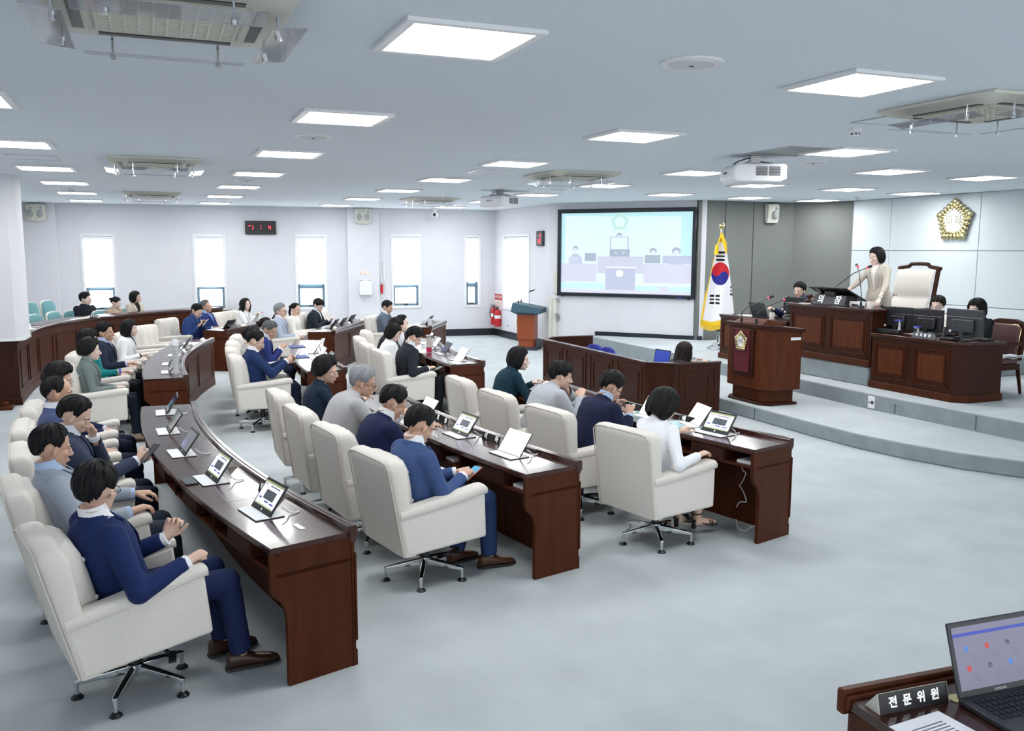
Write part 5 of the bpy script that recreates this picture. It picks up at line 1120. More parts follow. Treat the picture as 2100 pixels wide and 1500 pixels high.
in_hand('rear_c', 16.62, (0.44, -0.02, 0.83), (0, -0.9, 0.4), 'white phone held by the man in blue jacket at the far left desk', body=PLASTW)
sheet(on('rear_a', 4.42, 0.26), angle('rear_a', 4.4), 0.03, 0.10, 'small white paper strip beside the end tablet on the rear desk')
sheet(on('front_a', 6.78, 0.16), angle('front_a', 6.7)+0.25, 0.21, 0.30, 'white paper between the bowed man in glasses and the woman in white')
GL_M = mat('glass_desk_sheet', lin(170, 205, 208), 0.03, coat=0.5)
for y, n in ((6.5, 'before the bowed man in glasses'), (5.98, 'beside the front row end tablet')): 
    p = on('front_a', y, 0.27, ZT-0.0004); sheet((p[0], p[1], ZT), angle('front_a', y), 0.25, 0.40, 'pale glass desk sheet '+n, GL_M, 0.0015, 'glass_sheet', 0, 'glass sheet')
sheet(on('front_b', 10.5, 0.13), angle('front_b', 10.5)+0.05, 0.12, 0.30, 'white papers at the near end of the front desk with tumbler'); sheet(on('front_b', 11.9, 0.06), angle('front_b', 11.9), 0.18, 0.36, 'open white papers beside the tumbler in front of the man in black')
sheet(on('middle_a', 6.95, 0.13), angle('middle_a', 6.95), 0.2, 0.3, 'white paper before the silver-haired man with black glasses')
BLUEFO = mat('blue_folder', lin(58, 78, 140), 0.5)
for y, n in ((11.85, 'blue folder nearer the man tapping his phone'), (13.1, 'blue folder farther along the middle desk')): sheet(on('middle_b', y, 0.09), angle('middle_b', y)+0.1, 0.23, 0.31, n, BLUEFO, 0.008, 'folder', 0, 'folder')
sheet(on('middle_b', 12.75, 0.27), angle('middle_b', 12.75), 0.2, 0.3, 'white papers beside the far blue folder'); sheet(on('middle_b', 11.15, 0.25), angle('middle_b', 11.1), 0.2, 0.3, 'white papers in front of the tapping man')
sheet(on('rear_b', 14.2, 0.25), angle('rear_b', 14.2), 0.22, 0.32, 'white papers at the far end of the desk with the cup stack'); sheet(on('rear_c', 16.55, 0.12), angle('rear_c', 16.5), 0.2, 0.3, 'white papers at the near end of the far left desk')
sheet(on('middle_c', 15.6, 0.16), angle('middle_c', 15.6), 0.2, 0.36, 'white papers at the near end of the far pilaster desk'); sheet(on('middle_c', 17.35, 0.3), angle('middle_c', 17.3), 0.1, 0.2, 'red booklet under a black cased tablet', REDM, 0.01, 'booklet', 0, 'booklet')
def cups(loc, lab):
    r = empty('paper_cup_stack', loc); q = MB(); prof = [(0.0, 0), (0.033, 0), (0.036, 0.19), (0.0, 0.19)]; q.lathe(prof); q.build('clear_bag', mat('clear_bag', lin(226, 232, 236), 0.2, alpha=0.5), r, smooth=True)
    q = MB()
    for k in range(12): q.lathe([(0, 0.19+k*0.012), (0.034, 0.19+k*0.012), (0.039, 0.198+k*0.012), (0, 0.198+k*0.012)])
    q.lathe([(0, 0.33), (0.037, 0.33), (0.030, 0.40), (0, 0.40)]); q.build('paper_cup', PLASTW, r, smooth=True); return tag(r, lab, 'cups')
p = on('rear_b', 10.7, 0.36); cups(p, 'tall tower of white paper cups at the near end of a rear desk')
def bottle(loc, lab, cap, body, h=0.2, r0=0.032, mi=None, name='water_bottle', cat='bottle'):
    r = empty(name, loc); MB().lathe([(0, 0), (r0, 0), (r0, h*0.62), (r0*0.9, h*0.7), (r0*0.42, h*0.86), (r0*0.4, h*0.9), (0, h*0.9)]).build('bottle_body', body, r, smooth=True)
    MB().lathe([(0, h*0.88), (r0*0.46, h*0.88), (r0*0.46, h), (0, h)]).build('cap', cap, r, smooth=True); MB().lathe([(r0*0.99, h*0.25), (r0*1.02, h*0.25), (r0*1.02, h*0.5), (r0*0.99, h*0.5)]).build('bottle_label', mi or WHITEP, r, smooth=True); return tag(r, lab, cat)
BOT = mat('clear_bottle', (0.85, 0.9, 0.92), 0.08, alpha=0.55)
bottle(on('rear_c', 17.75, 0.30), 'clear water bottle with pink cap before the woman with wavy hair', mat('pink_cap', lin(226, 90, 160), 0.4), BOT, 0.22); bottle(on('rear_c', 17.3, 0.30), 'clear water bottle with white cap beside the black cased tablet', PLASTW, BOT, 0.2)
def tumbler(loc, lab, h, r0, bodym, capm, extra=None):
    r = empty('tumbler', loc); MB().lathe([(0, 0), (r0*0.86, 0), (r0, h*0.85), (0, h*0.85)]).build('tumbler_body', bodym, r, smooth=True); MB().lathe([(0, h*0.85), (r0*1.02, h*0.85), (r0*1.02, h), (r0*0.9, h*1.01), (0, h*1.01)]).build('lid', capm, r, smooth=True)
    if extra: MB().lathe([(r0*0.9, h*0.03), (r0*0.905, h*0.03), (r0*0.935, h*0.3), (r0*0.9, h*0.3)]).build('coloured_band', extra, r, smooth=True)
    return tag(r, lab, 'tumbler')
tumbler(on('front_b', 11.75, 0.13), 'tall tumbler with pink base and yellow print on the front desk', 0.24, 0.042, mat('tumbler_print', lin(206, 200, 190), 0.3, noise=0.2, nscale=20), STEEL, mat('tumbler_pink', lin(190, 40, 90), 0.4))
tumbler(on('front_a', 7.05, 0.24), 'dark green thermos flask with steel lid on the front row desk', 0.27, 0.040, mat('flask_green', lin(30, 84, 66), 0.45, bump=0.3, bscale=300), STEEL)
r = empty('glass_tumbler', on('front_c', 16.05, 0.36)); MB().lathe([(0, 0), (0.035, 0), (0.042, 0.13), (0.039, 0.13), (0.033, 0.006), (0, 0.006)]).build('glass_body', mat('cut_glass', (0.85, 0.88, 0.9), 0.05, alpha=0.5), r, smooth=True); tag(r, 'clear glass tumbler on the small far desk', 'glass')
def cup(loc, lab, m=PLASTW): r = empty('paper_cup', loc); MB().lathe([(0, 0), (0.026, 0), (0.036, 0.085), (0.033, 0.085), (0.024, 0.005), (0, 0.005)]).build('cup_body', m, r, smooth=True); return tag(r, lab, 'cup')
cup(on('rear_c', 17.95, 0.2), 'white paper cup before the woman with wavy hair'); cup(on('front_b', 12.1, 0.15), 'white paper cup half hidden behind the tumbler')
# eyeglasses lying on the middle desk
p = on('middle_a', 6.42, 0.06, ZT+0.002); r = empty('eyeglasses', p, angle('middle_a', 6.4)+0.2); q = MB()
for s in (-1, 1):
    q.tube([(0.0, s*0.034+0.022*math.cos(a), 0.022+0.02*math.sin(a)) for a in np.linspace(0, 2*PI, 17)], 0.0016, 6); 
q.tube([(0, -0.012, 0.026), (0, 0, 0.03), (0, 0.012, 0.026)], 0.0015, 6); q.build('rims', STEEL, r, smooth=True)
for s in (-1, 1): MB().tube([(0, s*0.057, 0.028), (0.09, s*0.05, 0.012), (0.14, s*0.045, 0.002)], 0.0015, 6).build('temple', STEEL, r, smooth=True)
tag(r, 'thin metal eyeglasses lying folded open on the middle desk', 'eyeglasses')
# drawers' paper stacks seen in the desk shelves
for seg, y, lab in (('middle_a', 5.18, 'white papers in the open shelf at the middle desk end'), ('front_a', 5.20, 'white papers in the open shelf at the front desk end'), ('middle_a', 6.1, 'white papers in the open shelf below the eyeglasses')):
    p = edge_pt(seg, y, 0.17); sheet((float(p[0]), float(p[1]), 0.586), angle(seg, y), 0.22, 0.15, lab, WHITEP, 0.02, 'paper_stack')
# hanging white cables under the front desk end
q = MB(); P = []
for k in range(26): t = k/25; pt = edge_pt('front_a', 5.45, 0.36, 0.05*math.sin(t*14)*(0.3+0.7*t)); P.append((pt[0], pt[1], 0.55-0.42*t+0.02*math.sin(t*22)))
q.tube(P, 0.004, 6); P = [edge_pt('front_a', 5.30, 0.34-0.1*math.sin(t*3), -0.12+0.3*t) for t in np.linspace(0, 1, 12)]; q.tube([(p[0], p[1], 0.006+0.05*max(0, math.sin(i*0.9-1))) for i, p in enumerate(P)], 0.005, 6)
tag(q.build('cable', PLASTW, None, smooth=True), 'white tangled cable hanging under the front row desk end', 'cable')
# ================================================================== projection screen, flag, clock, signs
scr = empty('projection_screen', qw(1.48, 0, 2.07)); tag(scr, 'large projection screen in black frame showing the podium live', 'projection screen')
q = MB(); slab(q, qw, -0.0, 2.97, -0.085, 0.0, 2.90, 2.985); slab(q, qw, -0.0, 2.97, -0.085, 0, 1.18, 1.255); slab(q, qw, -0.0, 0.075, -0.085, 0, 1.25, 2.9); slab(q, qw, 2.895, 2.97, -0.085, 0, 1.25, 2.9)
for u in (0.12, 2.85): slab(q, qw, u-0.03, u+0.03, -0.05, -0.01, 1.16, 1.185)
offs(q, scr).build('screen_frame', mat('screen_frame_black', lin(26, 32, 42), 0.3), scr, 0.012)
q = MB(); slab(q, qw, 2.62, 2.72, -0.087, -0.084, 1.205, 1.212); offs(q, scr).build('indicator_light', mat('blue_indicator', lin(60, 90, 200), 0.3, emit=0.6), scr)
def pale(n, c): c = tuple(0.75*x+0.25*y for x, y in zip(c, (0.80, 0.90, 0.94))); return mat('projected_'+n, (0.22, 0.22, 0.22), 0.7, emit=0.53, ecol=tuple(max(0, x-0.2) for x in c))
PJ = [pale('white', lin(226, 250, 252)), pale('cyan', lin(190, 238, 246)), pale('lilac', lin(218, 218, 240)), pale('hair', lin(150, 160, 186)), pale('skin', lin(226, 226, 238)), pale('suit', lin(180, 182, 214)), pale('desk', lin(208, 206, 232)), pale('mark', lin(186, 232, 214)), pale('line', lin(240, 246, 250)), pale('wood', lin(198, 200, 226))]
q = MB(); U0, U1, V0, V1 = 0.075, 2.895, 1.255, 2.90
def pu(x, y): return (U0+(U1-U0)*x, V1-(V1-V0)*y)
lay = [0.0]
def poly(pts, mi):
    lay[0] += 0.00012; V = []
    for x, y in pts: u, z = pu(x, y); V.append(qw(u, -0.03-lay[0], z))
    q.add(V, [tuple(range(len(V)))], mi)
def rect(x0, y0, x1, y1, mi): poly([(x0, y0), (x1, y0), (x1, y1), (x0, y1)], mi)
def blob(x, y, rx, ry, mi, n=20): poly([(x+rx*math.cos(2*PI*k/n), y+ry*math.sin(2*PI*k/n)) for k in range(n)], mi)
def fig(x, y, s, suit=5, hair=3, bob=False):
    poly([(x-2.6*s, y+5.2*s*1.7), (x-2.1*s, y+2.6*s*1.7), (x-0.6*s, y+1.5*s*1.7), (x+0.6*s, y+1.5*s*1.7), (x+2.1*s, y+2.6*s*1.7), (x+2.6*s, y+5.2*s*1.7)], suit); blob(x, y-0.15*s, s*(1.25 if bob else 1.05), s*1.8, hair); blob(x, y+0.35*s*1.7, s*0.8, s*1.25, 4)
rect(0, 0, 1, 1, 0); rect(0, 0, 0.03, 0.98, 1); rect(0.915, 0, 1, 0.55, 1); poly([(0, 0), (1, 0), (1, 0.06), (0, 0.03)], 1)
for k in range(5):
    a0, a1 = -PI/2+k*2*PI/5, -PI/2+(k+1)*2*PI/5
    for w in np.linspace(0, 1, 5)[:-1]: blob(0.46+0.058*((1-w)*math.cos(a0)+w*math.cos(a1)), 0.115+0.092*((1-w)*math.sin(a0)+w*math.sin(a1)), 0.011, 0.018, 7, 10)
blob(0.46, 0.115, 0.04, 0.064, 0)
rect(0.385, 0.30, 0.395, 0.47, 5); rect(0.52, 0.30, 0.53, 0.47, 5); rect(0.385, 0.295, 0.53, 0.305, 5)
fig(0.457, 0.285, 0.020, 0); rect(0.385, 0.45, 0.54, 0.54, 3)
fig(0.115, 0.45, 0.022, 5); rect(0.06, 0.55, 0.15, 0.61, 9); rect(0.19, 0.50, 0.28, 0.60, 3)
fig(0.715, 0.475, 0.022, 0, 3, True); fig(0.885, 0.475, 0.026, 5, 3, True); rect(0.655, 0.52, 0.77, 0.62, 3); rect(0.785, 0.525, 0.995, 0.62, 5)
rect(0, 0.63, 0.285, 0.86, 6); rect(0.29, 0.54, 0.645, 0.75, 9); rect(0.645, 0.63, 1, 0.86, 6); rect(0.36, 0.665, 0.59, 0.685, 8); rect(0.355, 0.685, 0.585, 0.97, 5); blob(0.465, 0.75, 0.03, 0.045, 8)
rect(0, 0.88, 0.35, 0.95, 1); rect(0.585, 0.90, 0.76, 0.97, 1); poly([(0.75, 0.90), (0.83, 0.90), (0.86, 1.0), (0.78, 1.0)], 6); rect(0.84, 0.90, 1, 0.97, 1); rect(0, 0.955, 1, 1, 2)

offs(q, scr).build('projected_picture', PJ, scr)
for x, c in ((0.432, '의'), (0.488, '장')):
    u, z = pu(x, 0.50); o = Vector(qw(u, -0.034, z))-Vector(scr.location); lettering(c, 0.075, PJ[8], scr, frame_mtx(o, (QD[0], QD[1], 0), (0, 0, 1)), depth=0.0002)
# white shutter leaves with handles where the screen wall begins
r = empty('folding_door', qw(-0.1, -0.0, 0)); tag(r, 'narrow white folding door leaves with lever handles beside the screen wall', 'door')
q = MB(); slab(q, qw, -0.20, -0.115, -0.07, 0.0, 0.02, 1.13); slab(q, qw, -0.11, -0.01, -0.07, 0.0, 0.02, 1.13); offs(q, r).build('lower_leaf', PLASTC, r, 0.006)
q = MB(); slab(q, qw, -0.10, 0.0, -0.05, 0.0, 1.22, 1.70); offs(q, r).build('upper_leaf', PLASTC, r, 0.006)
for z in (1.10, 0.78, 0.70):
    q = MB(); slab(q, qw, -0.03, 0.03, -0.10, -0.06, z, z+0.02); slab(q, qw, 0.0, 0.03, -0.10, 0.0, z-0.05, z); offs(q, r).build('lever_handle', STEEL, r, 0.004)
# wall thermometer display on the side wall
o = (SWX-0.03, 17.93, 2.39); r = empty('digital_display', o); tag(r, 'small black digital display with red digits on the side wall', 'display')
MB().b2((-0.03, -0.17, -0.165), (0.03, 0.17, 0.165)).build('display_case', DARKP, r, 0.012); 
def seg7(mb, s, fr, h=1.0):
    on_ = {'0': 'abcdef', '1': 'bc', '2': 'abged', '3': 'abgcd', '4': 'fgbc', '5': 'afgcd', '6': 'afgedc', '7': 'abc', '8': 'abcdefg', '9': 'abcdfg', '-': 'g'}[s]; w, t = 0.5*h, 0.11*h
    bars = dict(a=(0, h-t, w, h), g=(0, h/2-t/2, w, h/2+t/2), d=(0, 0, w, t), f=(0, h/2, t, h), b=(w-t, h/2, w, h), e=(0, 0, t, h/2), c=(w-t, 0, w, h/2))
    for k, b in bars.items(): mb[0 if k in on_ else 1].add([fr(b[0], b[1]), fr(b[2], b[1]), fr(b[2], b[3]), fr(b[0], b[3])], [(0, 1, 2, 3)])
qa, qb = MB(), MB()
for s, y, z in (('8', -0.02, 0.02), ('0', 0.06, -0.10), ('8', -0.02, -0.10)): seg7((qa, qb), s, lambda a, b, y=y, z=z: (-0.0315, y-a, z+b), 0.085)
qa.build('red_digit', LEDR, r); lettering('PM', 0.06, mat('grey_lettering', lin(170, 176, 184), 0.5), r, frame_mtx((-0.0315, 0.085, 0.06), (0, -1, 0), (0, 0, 1)))
# digital wall clock
o = fw(5.08, -0.04, 2.63); r = empty('digital_clock', o); tag(r, 'black digital wall clock with red digits on the far wall', 'clock'); cx = lambda a, b, v=-0.027: tuple(np.array(fw(5.08+a, -0.04+v, 2.63+b))-np.array(o))
def lslab(mb, *a): slab(mb, lambda u, v, z: tuple(np.array(fw(5.08+u, -0.04+v, 2.63+z))-np.array(o)), *a); return mb
lslab(MB(), -0.345, 0.345, -0.025, 0.035, -0.155, 0.155).build('clock_case', BLACKP, r, 0.006)
q = MB()
for a in ((-0.30, 0.30, 0.11, 0.113), (-0.30, 0.30, -0.11, -0.107), (-0.30, -0.297, -0.11, 0.113), (0.297, 0.30, -0.11, 0.113)): lslab(q, a[0], a[1], -0.027, -0.024, a[2], a[3])
q.build('trim_line', mat('olive_line', lin(120, 124, 70), 0.5), r)
qa, qb = MB(), MB(); qa.add([cx(-0.265, 0.045), cx(-0.225, 0.05), cx(-0.225, 0.035), cx(-0.265, 0.03)], [(0, 1, 2, 3)])
for s, x in (('1', -0.225), ('8', -0.10), ('8', 0.06), ('4', 0.165)):
    if x in (-0.10, 0.06): seg7((MB(), qb), s, lambda a, b, x=x: cx(x+a+b*0.1, b-0.055), 0.11)
    else: seg7((qa, qb), s, lambda a, b, x=x: cx(x+a+b*0.1, b-0.055), 0.11)
for z in (0.03, -0.03): qa.add([cx(0.0, z), cx(0.018, z), cx(0.018, z+0.018), cx(0.0, z+0.018)], [(0, 1, 2, 3)])
qa.build('lit_digit', LEDR, r); qb.build('unlit_digit', LEDD, r)
q = MB(); q.cyl(cx(-0.01, 0.155, 0.02), cx(-0.01, 0.46, 0.02), 0.004, n=6); q.build('cord', PLASTC, r)
# escape-descender box with its sign, on the pilaster
o = fw(7.45, -0.21, 1.22); r = empty('escape_box', o); q = MB(); slab(q, lambda u, v, z: tuple(np.array(fw(7.45+u, -0.21+v, 1.22+z))-np.array(o)), -0.15, 0.15, -0.06, 0.07, -0.17, 0.17); q.build('box_body', PLASTW, r, 0.02)
q = MB()
for u in (-0.10, 0.10): slab(q, lambda u_, v, z: tuple(np.array(fw(7.45+u_, -0.21+v, 1.22+z))-np.array(o)), u-0.02, u+0.02, -0.03, 0.0, 0.17, 0.185)
q.build('latch', DARKP, r); tag(r, 'white wall box with two latches on the pilaster', 'box')
o = fw(7.44, -0.145, 1.58); r = empty('wall_sign', o); lf = lambda u, v, z: tuple(np.array(fw(7.44+u, -0.145+v, 1.58+z))-np.array(o)); q = MB(); slab(q, lf, -0.135, 0.135, -0.006, 0.004, -0.04, 0.04); q.build('sign_board', mat('cream_sign', lin(244, 238, 228), 0.5), r)
for i, c in enumerate('완강기'): lettering(c, 0.05, mat('red_lettering', lin(196, 70, 66), 0.5), r, frame_mtx(lf(-0.09+0.09*i, -0.0065, 0.008), (FD[0], FD[1], 0), (0, 0, 1)), depth=0.0003)
q = MB(); slab(q, lf, -0.11, 0.11, -0.0075, -0.006, -0.03, -0.026); q.build('underline', MAT['red_lettering'], r); tag(r, 'small cream wall sign with red letters above the white box', 'sign')
o = fw(7.86, -0.06, 1.5); r = empty('descender_hook', o); lf = lambda u, v, z: tuple(np.array(fw(7.86+u, -0.06+v, 1.5+z))-np.array(o)); q = MB(); q.tube([lf(-0.03, 0, 0.35), lf(0.05, -0.03, 0.35), lf(0.06, -0.03, -0.12)], 0.012, 8); q.tube([lf(-0.03, 0, 0.33), lf(-0.02, -0.02, 0.0), lf(0.01, -0.02, -0.15)], 0.012, 8); q.build('white_arm', PLASTW, r, smooth=True)
q = MB(); slab(q, lf, -0.03, 0.03, -0.04, 0.03, -0.42, -0.20); q.build('red_case', REDM, r, 0.01); tag(r, 'white bracket with small red case on the wall beside the pilaster', 'bracket')
# fire extinguishers and signs in the corner
def extinguisher(loc, lab):
    r = empty('fire_extinguisher', loc); MB().lathe([(0, 0), (0.075, 0), (0.08, 0.02), (0.08, 0.34), (0.06, 0.40), (0.025, 0.42), (0, 0.42)]).build('cylinder_body', REDM, r, smooth=True)
    q = MB(); q.lathe([(0.0, 0.42), (0.022, 0.42), (0.022, 0.47), (0, 0.47)]); q.box((-0.03, 0, 0.49), (0.12, 0.02, 0.015)); q.box((-0.02, 0, 0.465), (0.10, 0.02, 0.012)); q.build('valve_handle', BLACKP, r, 0.002)
    MB().tube([(0, 0.02, 0.45), (-0.05, 0.09, 0.43), (-0.07, 0.10, 0.30), (-0.06, 0.085, 0.18)], 0.011, 8).build('hose', BLACKP, r, smooth=True); MB().lathe([(0.0805, 0.2), (0.081, 0.2), (0.081, 0.28), (0.0805, 0.28)]).build('label_band', WHITEP, r, smooth=True); return tag(r, lab, 'fire extinguisher', 'corner fire extinguishers')
extinguisher((7.965, 20.62, 0.28), 'red fire extinguisher nearer the window corner, partly behind the other'); extinguisher((7.965, 20.36, 0.25), 'red fire extinguisher hanging in front beside its sign')
for y, n in ((20.62, 'closer to the corner'), (20.36, 'closer to the side window')):
    r = empty('fire_sign', (SWX-0.012, y, 0.86)); MB().b2((-0.004, -0.11, -0.19), (0.004, 0.11, 0.19)).build('sign_board', mat('pale_sign', lin(232, 222, 214), 0.5), r); MB().b2((-0.006, -0.11, 0.04), (-0.003, 0.11, 0.19)).build('red_band', REDM, r)
    for i, c in enumerate('소화기'): lettering(c, 0.075, WLET, r, frame_mtx((-0.0065, 0.065-0.065*i, 0.115), (0, -1, 0), (0, 0, 1)), depth=0.0003)
    q = MB()
    for k in range(3): q.b2((-0.005, -0.08, -0.04-k*0.045), (-0.0035, 0.08, -0.03-k*0.045))
    q.build('printed_line', REDM, r); tag(r, 'red and white fire extinguisher sign '+n, 'sign')
r = empty('wall_socket', (SWX-0.006, 19.9, 0.30)); MB().b2((-0.006, -0.04, -0.06), (0.006, 0.04, 0.06)).build('socket_plate', PLASTW, r, 0.003); MB().b2((-0.008, -0.02, -0.02), (0, 0.02, 0.02)).build('socket_face', DARKP, r); tag(r, 'white wall socket below the side window', 'socket')
r = empty('wall_socket', (8.296, 8.37, 0.262)); MB().b2((-0.005, -0.055, -0.075), (0.01, 0.055, 0.075)).build('socket_plate', PLASTW, r, 0.004); q = MB(); q.b2((-0.008, -0.04, -0.02), (0, 0.0, 0.02)); q.b2((-0.008, 0.02, -0.012), (0, 0.04, 0.006)); q.build('socket_face', DARKP, r); tag(r, 'white socket plate set in the riser of the dais step', 'socket')
# ------------------------------------------------------------------ flag
FP = (9.45, 13.25, 0.37); fr_ = empty('flag_stand', FP); tag(fr_, 'gold-fringed white national flag hanging from a pole on silver stand', 'flag')
MB().lathe([(0, 0), (0.20, 0), (0.205, 0.025), (0.15, 0.035), (0.15, 0.06), (0.09, 0.07), (0.085, 0.11), (0.03, 0.13), (0.03, 0.24), (0, 0.24)], n=36).build('stand_base', CHROME, fr_, smooth=True)
MB().cyl((0, 0, 0.2), (0, 0, 2.13), 0.018, n=14).build('pole', CHROME, fr_, smooth=True); MB().b2((-0.03, -0.03, 0.33), (0.03, 0.03, 0.37)).build('pole_clamp', BLACKP, fr_, 0.006)
q = MB(); q.ell((0, 0, 2.20), (0.055, 0.055, 0.06), None, 20, 14); q.lathe([(0, 2.12), (0.03, 2.12), (0.02, 2.15), (0, 2.15)]); q.build('finial', GOLD, fr_, smooth=True)
# cloth: a (0..1) across from the open left edge to the right, b (0..1) downwards; view plane normal to the camera direction
fv = nrm(np.array([-FP[0], -FP[1], 0])); fxr = np.array([-fv[1], fv[0], 0]); NA, NB = 64, 150; q = MB(); V = []
def flag_pt(a, b):
    z = 2.06-1.50*b-0.20*(1-abs(2*a-1.0)**1.3)*max(0, b-0.75)*2.2*(0.6+0.8*(0.55-abs(a-0.35))) if False else 2.06-1.52*b
    left = -0.015-0.30*b**0.85; right = 0.035+0.245*b**0.8
    if b > 0.80: z -= (b-0.80)*0.75*(1-abs((a-0.30)/0.7)**1.2)
    x = left+(right-left)*a; dep = 0.035*math.sin(a*9+1.0+b*1.5)*(0.25+b)+0.05
    return fxr*x*1.0+fv*dep+np.array([0, 0, z])
for j in range(NB+1):
    for i in range(NA+1): V.append(flag_pt(i/NA, j/NB))
F, MI = [], []
def flag_col(a, b):
    p = flag_pt(a, b); x = np.dot(p, fxr); z = p[2]; w = 2.06
    if b < 0.095 or b > 0.955 or a < 0.045: return 4
    c = np.array([0.00, 1.36]); dx, dz = (x-c[0])/0.155, (z-c[1])/0.205; rr = math.hypot(dx, dz)
    if rr < 1:
        t = R(35); u = dx*math.cos(t)-dz*math.sin(t); v = dx*math.sin(t)+dz*math.cos(t)
        red = v > 0
        if math.hypot(u+0.5, v) < 0.5: red = True
        if math.hypot(u-0.5, v) < 0.5: red = False
        return 1 if red else 2
    def bars(cx, cz, wx, broken):
        for k in range(3):
            zz = cz-k*0.066
            if abs(z-zz-(x-cx)*0.02) < 0.018 and abs(x-cx) < wx and not (broken[k] and abs(x-cx) < 0.012): return True
        return False
    if bars(-0.005, 1.735, 0.075, (0, 0, 0)) or bars(-0.08, 0.965, 0.088, (1, 1, 1)) or bars(0.215, 1.13, 0.03, (0, 1, 0)): return 3
    return 0
for j in range(NB):
    for i in range(NA):
        k = j*(NA+1)+i; F.append((k, k+1, k+NA+2, k+NA+1)); MI.append(flag_col((i+0.5)/NA, (j+0.5)/NB))
V2 = [p-fv*0.006 for p in V]; n = len(V); q.v = [np.array(V), np.array(V2)]; q.n = 2*n; q.f = [list(f) for f in F]+[[n+i for i in reversed(f)] for f in F]; q.m = MI+MI
YEL = mat('gold_fringe', lin(240, 200, 40), 0.8, noise=0.15, nscale=60)
fl = q.build('flag_cloth', [mat('flag_white', lin(240, 240, 244), 0.85), mat('flag_red', lin(200, 30, 44), 0.85), mat('flag_blue', lin(36, 40, 140), 0.85), mat('flag_black', lin(20, 20, 24), 0.85), YEL], fr_, smooth=True)
q = MB()
for k in range(70):
    a = k/69; p = flag_pt(a, 0.985)+fv*0.004; q.box(p+np.array([0, 0, -0.045]), (0.007, 0.004, 0.10), (0, random.uniform(-.1, .1), math.atan2(fxr[1], fxr[0])))
for k in range(18): p = flag_pt(0.02, 0.66+0.32*k/17); q.box(p-fxr*0.02+np.array([0, 0, -0.03]), (0.008, 0.004, 0.08), (0, 0.25, math.atan2(fxr[1], fxr[0])))
q.build('fringe', YEL, fl)
q = MB(); q.tube([(0, 0, 2.10), tuple(-fxr*0.02+fv*0.07+np.array([0, 0, 2.0])), tuple(-fxr*0.07+fv*0.09+np.array([0, 0, 1.86]))], 0.012, 8); q.cyl(tuple(-fxr*0.07+fv*0.09+np.array([0, 0, 1.87])), tuple(-fxr*0.08+fv*0.09+np.array([0, 0, 1.70])), 0.028, 0.04, 14); q.tube([tuple(fv*0.08+np.array([0, 0, 2.06])), tuple(fxr*0.06+fv*0.09+np.array([0, 0, 1.9])), tuple(fxr*0.10+fv*0.09+np.array([0, 0, 1.72]))], [0.02, 0.035, 0.012], 10); q.build('tassel', YEL, fr_, smooth=True)
# ------------------------------------------------------------------ council emblem
def emblem(name, parent, M, rad, lab=None):
    r = empty(name); 
    if parent is not None: r.parent = parent
    r.matrix_local = M; q = MB()
    for k in range(5):
        a0, a1 = PI/2+k*2*PI/5, PI/2+(k+1)*2*PI/5; p0 = np.array([math.cos(a0), math.sin(a0)]); p1 = np.array([math.cos(a1), math.sin(a1)])
        for j in range(5):
            w = j/5; c = (p0*(1-w)+p1*w); ang = math.atan2(c[1], c[0]); L = np.linalg.norm(c)*rad; k_ = 0.15 if j == 0 else 0.105
            q.ell((c[0]*rad*0.95, c[1]*rad*0.95, rad*0.09), (rad*0.17, rad*k_, rad*0.10), (0, 0, ang), 14, 10); q.ell((c[0]*rad*0.74, c[1]*rad*0.74, rad*0.08), (rad*0.20, rad*0.075, rad*0.09), (0, 0, ang), 14, 8)
    q.build('petal_ring', GOLD, r, smooth=True)
    q = MB(); q.lathe([(0, rad*0.04), (rad*0.60, rad*0.04), (rad*0.62, rad*0.13), (0, rad*0.15)], n=40); q.build('disc', PLASTW, r, smooth=True); q = MB(); q.tube([(rad*0.615*math.cos(a), rad*0.615*math.sin(a), rad*0.12) for a in np.linspace(0, 2*PI, 41)], rad*0.022, 8); q.build('disc_rim', GOLD, r, smooth=True)
    for i, c in enumerate('의회'): lettering(c, rad*0.52, mat('emblem_lettering', lin(150, 146, 120), 0.5), r, frame_mtx((rad*(-0.25+0.5*i), 0, rad*0.155), (1, 0, 0), (0, 1, 0)), depth=0.001)
    if lab: tag(r, lab, 'emblem')
    return r
emblem('council_emblem', None, frame_mtx((12.81, 11.27, 2.66), (0, -1, 0), (0, 0, 1)), 0.345, 'gold petal pentagon emblem with white disc on the pale panelled wall')
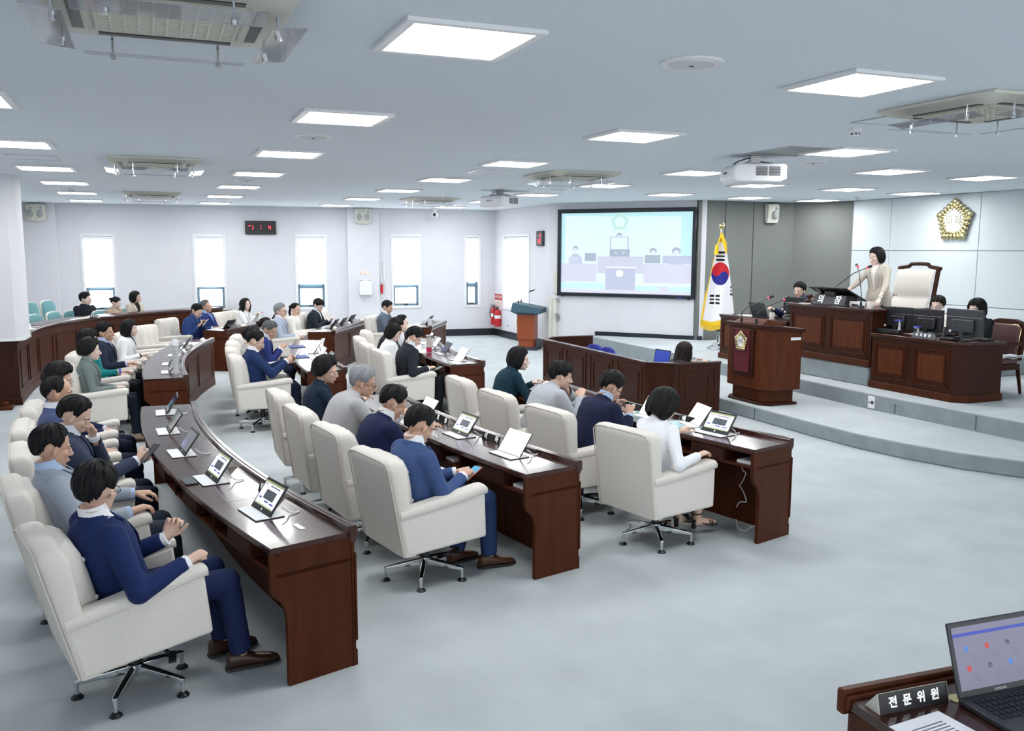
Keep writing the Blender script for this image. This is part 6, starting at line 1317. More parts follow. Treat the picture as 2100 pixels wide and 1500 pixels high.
# ------------------------------------------------------------------ central lectern on the dais step
r = empty('lectern', (7.42, 9.45, 0.17), 0); tag(r, 'dark mahogany lectern with burgundy cloth panel and gold emblem', 'lectern')
def hexa(mb, hw, d0, d1, z0, z1, ch=0.12): mb.prism([(d0, -hw+ch), (d0, hw-ch), (d0+ch*0.9, hw), (d1, hw), (d1, -hw), (d0+ch*0.9, -hw)], z0, z1)
q = MB(); hexa(q, 0.44, -0.26, 0.26, 0, 0.035); q.build('plinth', WOODD, r, 0.01); q = MB(); hexa(q, 0.40, -0.22, 0.22, 0.035, 0.20); q.build('lower_body', WOOD, r, 0.006); q = MB(); hexa(q, 0.46, -0.27, 0.28, 0.20, 0.99); q.build('upper_body', WOODR, r, 0.006)
q = MB(); q.add([(-0.30, -0.36, 0.99), (-0.30, 0.36, 0.99), (-0.19, 0.49, 0.985), (0.31, 0.49, 0.935), (0.31, -0.49, 0.935), (-0.19, -0.49, 0.985)]+[(-0.30, -0.36, 1.04), (-0.30, 0.36, 1.04), (-0.19, 0.49, 1.035), (0.31, 0.49, 0.98), (0.31, -0.49, 0.98), (-0.19, -0.49, 1.035)], [(5, 4, 3, 2, 1, 0), (6, 7, 8, 9, 10, 11)]+[(i, (i+1) % 6, 6+(i+1) % 6, 6+i) for i in range(6)]); q.build('top', WOODD, r, 0.006)
MB().b2((-0.30, -0.22, 0.36), (-0.268, 0.22, 0.96)).build('pilaster_panel', WOODD, r, 0.006); MB().b2((-0.312, -0.16, 0.40), (-0.30, 0.16, 0.95)).build('cloth_panel', BURG, r, 0.002)
emblem('gold_emblem', r, frame_mtx((-0.313, 0.0, 0.80), (0, -1, 0), (0, 0, 1)), 0.125)
q = MB(); q.add([(-0.22, -0.30, 1.04), (-0.22, 0.30, 1.04), (0.12, 0.30, 1.0), (0.12, -0.30, 1.0), (-0.12, -0.28, 1.10), (-0.12, 0.28, 1.10), (0.10, 0.28, 1.05), (0.10, -0.28, 1.05)], [(3, 2, 1, 0), (4, 5, 6, 7), (0, 1, 5, 4), (1, 2, 6, 5), (2, 3, 7, 6), (3, 0, 4, 7)]); q.build('reading_rest', WOODR, r, 0.004)
for y in (0.14, -0.17):
    q = MB(); q.tube([(-0.22, y, 1.03), (-0.22, y, 1.16), (-0.16, y-0.05, 1.24), (0.06, y-0.22, 1.37)], 0.006, 8); mic = q.build('gooseneck_microphone', BLACKP, r, smooth=True); q = MB(); q.cyl((0.04, y-0.205, 1.36), (0.09, y-0.24, 1.39), 0.014, 0.017, 12); q.build('microphone_head', BLACKP, mic, smooth=True); q = MB(); q.cyl((0.035, y-0.20, 1.357), (0.043, y-0.207, 1.362), 0.016, n=12); q.build('red_ring', LEDR, mic); q = MB(); q.cyl((-0.22, y, 1.03), (-0.22, y, 1.10), 0.018, n=12); q.build('microphone_base', BLACKP, mic, smooth=True)
q = MB(); q.b2((0.10, -0.462, 0.84), (0.26, -0.458, 0.875)); q.build('white_sticker', WHITEP, r)
# ------------------------------------------------------------------ small rostrum in the corner
r = empty('rostrum', (7.56, 17.55, 0), -2.2+PI/2+PI); tag(r, 'orange-brown rostrum with slate blue slanted top and round emblem in the corner', 'lectern')
A = -0.62; r.rotation_euler = (0, 0, A)          # local -x faces the members' seats
MB().b2((-0.28, -0.26, 0), (0.26, 0.26, 0.05)).build('floor_plate', mat('slate_plate', lin(38, 52, 72), 0.6), r, 0.01); MB().b2((-0.16, -0.165, 0.05), (0.16, 0.165, 0.22)).build('lower_column', ORANGEW, r, 0.004); MB().b2((-0.19, -0.19, 0.22), (0.19, 0.19, 0.76)).build('column', ORANGEW, r, 0.004)
q = MB(); q.loft([[(-0.19, -0.19, 0.755), (0.19, -0.19, 0.755), (0.19, 0.19, 0.755), (-0.19, 0.19, 0.755)], [(-0.30, -0.34, 0.83), (0.34, -0.34, 0.79), (0.34, 0.34, 0.79), (-0.30, 0.34, 0.83)], [(-0.27, -0.30, 1.02), (0.36, -0.33, 0.90), (0.36, 0.33, 0.90), (-0.27, 0.30, 1.02)]]); q.build('slanted_top', LECTB, r, 0.008)
q = MB(); q.cyl((-0.19, 0, 0.58), (-0.205, 0, 0.58), 0.125, n=36); q.build('emblem_plate', PLASTW, r); q = MB(); q.tube([(-0.208, 0.085*math.cos(a), 0.58+0.085*math.sin(a)) for a in np.linspace(0, 2*PI, 33)], 0.02, 8); q.ell((-0.206, 0, 0.58+0.1), (0.006, 0.03, 0.03)); q.build('emblem_ring', mat('emblem_yellow', lin(206, 178, 60), 0.4), r, smooth=True)
for y in (0.16, -0.12):
    q = MB(); q.tube([(-0.18, y, 1.0), (-0.18, y, 1.10), (-0.12, y-0.03, 1.15), (0.12, y-0.20, 1.27)], 0.005, 8); m_ = q.build('gooseneck_microphone', STEEL, r, smooth=True); q = MB(); q.cyl((0.11, y-0.19, 1.265), (0.16, y-0.23, 1.29), 0.013, 0.015, 10); q.cyl((-0.18, y, 1.0), (-0.18, y, 1.06), 0.015, n=10); q.build('microphone_head', BLACKP, m_, smooth=True)
# ------------------------------------------------------------------ clerk enclosure
bx = empty('clerk_enclosure', (6.1, 11.0, 0)); tag(bx, 'dark panelled wooden enclosure below the dais around the seated clerk', 'enclosure')
def wallp(p, q_, name, h=0.745, th=0.05, fr_n=1):
    p = np.array(p); q_ = np.array(q_); d = q_-p; L = np.linalg.norm(d); d = d/L; n = np.array([d[1], -d[0]])        # n: outer side
    f = lambda u, v, z: (*(p+d*u+n*v), z)
    mb = MB(); slab(mb, f, 0, L, -th, 0, 0, h-0.02); slab(mb, f, 0, L, 0, 0.012, 0, 0.08); w = offs(mb, bx).build(name, WOODD, bx, 0.003)
    mb = MB(); slab(mb, f, -0.005, L+0.005, -th-0.01, 0.015, h-0.025, h); offs(mb, bx).build('cap_rail', WOODT, w, 0.005)
    k = L/fr_n
    for i in range(fr_n):
        for a, b in ((0.07, 0.0), (0.16, 0.09)):
            mb = MB(); u0, u1, z0, z1 = i*k+a, (i+1)*k-a, 0.10+a*0.6, h-0.07-b; t = 0.012
            if u1-u0 < 0.08: continue
            for A_ in ((u0, u1, z0, z0+t), (u0, u1, z1-t, z1), (u0, u0+t, z0, z1), (u1-t, u1, z0, z1)): slab(mb, f, A_[0], A_[1], 0, 0.01, A_[2], A_[3])
            offs(mb, bx).build('panel_moulding', WOOD, w)
wallp((6.75, 12.98), (6.02, 12.98), 'back_panel', fr_n=1); wallp((6.02, 12.98), (5.75, 12.72), 'corner_panel', fr_n=1)
wallp((5.75, 12.72), (5.75, 9.58), 'front_panel', fr_n=4); wallp((5.75, 9.58), (6.03, 9.34), 'corner_panel', fr_n=1); wallp((6.03, 9.34), (6.68, 9.29), 'side_panel', fr_n=1)
q = MB(); q.b2((6.46, 9.45, 0.46), (6.76, 12.7, 0.49)); q.b2((6.45, 12.3, 0), (6.72, 12.34, 0.46)); q.b2((6.45, 10.6, 0), (6.72, 10.64, 0.46)); q.b2((6.45, 9.45, 0), (6.72, 9.49, 0.46)); offs(q, bx).build('work_counter', WOOD, bx, 0.004)
def laptop(loc, rz, lab, open_deg=105, scrm=None, w=0.34, d=0.24, body=DARKP, pages=False):
    r = empty('laptop', loc, rz)       # keyboard towards local -x, screen hinge at +x, screen faces -x
    MB().b2((-d/2, -w/2, 0), (d/2, w/2, 0.018)).build('keyboard_base', body, r, 0.004); q = MB()
    for i in range(5):
        for j in range(13): q.b2((-0.02+i*0.024-d*0.02, -w/2+0.025+j*(w-0.05)/13, 0.018), (-0.002+i*0.024-d*0.02, -w/2+0.025+(j+0.82)*(w-0.05)/13, 0.0205))
    q.build('keys', BLACKP, r, 0.0); q = MB(); q.b2((-d/2+0.02, -0.05, 0.0178), (-d/2+0.085, 0.05, 0.0188)); q.build('touchpad', DARKP, r)
    M = Matrix.Translation((d/2-0.005, 0, 0.016)) @ Matrix.Rotation(R(open_deg-90), 4, 'Y'); q = MB(); q.b2((0, -w/2, 0), (0.008, w/2, d*0.98)); q.tr(M); lid = q.build('lid', body, r, 0.004)
    q = MB(); mats = [scrm or SCRW, SCRB, SCRT, SCRK, mat('icon_red', lin(190, 60, 60), 0.4, emit=0.2), mat('icon_blue', lin(70, 120, 190), 0.4, emit=0.2)]
    def rc(y0, y1, z0, z1, mi, e=0): q.add([(-0.0008-e, y0, z0), (-0.0008-e, y1, z0), (-0.0008-e, y1, z1), (-0.0008-e, y0, z1)], [(0, 3, 2, 1)], mi)
    H_ = d*0.98; rc(-w/2+0.014, w/2-0.014, 0.022, H_-0.016, 0)
    if pages:
        rc(-w/2+0.014, w/2-0.014, H_-0.046, H_-0.036, 1, .0002)
        for a in range(3):
            for b in range(2):
                y = w/2-0.06-a*0.085; z = H_-0.085-b*0.06; rc(y-0.008, y+0.008, z-0.008, z+0.008, (5, 4, 3, 5, 4, 3)[a+b], .0002)
                for k in range(4): rc(y-0.05+k*0.004, y-0.014, z-0.022-k*0.006, z-0.0205-k*0.006, 2, .0002)
    q.tr(M); q.build('screen', mats, lid)
    if pages: lettering('SAMSUNG', 0.011, STEEL, lid, M @ frame_mtx((-0.001, 0, 0.011), (0, -1, 0), (0, 0, 1)), depth=0.0002)
    return tag(r, lab, 'laptop')
laptop((6.58, 10.72, 0.49), 0.15, 'open laptop inside the clerk enclosure', 100, SCRB); laptop((6.0, 9.98, -60), 0, 'x') if False else None
def monitor_(loc, rz, w, h, lab, body=BLACKP, z=0.09, stand=True):
    r = empty('monitor', loc, rz)     # back towards local -x
    MB().b2((0.0, -w/2, z), (0.03, w/2, z+h)).build('monitor_case', body, r, 0.008); MB().b2((-0.035, -w*0.30, z+h*0.10), (0.004, w*0.30, z+h*0.62)).build('rear_housing', body, r, 0.015); MB().b2((0.0295, -w/2+0.012, z+0.015), (0.0305, w/2-0.012, z+h-0.012)).build('screen', SCRD, r)
    q = MB(); q.b2((-0.01, -w*0.48, z+h*0.68), (0.001, w*0.48, z+h*0.70)); q.build('vent_line', STEEL, r); q = MB(); q.b2((-0.037, -0.03, 0.01), (-0.012, 0.03, z+h*0.4)); q.b2((-0.09, -0.11, 0), (0.11, 0.11, 0.014)); q.build('stand', body, r, 0.004)
    q = MB(); q.b2((-0.0365, w*0.28, z+0.03), (-0.035, w*0.28+0.03, z+0.055)); q.build('sticker', WHITEP, r); return tag(r, lab, 'monitor')
def panel_box(mb_, x0, y0, y1, z0, z1, n, nx=-1):
    k = (y1-y0)/n
    for i in range(n):
        for a, t in ((0.07, 0.014), (0.115, 0.006)):
            u0, u1, a0, a1 = y0+i*k+a*0.8, y0+(i+1)*k-a*0.8, z0+a*0.9, z1-a*0.9
            for A_ in ((u0, u1, a0, a0+t), (u0, u1, a1-t, a1), (u0, u0+t, a0, a1), (u1-t, u1, a0, a1)): mb_.b2((x0-0.008, A_[0], A_[2]), (x0+0.002, A_[1], A_[3]))
def panel_desk(name, x0, x1, y0, y1, z0, z1, n, lab, ch=0.0, sides=1):
    r = empty(name, ((x0+x1)/2, (y0+y1)/2, z0)); tag(r, lab, 'desk'); O = lambda q: offs(q, r)
    def outl(e): return [(x0-e, y1+e), (x1+e, y1+e), (x1+e, y0-e+0), (x0+ch-e*0.2, y0-e), (x0-e, y0+ch-e*0.2)] if ch else [(x0-e, y1+e), (x1+e, y1+e), (x1+e, y0-e), (x0-e, y0-e)]
    q = MB(); q.prism(outl(0.02), z1-0.035, z1); O(q).build('desk_top', WOODT, r, 0.008); q = MB(); q.prism(outl(0.012), z1-0.055, z1-0.035); q.prism(outl(0.0), z0+0.06, z1-0.05); O(q).build('front_panel', WOODD, r, 0.003); q = MB(); q.prism(outl(0.02), z0, z0+0.09); O(q).build('plinth', WOOD, r, 0.008)
    q = MB(); panel_box(q, x0, y0+ch, y1, z0+0.09, z1-0.05, n); O(q).build('panel_moulding', WOOD, r)
    k = (y1-y0-ch)/n
    for i in range(n): q = MB(); q.b2((x0-0.004, y0+ch+i*k+0.12, z0+0.22), (x0+0.002, y0+ch+(i+1)*k-0.12, z1-0.18)); O(q).build('inset_panel', WOODR, r)
    return r
# podium desk of the chair, and the two side desks
d1 = panel_desk('podium_desk', 8.70, 9.22, 8.87, 10.45, 0.625, 1.385, 2, 'high panelled mahogany podium desk behind which the woman in beige stands', ch=0.0)
q = MB(); q.b2((8.70, 8.845, 0.64), (9.75, 8.885, 1.36)); offs(q, d1).build('side_wing', WOODD, d1, 0.004); q = MB(); q.b2((8.69, 8.83, 1.35), (9.76, 8.90, 1.385)); offs(q, d1).build('wing_top', WOODT, d1, 0.006)
panel_desk('side_desk', 8.70, 9.36, 7.43, 8.82, 0.37, 1.085, 2, 'mahogany desk with chamfered corner under three monitors on the dais', ch=0.12)
panel_desk('side_desk', 8.74, 9.30, 10.56, 12.2, 0.37, 1.10, 2, 'dais side desk of the man with laptop, mostly behind the lectern')
monitor_((8.96, 8.69, 1.085), 0.08, 0.47, 0.29, 'black monitor closest to the podium desk on the dais', z=0.05); monitor_((8.96, 8.20, 1.085), 0.0, 0.46, 0.28, 'black monitor in the middle of three on the dais desk', z=0.06); monitor_((8.98, 7.68, 1.085), -0.05, 0.54, 0.31, 'largest dark grey monitor at the chamfered desk end', mat('grey_monitor', (0.028, 0.032, 0.04), 0.5), z=0.06)
monitor_((8.97, 10.70, 1.10), 0.15, 0.40, 0.27, 'dark monitor beside the podium desk in front of the man with glasses', z=0.08)
laptop((9.02, 11.38, 1.10), PI+0.25 if False else 0.35+0, 'open dark laptop on the dais side desk with its back to the lectern', 75) if False else None
lt = laptop((9.00, 11.38, 1.10), PI+0.12, 'open dark laptop before the seated man in navy on the dais', 112, SCRD)
def keyboard(loc, rz, lab, m=BLACKP):
    r = empty('keyboard', loc, rz); MB().b2((-0.075, -0.22, 0), (0.075, 0.22, 0.022)).build('keyboard_body', m, r, 0.006); q = MB()
    for i in range(5):
        for j in range(15): q.b2((-0.062+i*0.025, -0.21+j*0.028, 0.022), (-0.042+i*0.025, -0.187+j*0.028, 0.027))
    q.build('keys', DARKP, r); return tag(r, lab, 'keyboard')
r = empty('speaker_bar', (8.80, 8.66, 1.085)); MB().b2((-0.035, -0.20, 0), (0.035, 0.20, 0.06)).build('bar_body', BLACKP, r, 0.012); tag(r, 'black desktop sound bar in front of the monitor closest to the podium', 'speaker')
keyboard((9.20, 7.70, 1.085), 0, 'black keyboard behind the largest grey monitor'); keyboard((9.22, 8.35, 1.085), 0, 'black keyboard behind the middle monitor')
plate((8.80, 8.08, 1.085), 0.0, '의사담당', 'grey four-character name plate on the front edge of the dais desk', L=0.32, hgt=0.062, size=0.038, col=mat('plate_grey_face', lin(70, 78, 88), 0.4))
def handset(loc, lab):
    r = empty('desk_phone', loc); MB().b2((-0.05, -0.10, 0), (0.08, 0.10, 0.035)).build('phone_base', BLACKP, r, 0.01); q = MB(); q.tube([(-0.03, 0.05, 0.03), (-0.02, 0.055, 0.09), (0.0, 0.06, 0.15)], [0.022, 0.016, 0.022], 10); q.build('receiver', BLACKP, r, smooth=True); return tag(r, lab, 'telephone')
handset((8.84, 7.76, 1.085), 'black desk telephone with upright receiver beside the grey name plate')
def usb_cam(loc, lab):
    r = empty('desk_microphone', loc); q = MB(); q.tube([(0, 0, 0), (0.0, 0, 0.06), (-0.015, -0.01, 0.12)], [0.02, 0.012, 0.01], 10); q.build('microphone_stem', PLASTW, r, smooth=True); MB().b2((-0.05, -0.04, 0.115), (0.02, 0.04, 0.128)).build('blue_head', mat('blue_head', lin(70, 70, 190), 0.4), r, 0.004); return tag(r, lab, 'desk microphone')
usb_cam((8.82, 8.50, 1.145), 'white stand with small blue head before the first black monitor'); usb_cam((8.84, 8.22, 1.085), 'white stand with small blue head before the middle monitor')
sheet((9.1, 8.45, 1.0855), 0.1, 0.2, 0.28, 'white papers on the dais desk between the black monitors')
# on the podium desk: slanted screen with the title plate, microphones, mugs, gavel
r = empty('title_stand', (8.86, 9.72, 1.385), 0.0); tag(r, 'black slanted console with two white characters on its front, on the podium desk', 'console')
q = MB(); q.extr([(-0.13, 0.0), (-0.07, 0.15), (0.10, 0.15), (0.13, 0.0)], 0.62, lambda a, b, t: (a, t-0.31, b)); q.build('stand_box', BLACKP, r, 0.006); q = MB(); q.extr([(-0.16, 0.245), (-0.15, 0.262), (0.22, 0.085), (0.21, 0.068)], 0.74, lambda a, b, t: (a, t-0.37, b)); q.build('touch_screen', BLACKP, r, 0.006)
q = MB(); q.b2((-0.10, -0.1, 0.13), (0.1, 0.1, 0.2)); q.build('tilt_arm', BLACKP, r, 0.01); MB().b2((-0.16, -0.36, 0), (-0.10, 0.30, 0.03)).build('lower_edge', DARKP, r, 0.006)
a = math.atan2(0.06, 0.15)
for y, c in ((0.16, '의'), (-0.17, '장')): lettering(c, 0.135, WLET, r, frame_mtx((-0.103, y, 0.075), (0, -1, 0), (math.sin(a), 0, math.cos(a))), depth=0.001, bold=0.004)
def desk_mic(loc, rz, lab, reach=0.34, hgt=0.38):
    r = empty('gooseneck_microphone', loc, rz); MB().lathe([(0, 0), (0.05, 0), (0.045, 0.02), (0.014, 0.03), (0.012, 0.08), (0, 0.08)]).build('microphone_base', BLACKP, r, smooth=True); MB().tube([(0, 0, 0.05), (0.0, 0, hgt*0.3), (reach*0.55, 0, hgt*0.78), (reach, 0, hgt)], 0.006, 8).build('gooseneck', BLACKP, r, smooth=True)
    MB().cyl((reach-0.01, 0, hgt-0.005), (reach+0.045, 0, hgt+0.02), 0.014, 0.018, 12).build('microphone_head', BLACKP, r, smooth=True); MB().cyl((reach-0.018, 0, hgt-0.009), (reach-0.006, 0, hgt-0.003), 0.016, n=12).build('red_ring', LEDR, r); return tag(r, lab, 'microphone')
desk_mic((8.98, 9.86, 1.50), -1.05, 'long gooseneck microphone rising behind the slanted console', 0.44, 0.42); desk_mic((8.86, 9.22, 1.385), 1.2, 'upright gooseneck microphone before the standing woman', 0.18, 0.55)
def mug(loc, lab): r = empty('mug', loc); MB().lathe([(0, 0), (0.036, 0), (0.04, 0.095), (0.036, 0.095), (0.032, 0.008), (0, 0.008)]).build('mug_body', mat('mug_print', lin(232, 228, 220), 0.4, noise=0.25, nscale=40), r, smooth=True); q = MB(); q.tube([(0.0, -0.038, 0.075), (0, -0.062, 0.07), (0, -0.064, 0.035), (0, -0.037, 0.02)], 0.006, 8); q.build('mug_handle', PLASTW, r, smooth=True); return tag(r, lab, 'mug')
mug((8.82, 9.02, 1.385), 'printed white mug by the hand of the standing woman'); mug((8.86, 11.05, 1.10), 'white mug beside the laptop on the dais side desk')
r = empty('desk_clock', (8.86, 9.34, 1.385)); MB().b2((-0.02, -0.09, 0), (0.03, 0.09, 0.075)).build('clock_case', PLASTW, r, 0.008); MB().b2((-0.021, -0.085, 0.01), (-0.0195, 0.03, 0.04)).build('dark_window', DARKP, r); tag(r, 'small white box beside the slanted console on the podium desk', 'box')
r = empty('gavel', (8.92, 10.30, 1.385)); q = MB(); q.cyl((0, -0.045, 0.10), (0, 0.045, 0.10), 0.026, n=18); q.build('gavel_head', WOODD, r, 0.004); MB().tube([(0, 0, 0.10), (0.05, -0.24, 0.075)], [0.010, 0.008], 10).build('handle', WOODR, r, smooth=True); MB().lathe([(0, 0), (0.07, 0), (0.065, 0.035), (0.03, 0.05), (0.02, 0.078), (0, 0.078)]).build('gavel_block', WOODD, r, smooth=True); tag(r, 'dark wooden gavel on its block at the podium desk corner', 'gavel')
sheet((8.9, 10.2, 1.386), 0.05, 0.25, 0.3, 'white papers beside the gavel on the podium desk'); sheet((8.95, 11.75, 1.101), 0.1, 0.22, 0.32, 'white papers at the lectern end of the dais side desk')
# high-backed presiding chair
r = empty('presiding_chair', (10.05, 9.72, 0.625), PI); tag(r, 'tall cream upholstered presiding chair with carved dark wood frame', 'armchair'); w = 0.36
lean_ = lambda z: -0.20-0.20*(z-0.5)
for s in (-1, 1): q = MB(); q.tube([(lean_(0.0)+0.1, s*w, 0.0), (lean_(0.5), s*w, 0.5), (lean_(1.28), s*(w-0.02), 1.28)], [(0.03, 0.035)]*3, 12); q.build('back_post', WOODD, r, smooth=True)
q = MB(); P = [(lean_(1.27)+0.0, y, 1.27+0.035*math.cos(y/w*PI/2)+(0.03 if abs(y) < 0.17 else 0)) for y in np.linspace(-w-0.02, w+0.02, 21)]; q.tube(P, (0.028), 12); q.build('crest_rail', WOODD, r, smooth=True)
for z0, z1 in ((0.44, 0.86), (0.87, 1.25)):
    q = MB(); secs = []
    for t in np.linspace(0, 1, 7):
        z = z0+(z1-z0)*t; th = 0.075*(1-abs(2*t-1)**4*0.5); n = 24; secs.append([(lean_(z)+0.02+th*(0.6+0.6*math.copysign(abs(math.cos(2*PI*k/n))**0.6, math.cos(2*PI*k/n))), (w-0.03)*math.copysign(abs(math.sin(2*PI*k/n))**0.45, math.sin(2*PI*k/n)), z) for k in range(n)])
    q.loft(secs); q.build('back_cushion', CREAM, r, smooth=True)
MB().b2((-0.26, -0.33, 0.34), (0.34, 0.33, 0.48)).build('seat_cushion', CREAM, r, 0.05, seg=4); MB().b2((-0.28, -0.34, 0.28), (0.33, 0.34, 0.345)).build('seat_frame', WOODD, r, 0.01)
for s in (-1, 1):
    MB().b2((-0.25, s*0.36-0.035, 0.64), (0.30, s*0.36+0.035, 0.69)).build('armrest', WOODD, r, 0.02); MB().b2((0.24, s*0.36-0.025, 0.3), (0.29, s*0.36+0.025, 0.65)).build('arm_post', WOODD, r, 0.01)
    for x in (0.28,): MB().b2((x-0.03, s*0.30-0.03, 0), (x+0.03, s*0.30+0.03, 0.29)).build('leg', WOODD, r, 0.008)
# leather side chairs on the dais
def leather_proto():
    r = empty('leather_armchair'); q = MB(); pts = [(-0.27, 0.42), (-0.27, 0.84), (-0.20, 0.90), (-0.12, 0.925), (0.12, 0.925), (0.20, 0.90), (0.27, 0.84), (0.27, 0.42)]; inn = [(0.215, 0.46), (0.215, 0.81), (0.16, 0.86), (-0.16, 0.86), (-0.215, 0.81), (-0.215, 0.46)]
    lx = lambda z: -0.22-0.18*(z-0.42)
    q.extr(pts, 0.05, lambda a, b, t: (lx(b)+t-0.05, a, b)); q.build('back_frame', WOODD, r, 0.012)
    q = MB(); q.extr(inn, 0.04, lambda a, b, t: (lx(b)+t-0.005, a, b)); q.build('back_pad', BROWNL, r, 0.014, seg=3); q = MB(); e = inn+[inn[0]]; q.tube([(lx(b)+0.003, a, b) for a, b in e], 0.004, 8); q.build('brass_nails', GOLD, r, smooth=True); q = MB(); q.extr(inn, 0.012, lambda a, b, t: (lx(b)-0.058+t, a, b)); q.build('rear_pad', BROWNL, r, 0.004)
    MB().b2((-0.22, -0.26, 0.38), (0.27, 0.26, 0.47)).build('seat_cushion', BROWNL, r, 0.03, seg=3); MB().b2((-0.24, -0.27, 0.31), (0.27, 0.27, 0.385)).build('seat_frame', WOODD, r, 0.01)
    for s in (-1, 1):
        MB().tube([(0.24, s*0.255, 0.0), (0.235, s*0.25, 0.32)], [(0.018, 0.018), (0.026, 0.026)], 8).build('leg', WOODD, r, smooth=True); MB().tube([(-0.30, s*0.255, 0.0), (-0.22, s*0.25, 0.34)], [(0.018, 0.018), (0.026, 0.026)], 8).build('leg', WOODD, r, smooth=True)
        MB().tube([(-0.24, s*0.265, 0.63), (0.0, s*0.275, 0.65), (0.20, s*0.275, 0.63), (0.22, s*0.27, 0.5), (0.20, s*0.265, 0.36)], 0.022, 10).build('armrest', WOODD, r, smooth=True)
    return r
LEA = leather_proto()
for (x, y, z, a), d in zip([(9.74, 7.94, 0.37, PI+0.05), (9.72, 8.60, 0.40, PI+0.2), (9.58, 11.10, 0.46, PI)], ['under the woman in black dress, white cloth on its seat corner', 'under the woman behind the two black monitors', 'under the man seated at the dais side desk']):
    place(LEA, USED, (x, y, z), a, 'brown leather wooden armchair '+d, 'armchair', 'leather chairs on the dais')
r = empty('white_cloth', (9.80, 7.72, 0.845)); q = MB(); V = []; NX = 14
for i in range(NX):
    for j in range(NX): u, v = i/(NX-1)-0.5, j/(NX-1)-0.5; V.append((u*0.34, v*0.42, 0.018+0.014*math.sin(9*u+2)*math.cos(8*v)+0.01*math.sin(17*v+5*u)-0.10*max(0, -v-0.38)))
q.add(V+[(x, y, z-0.016) for x, y, z in V], [(i*NX+j, (i+1)*NX+j, (i+1)*NX+j+1, i*NX+j+1) for i in range(NX-1) for j in range(NX-1)]+[(NX*NX+i*NX+j, NX*NX+i*NX+j+1, NX*NX+(i+1)*NX+j+1, NX*NX+(i+1)*NX+j) for i in range(NX-1) for j in range(NX-1)]); r.rotation_euler = (0, 0, PI-0.4); r.scale = (0.8, 0.7, 1)
q.build('folded_cloth', WHITEP, r, smooth=True); tag(r, 'folded white cloth on the seat corner of the leather chair behind the woman in black', 'cloth')
# blue seats in the clerk enclosure
def blue_proto():
    r = empty('blue_chair'); q = MB(); secs = []
    for z, w_, t in ((0.50, 0.17, 0.05), (0.60, 0.19, 0.06), (0.68, 0.185, 0.055), (0.75, 0.14, 0.045), (0.78, 0.07, 0.03)): secs.append([(-0.18-0.1*(z-0.5)+t*math.cos(2*PI*k/20), w_*math.copysign(abs(math.sin(2*PI*k/20))**0.6, math.sin(2*PI*k/20)), z) for k in range(20)])
    q.loft(secs); q.build('backrest', BLUEF, r, smooth=True); MB().b2((-0.17, -0.2, 0.40), (0.2, 0.2, 0.46)).build('seat', BLUEF, r, 0.025); MB().cyl((0, 0, 0.05), (0, 0, 0.4), 0.03).build('column', BLACKP, r); q = MB()
    for k in range(5): q.tube([(0, 0, 0.06), (0.24*math.cos(k*1.257), 0.24*math.sin(k*1.257), 0.03)], [0.02, 0.014], 8)
    q.build('star_base', BLACKP, r, smooth=True); return r
BC = blue_proto(); place(BC, USED, (6.16, 11.42, 0.0), 0.25, 'blue rounded office chair farther inside the clerk enclosure', 'office chair', 'blue office chairs'); place(BC, USED, (6.16, 10.98, 0), 0.1, 'blue rounded office chair nearer the laptop in the enclosure', 'office chair', 'blue office chairs'); place(BC, USED, (6.24, 9.68, 0.0), 0.1, 'blue office chair under the person with long dark hair', 'office chair', 'blue office chairs').scale = (0.8, 0.8, 0.60)
# ------------------------------------------------------------------ gallery seats and things on the rail
def teal_proto():
    r = empty('gallery_chair'); q = MB(); secs = []; 
    for z, w_, t in ((0.40, 0.20, 0.04), (0.55, 0.225, 0.05), (0.72, 0.225, 0.05), (0.80, 0.205, 0.045), (0.84, 0.16, 0.04), (0.855, 0.09, 0.03)): secs.append([(-0.20-0.16*(z-0.4)+t*math.cos(2*PI*k/24), w_*math.copysign(abs(math.sin(2*PI*k/24))**0.55, math.sin(2*PI*k/24)), z) for k in range(24)])
    q.loft(secs); q.build('backrest', TEALF, r, smooth=True)
    secs2 = [[(p[0]-0.022, p[1]*1.06, 0.40+(p[2]-0.40)*1.02) for p in s] for s in secs]; q = MB(); q.loft(secs2); q.build('back_shell', PLASTC, r, smooth=True)
    MB().b2((-0.19, -0.21, 0.36), (0.22, 0.21, 0.44)).build('seat', TEALF, r, 0.035, seg=3); MB().b2((-0.18, -0.21, 0.33), (0.2, 0.21, 0.365)).build('seat_shell', PLASTC, r, 0.01)
    for s in (-1, 1):
        q = MB(); q.b2((-0.03, s*0.19-0.02, 0), (0.05, s*0.19+0.02, 0.35)); q.build('leg', DARKP, r, 0.005)
    return r
TC = teal_proto(); k = 0
for row, pts, zf in (('front', [(-1.95, 17.45), (-1.72, 18.0), (-1.46, 18.6), (-1.24, 19.2), (-0.72, 18.98), (-0.36, 19.5)], 0.09), ('back', [(-2.13, 18.5), (-1.90, 19.1), (-1.66, 19.72)], 0.25)):
    for i, (x, y) in enumerate(pts):
        dsc = {'front': ['front row, closest to the white column', 'front row, second from the white column', 'front row, third from the white column', 'under the young man in black shirt', 'under the woman in beige trench coat', 'under the woman in cream jacket'], 'back': ['back row, half hidden by the white column', 'back row, second from the white column', 'back row, third from the white column']}[row][i]
        place(TC, USED, (x, y, zf if i < 3 or row == 'back' else 0.07), -0.45 if i < 3 else GA, 'teal upholstered gallery chair '+dsc, 'chair', 'teal gallery chairs')
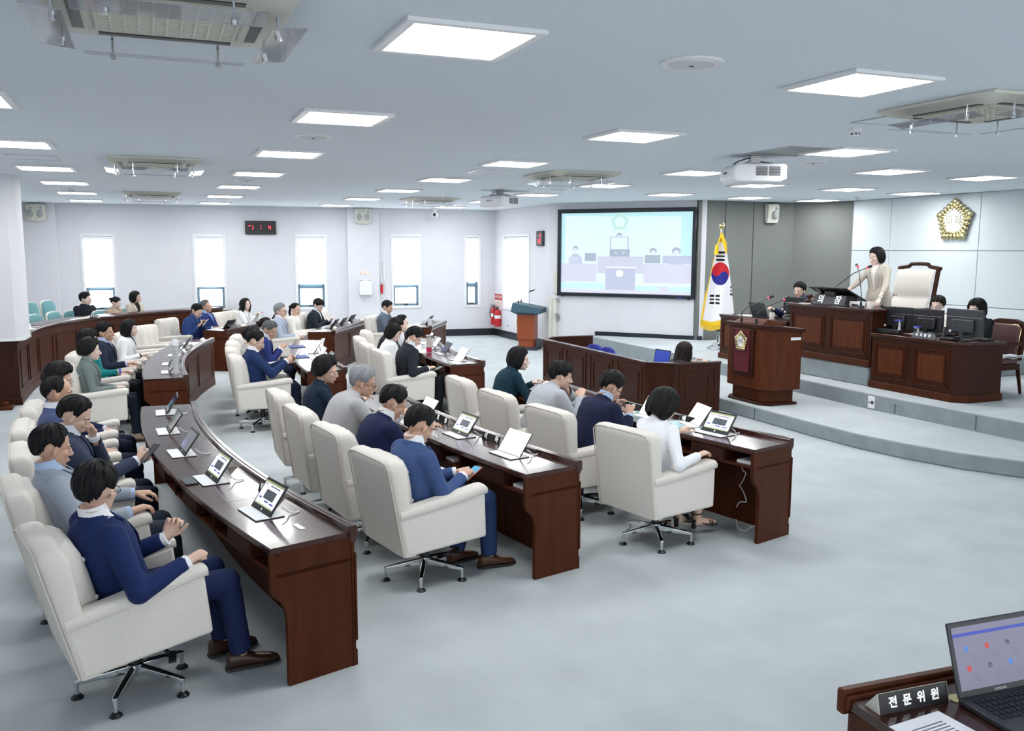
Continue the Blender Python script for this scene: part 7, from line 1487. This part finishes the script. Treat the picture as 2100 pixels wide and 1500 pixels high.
r = empty('white_hat', (-1.79, 15.2, 0.90)); MB().lathe([(0, 0.0), (0.15, 0.0), (0.16, 0.02), (0.10, 0.025), (0.09, 0.09), (0.07, 0.105), (0, 0.11)]).build('hat_body', PLASTW, r, smooth=True); tag(r, 'white brimmed hat lying on the gallery rail by the column', 'hat')
r = empty('notebook', (-1.78, 15.85, 0.90), 0.5); MB().b2((-0.09, -0.12, 0), (0.09, 0.12, 0.02)).build('page_block', WHITEP, r); MB().b2((-0.095, -0.125, 0.019), (0.095, 0.125, 0.024)).build('cover', DARKP, r, 0.002); MB().tube([(0.10, 0.0, 0.01), (0.13, 0.06, 0.01)], 0.012, 8).build('pink_pen', mat('pink_pen', lin(226, 180, 180), 0.4), r, smooth=True); tag(r, 'notebook with pink pen on the gallery rail', 'notebook')
plate((-0.93, 17.58, 0.90), 0.6, '방청석', 'grey lettered plate on the gallery rail before the man in black shirt', L=0.24, hgt=0.06, size=0.045, col=MAT['plate_grey_face']); sheet((-0.78, 17.9, 0.9005), -0.8, 0.2, 0.3, 'white papers on the gallery rail before the man in black shirt')
r = empty('red_footing', (-1.86, 13.35, 0)); MB().b2((-0.10, -0.12, 0), (0.10, 0.1, 0.05)).build('base', WOODR, r, 0.01); MB().b2((-0.04, -0.05, 0.05), (0.04, 0.05, 0.10)).build('post_stub', WOODR, r, 0.01); tag(r, 'small reddish wooden foot standing before the gallery rail end', 'stand')
# ------------------------------------------------------------------ clerk's desk at the near corner with plate, laptop and papers
r = empty('expert_desk', (2.55, 1.6, 0)); tag(r, 'mahogany desk corner nearest the camera with raised ledge', 'desk')
# axes: e1 along the ledge, e2 towards the camera side
E0 = np.array([1.985, 2.045]); e1 = nrm(np.array([1.0, -0.06])); e2 = np.array([e1[1], -e1[0]]); e2 = np.array([-0.045, -1.0]); e2 /= np.linalg.norm(e2)
def df(u, v, z): p = E0+e1*u+e2*v; return (p[0], p[1], z)
q = MB(); slab(q, df, 0.0, 1.5, 0.03, 0.62, 0.70, 0.735); offs(q, r).build('worktop', WOODT, r, 0.003)
q = MB(); slab(q, df, -0.015, 1.5, -0.02, 0.015, 0.68, 0.762); slab(q, df, -0.012, 1.5, 0.015, 0.032, 0.70, 0.748); offs(q, r).build('ledge_rail', WOODR, r, 0.008); q = MB(); slab(q, df, 0.015, 1.5, 0.005, 0.03, 0, 0.70); offs(q, r).build('front_panel', WOOD, r); q = MB(); slab(q, df, 0.0, 0.03, 0.03, 0.62, 0, 0.70); offs(q, r).build('end_panel', WOOD, r, 0.003)
q = MB(); p = df(0.33, 0.13, 0.735); q.lathe([(0.018, 0.0), (0.03, 0.0), (0.03, 0.003), (0.018, 0.003)], p, 28); offs(q, r).build('grommet_ring', GOLD, r, smooth=True); q = MB(); q.lathe([(0, 0.0005), (0.018, 0.0005), (0.018, 0.001), (0, 0.001)], p, 24); offs(q, r).build('grommet_hole', BLACKP, r)
LANG = math.atan2(e1[1], e1[0])
pl = plate(tuple(df(0.155, 0.10, 0.736)), LANG+PI/2, '전문위원', 'black name plate with four white characters on the desk nearest the camera', L=0.27, hgt=0.062, size=0.036)
laptop(tuple(df(0.47, 0.27, 0.736)), LANG+PI/2, 'dark laptop with lit document page on the desk nearest the camera', 108, mat('laptop_page', lin(120, 118, 140), 0.3, emit=0.12, ecol=lin(140, 138, 160)), pages=True, w=0.34, d=0.235)
sheet(tuple(df(0.12, 0.33, 0.736)), LANG+PI/2+0.12, 0.30, 0.21, 'white printed sheet beside the laptop on the desk nearest the camera', lines=5)
for o in [o for o in bpy.data.objects if o.parent is None and o.location.z < -20]: bpy.data.objects.remove(o)
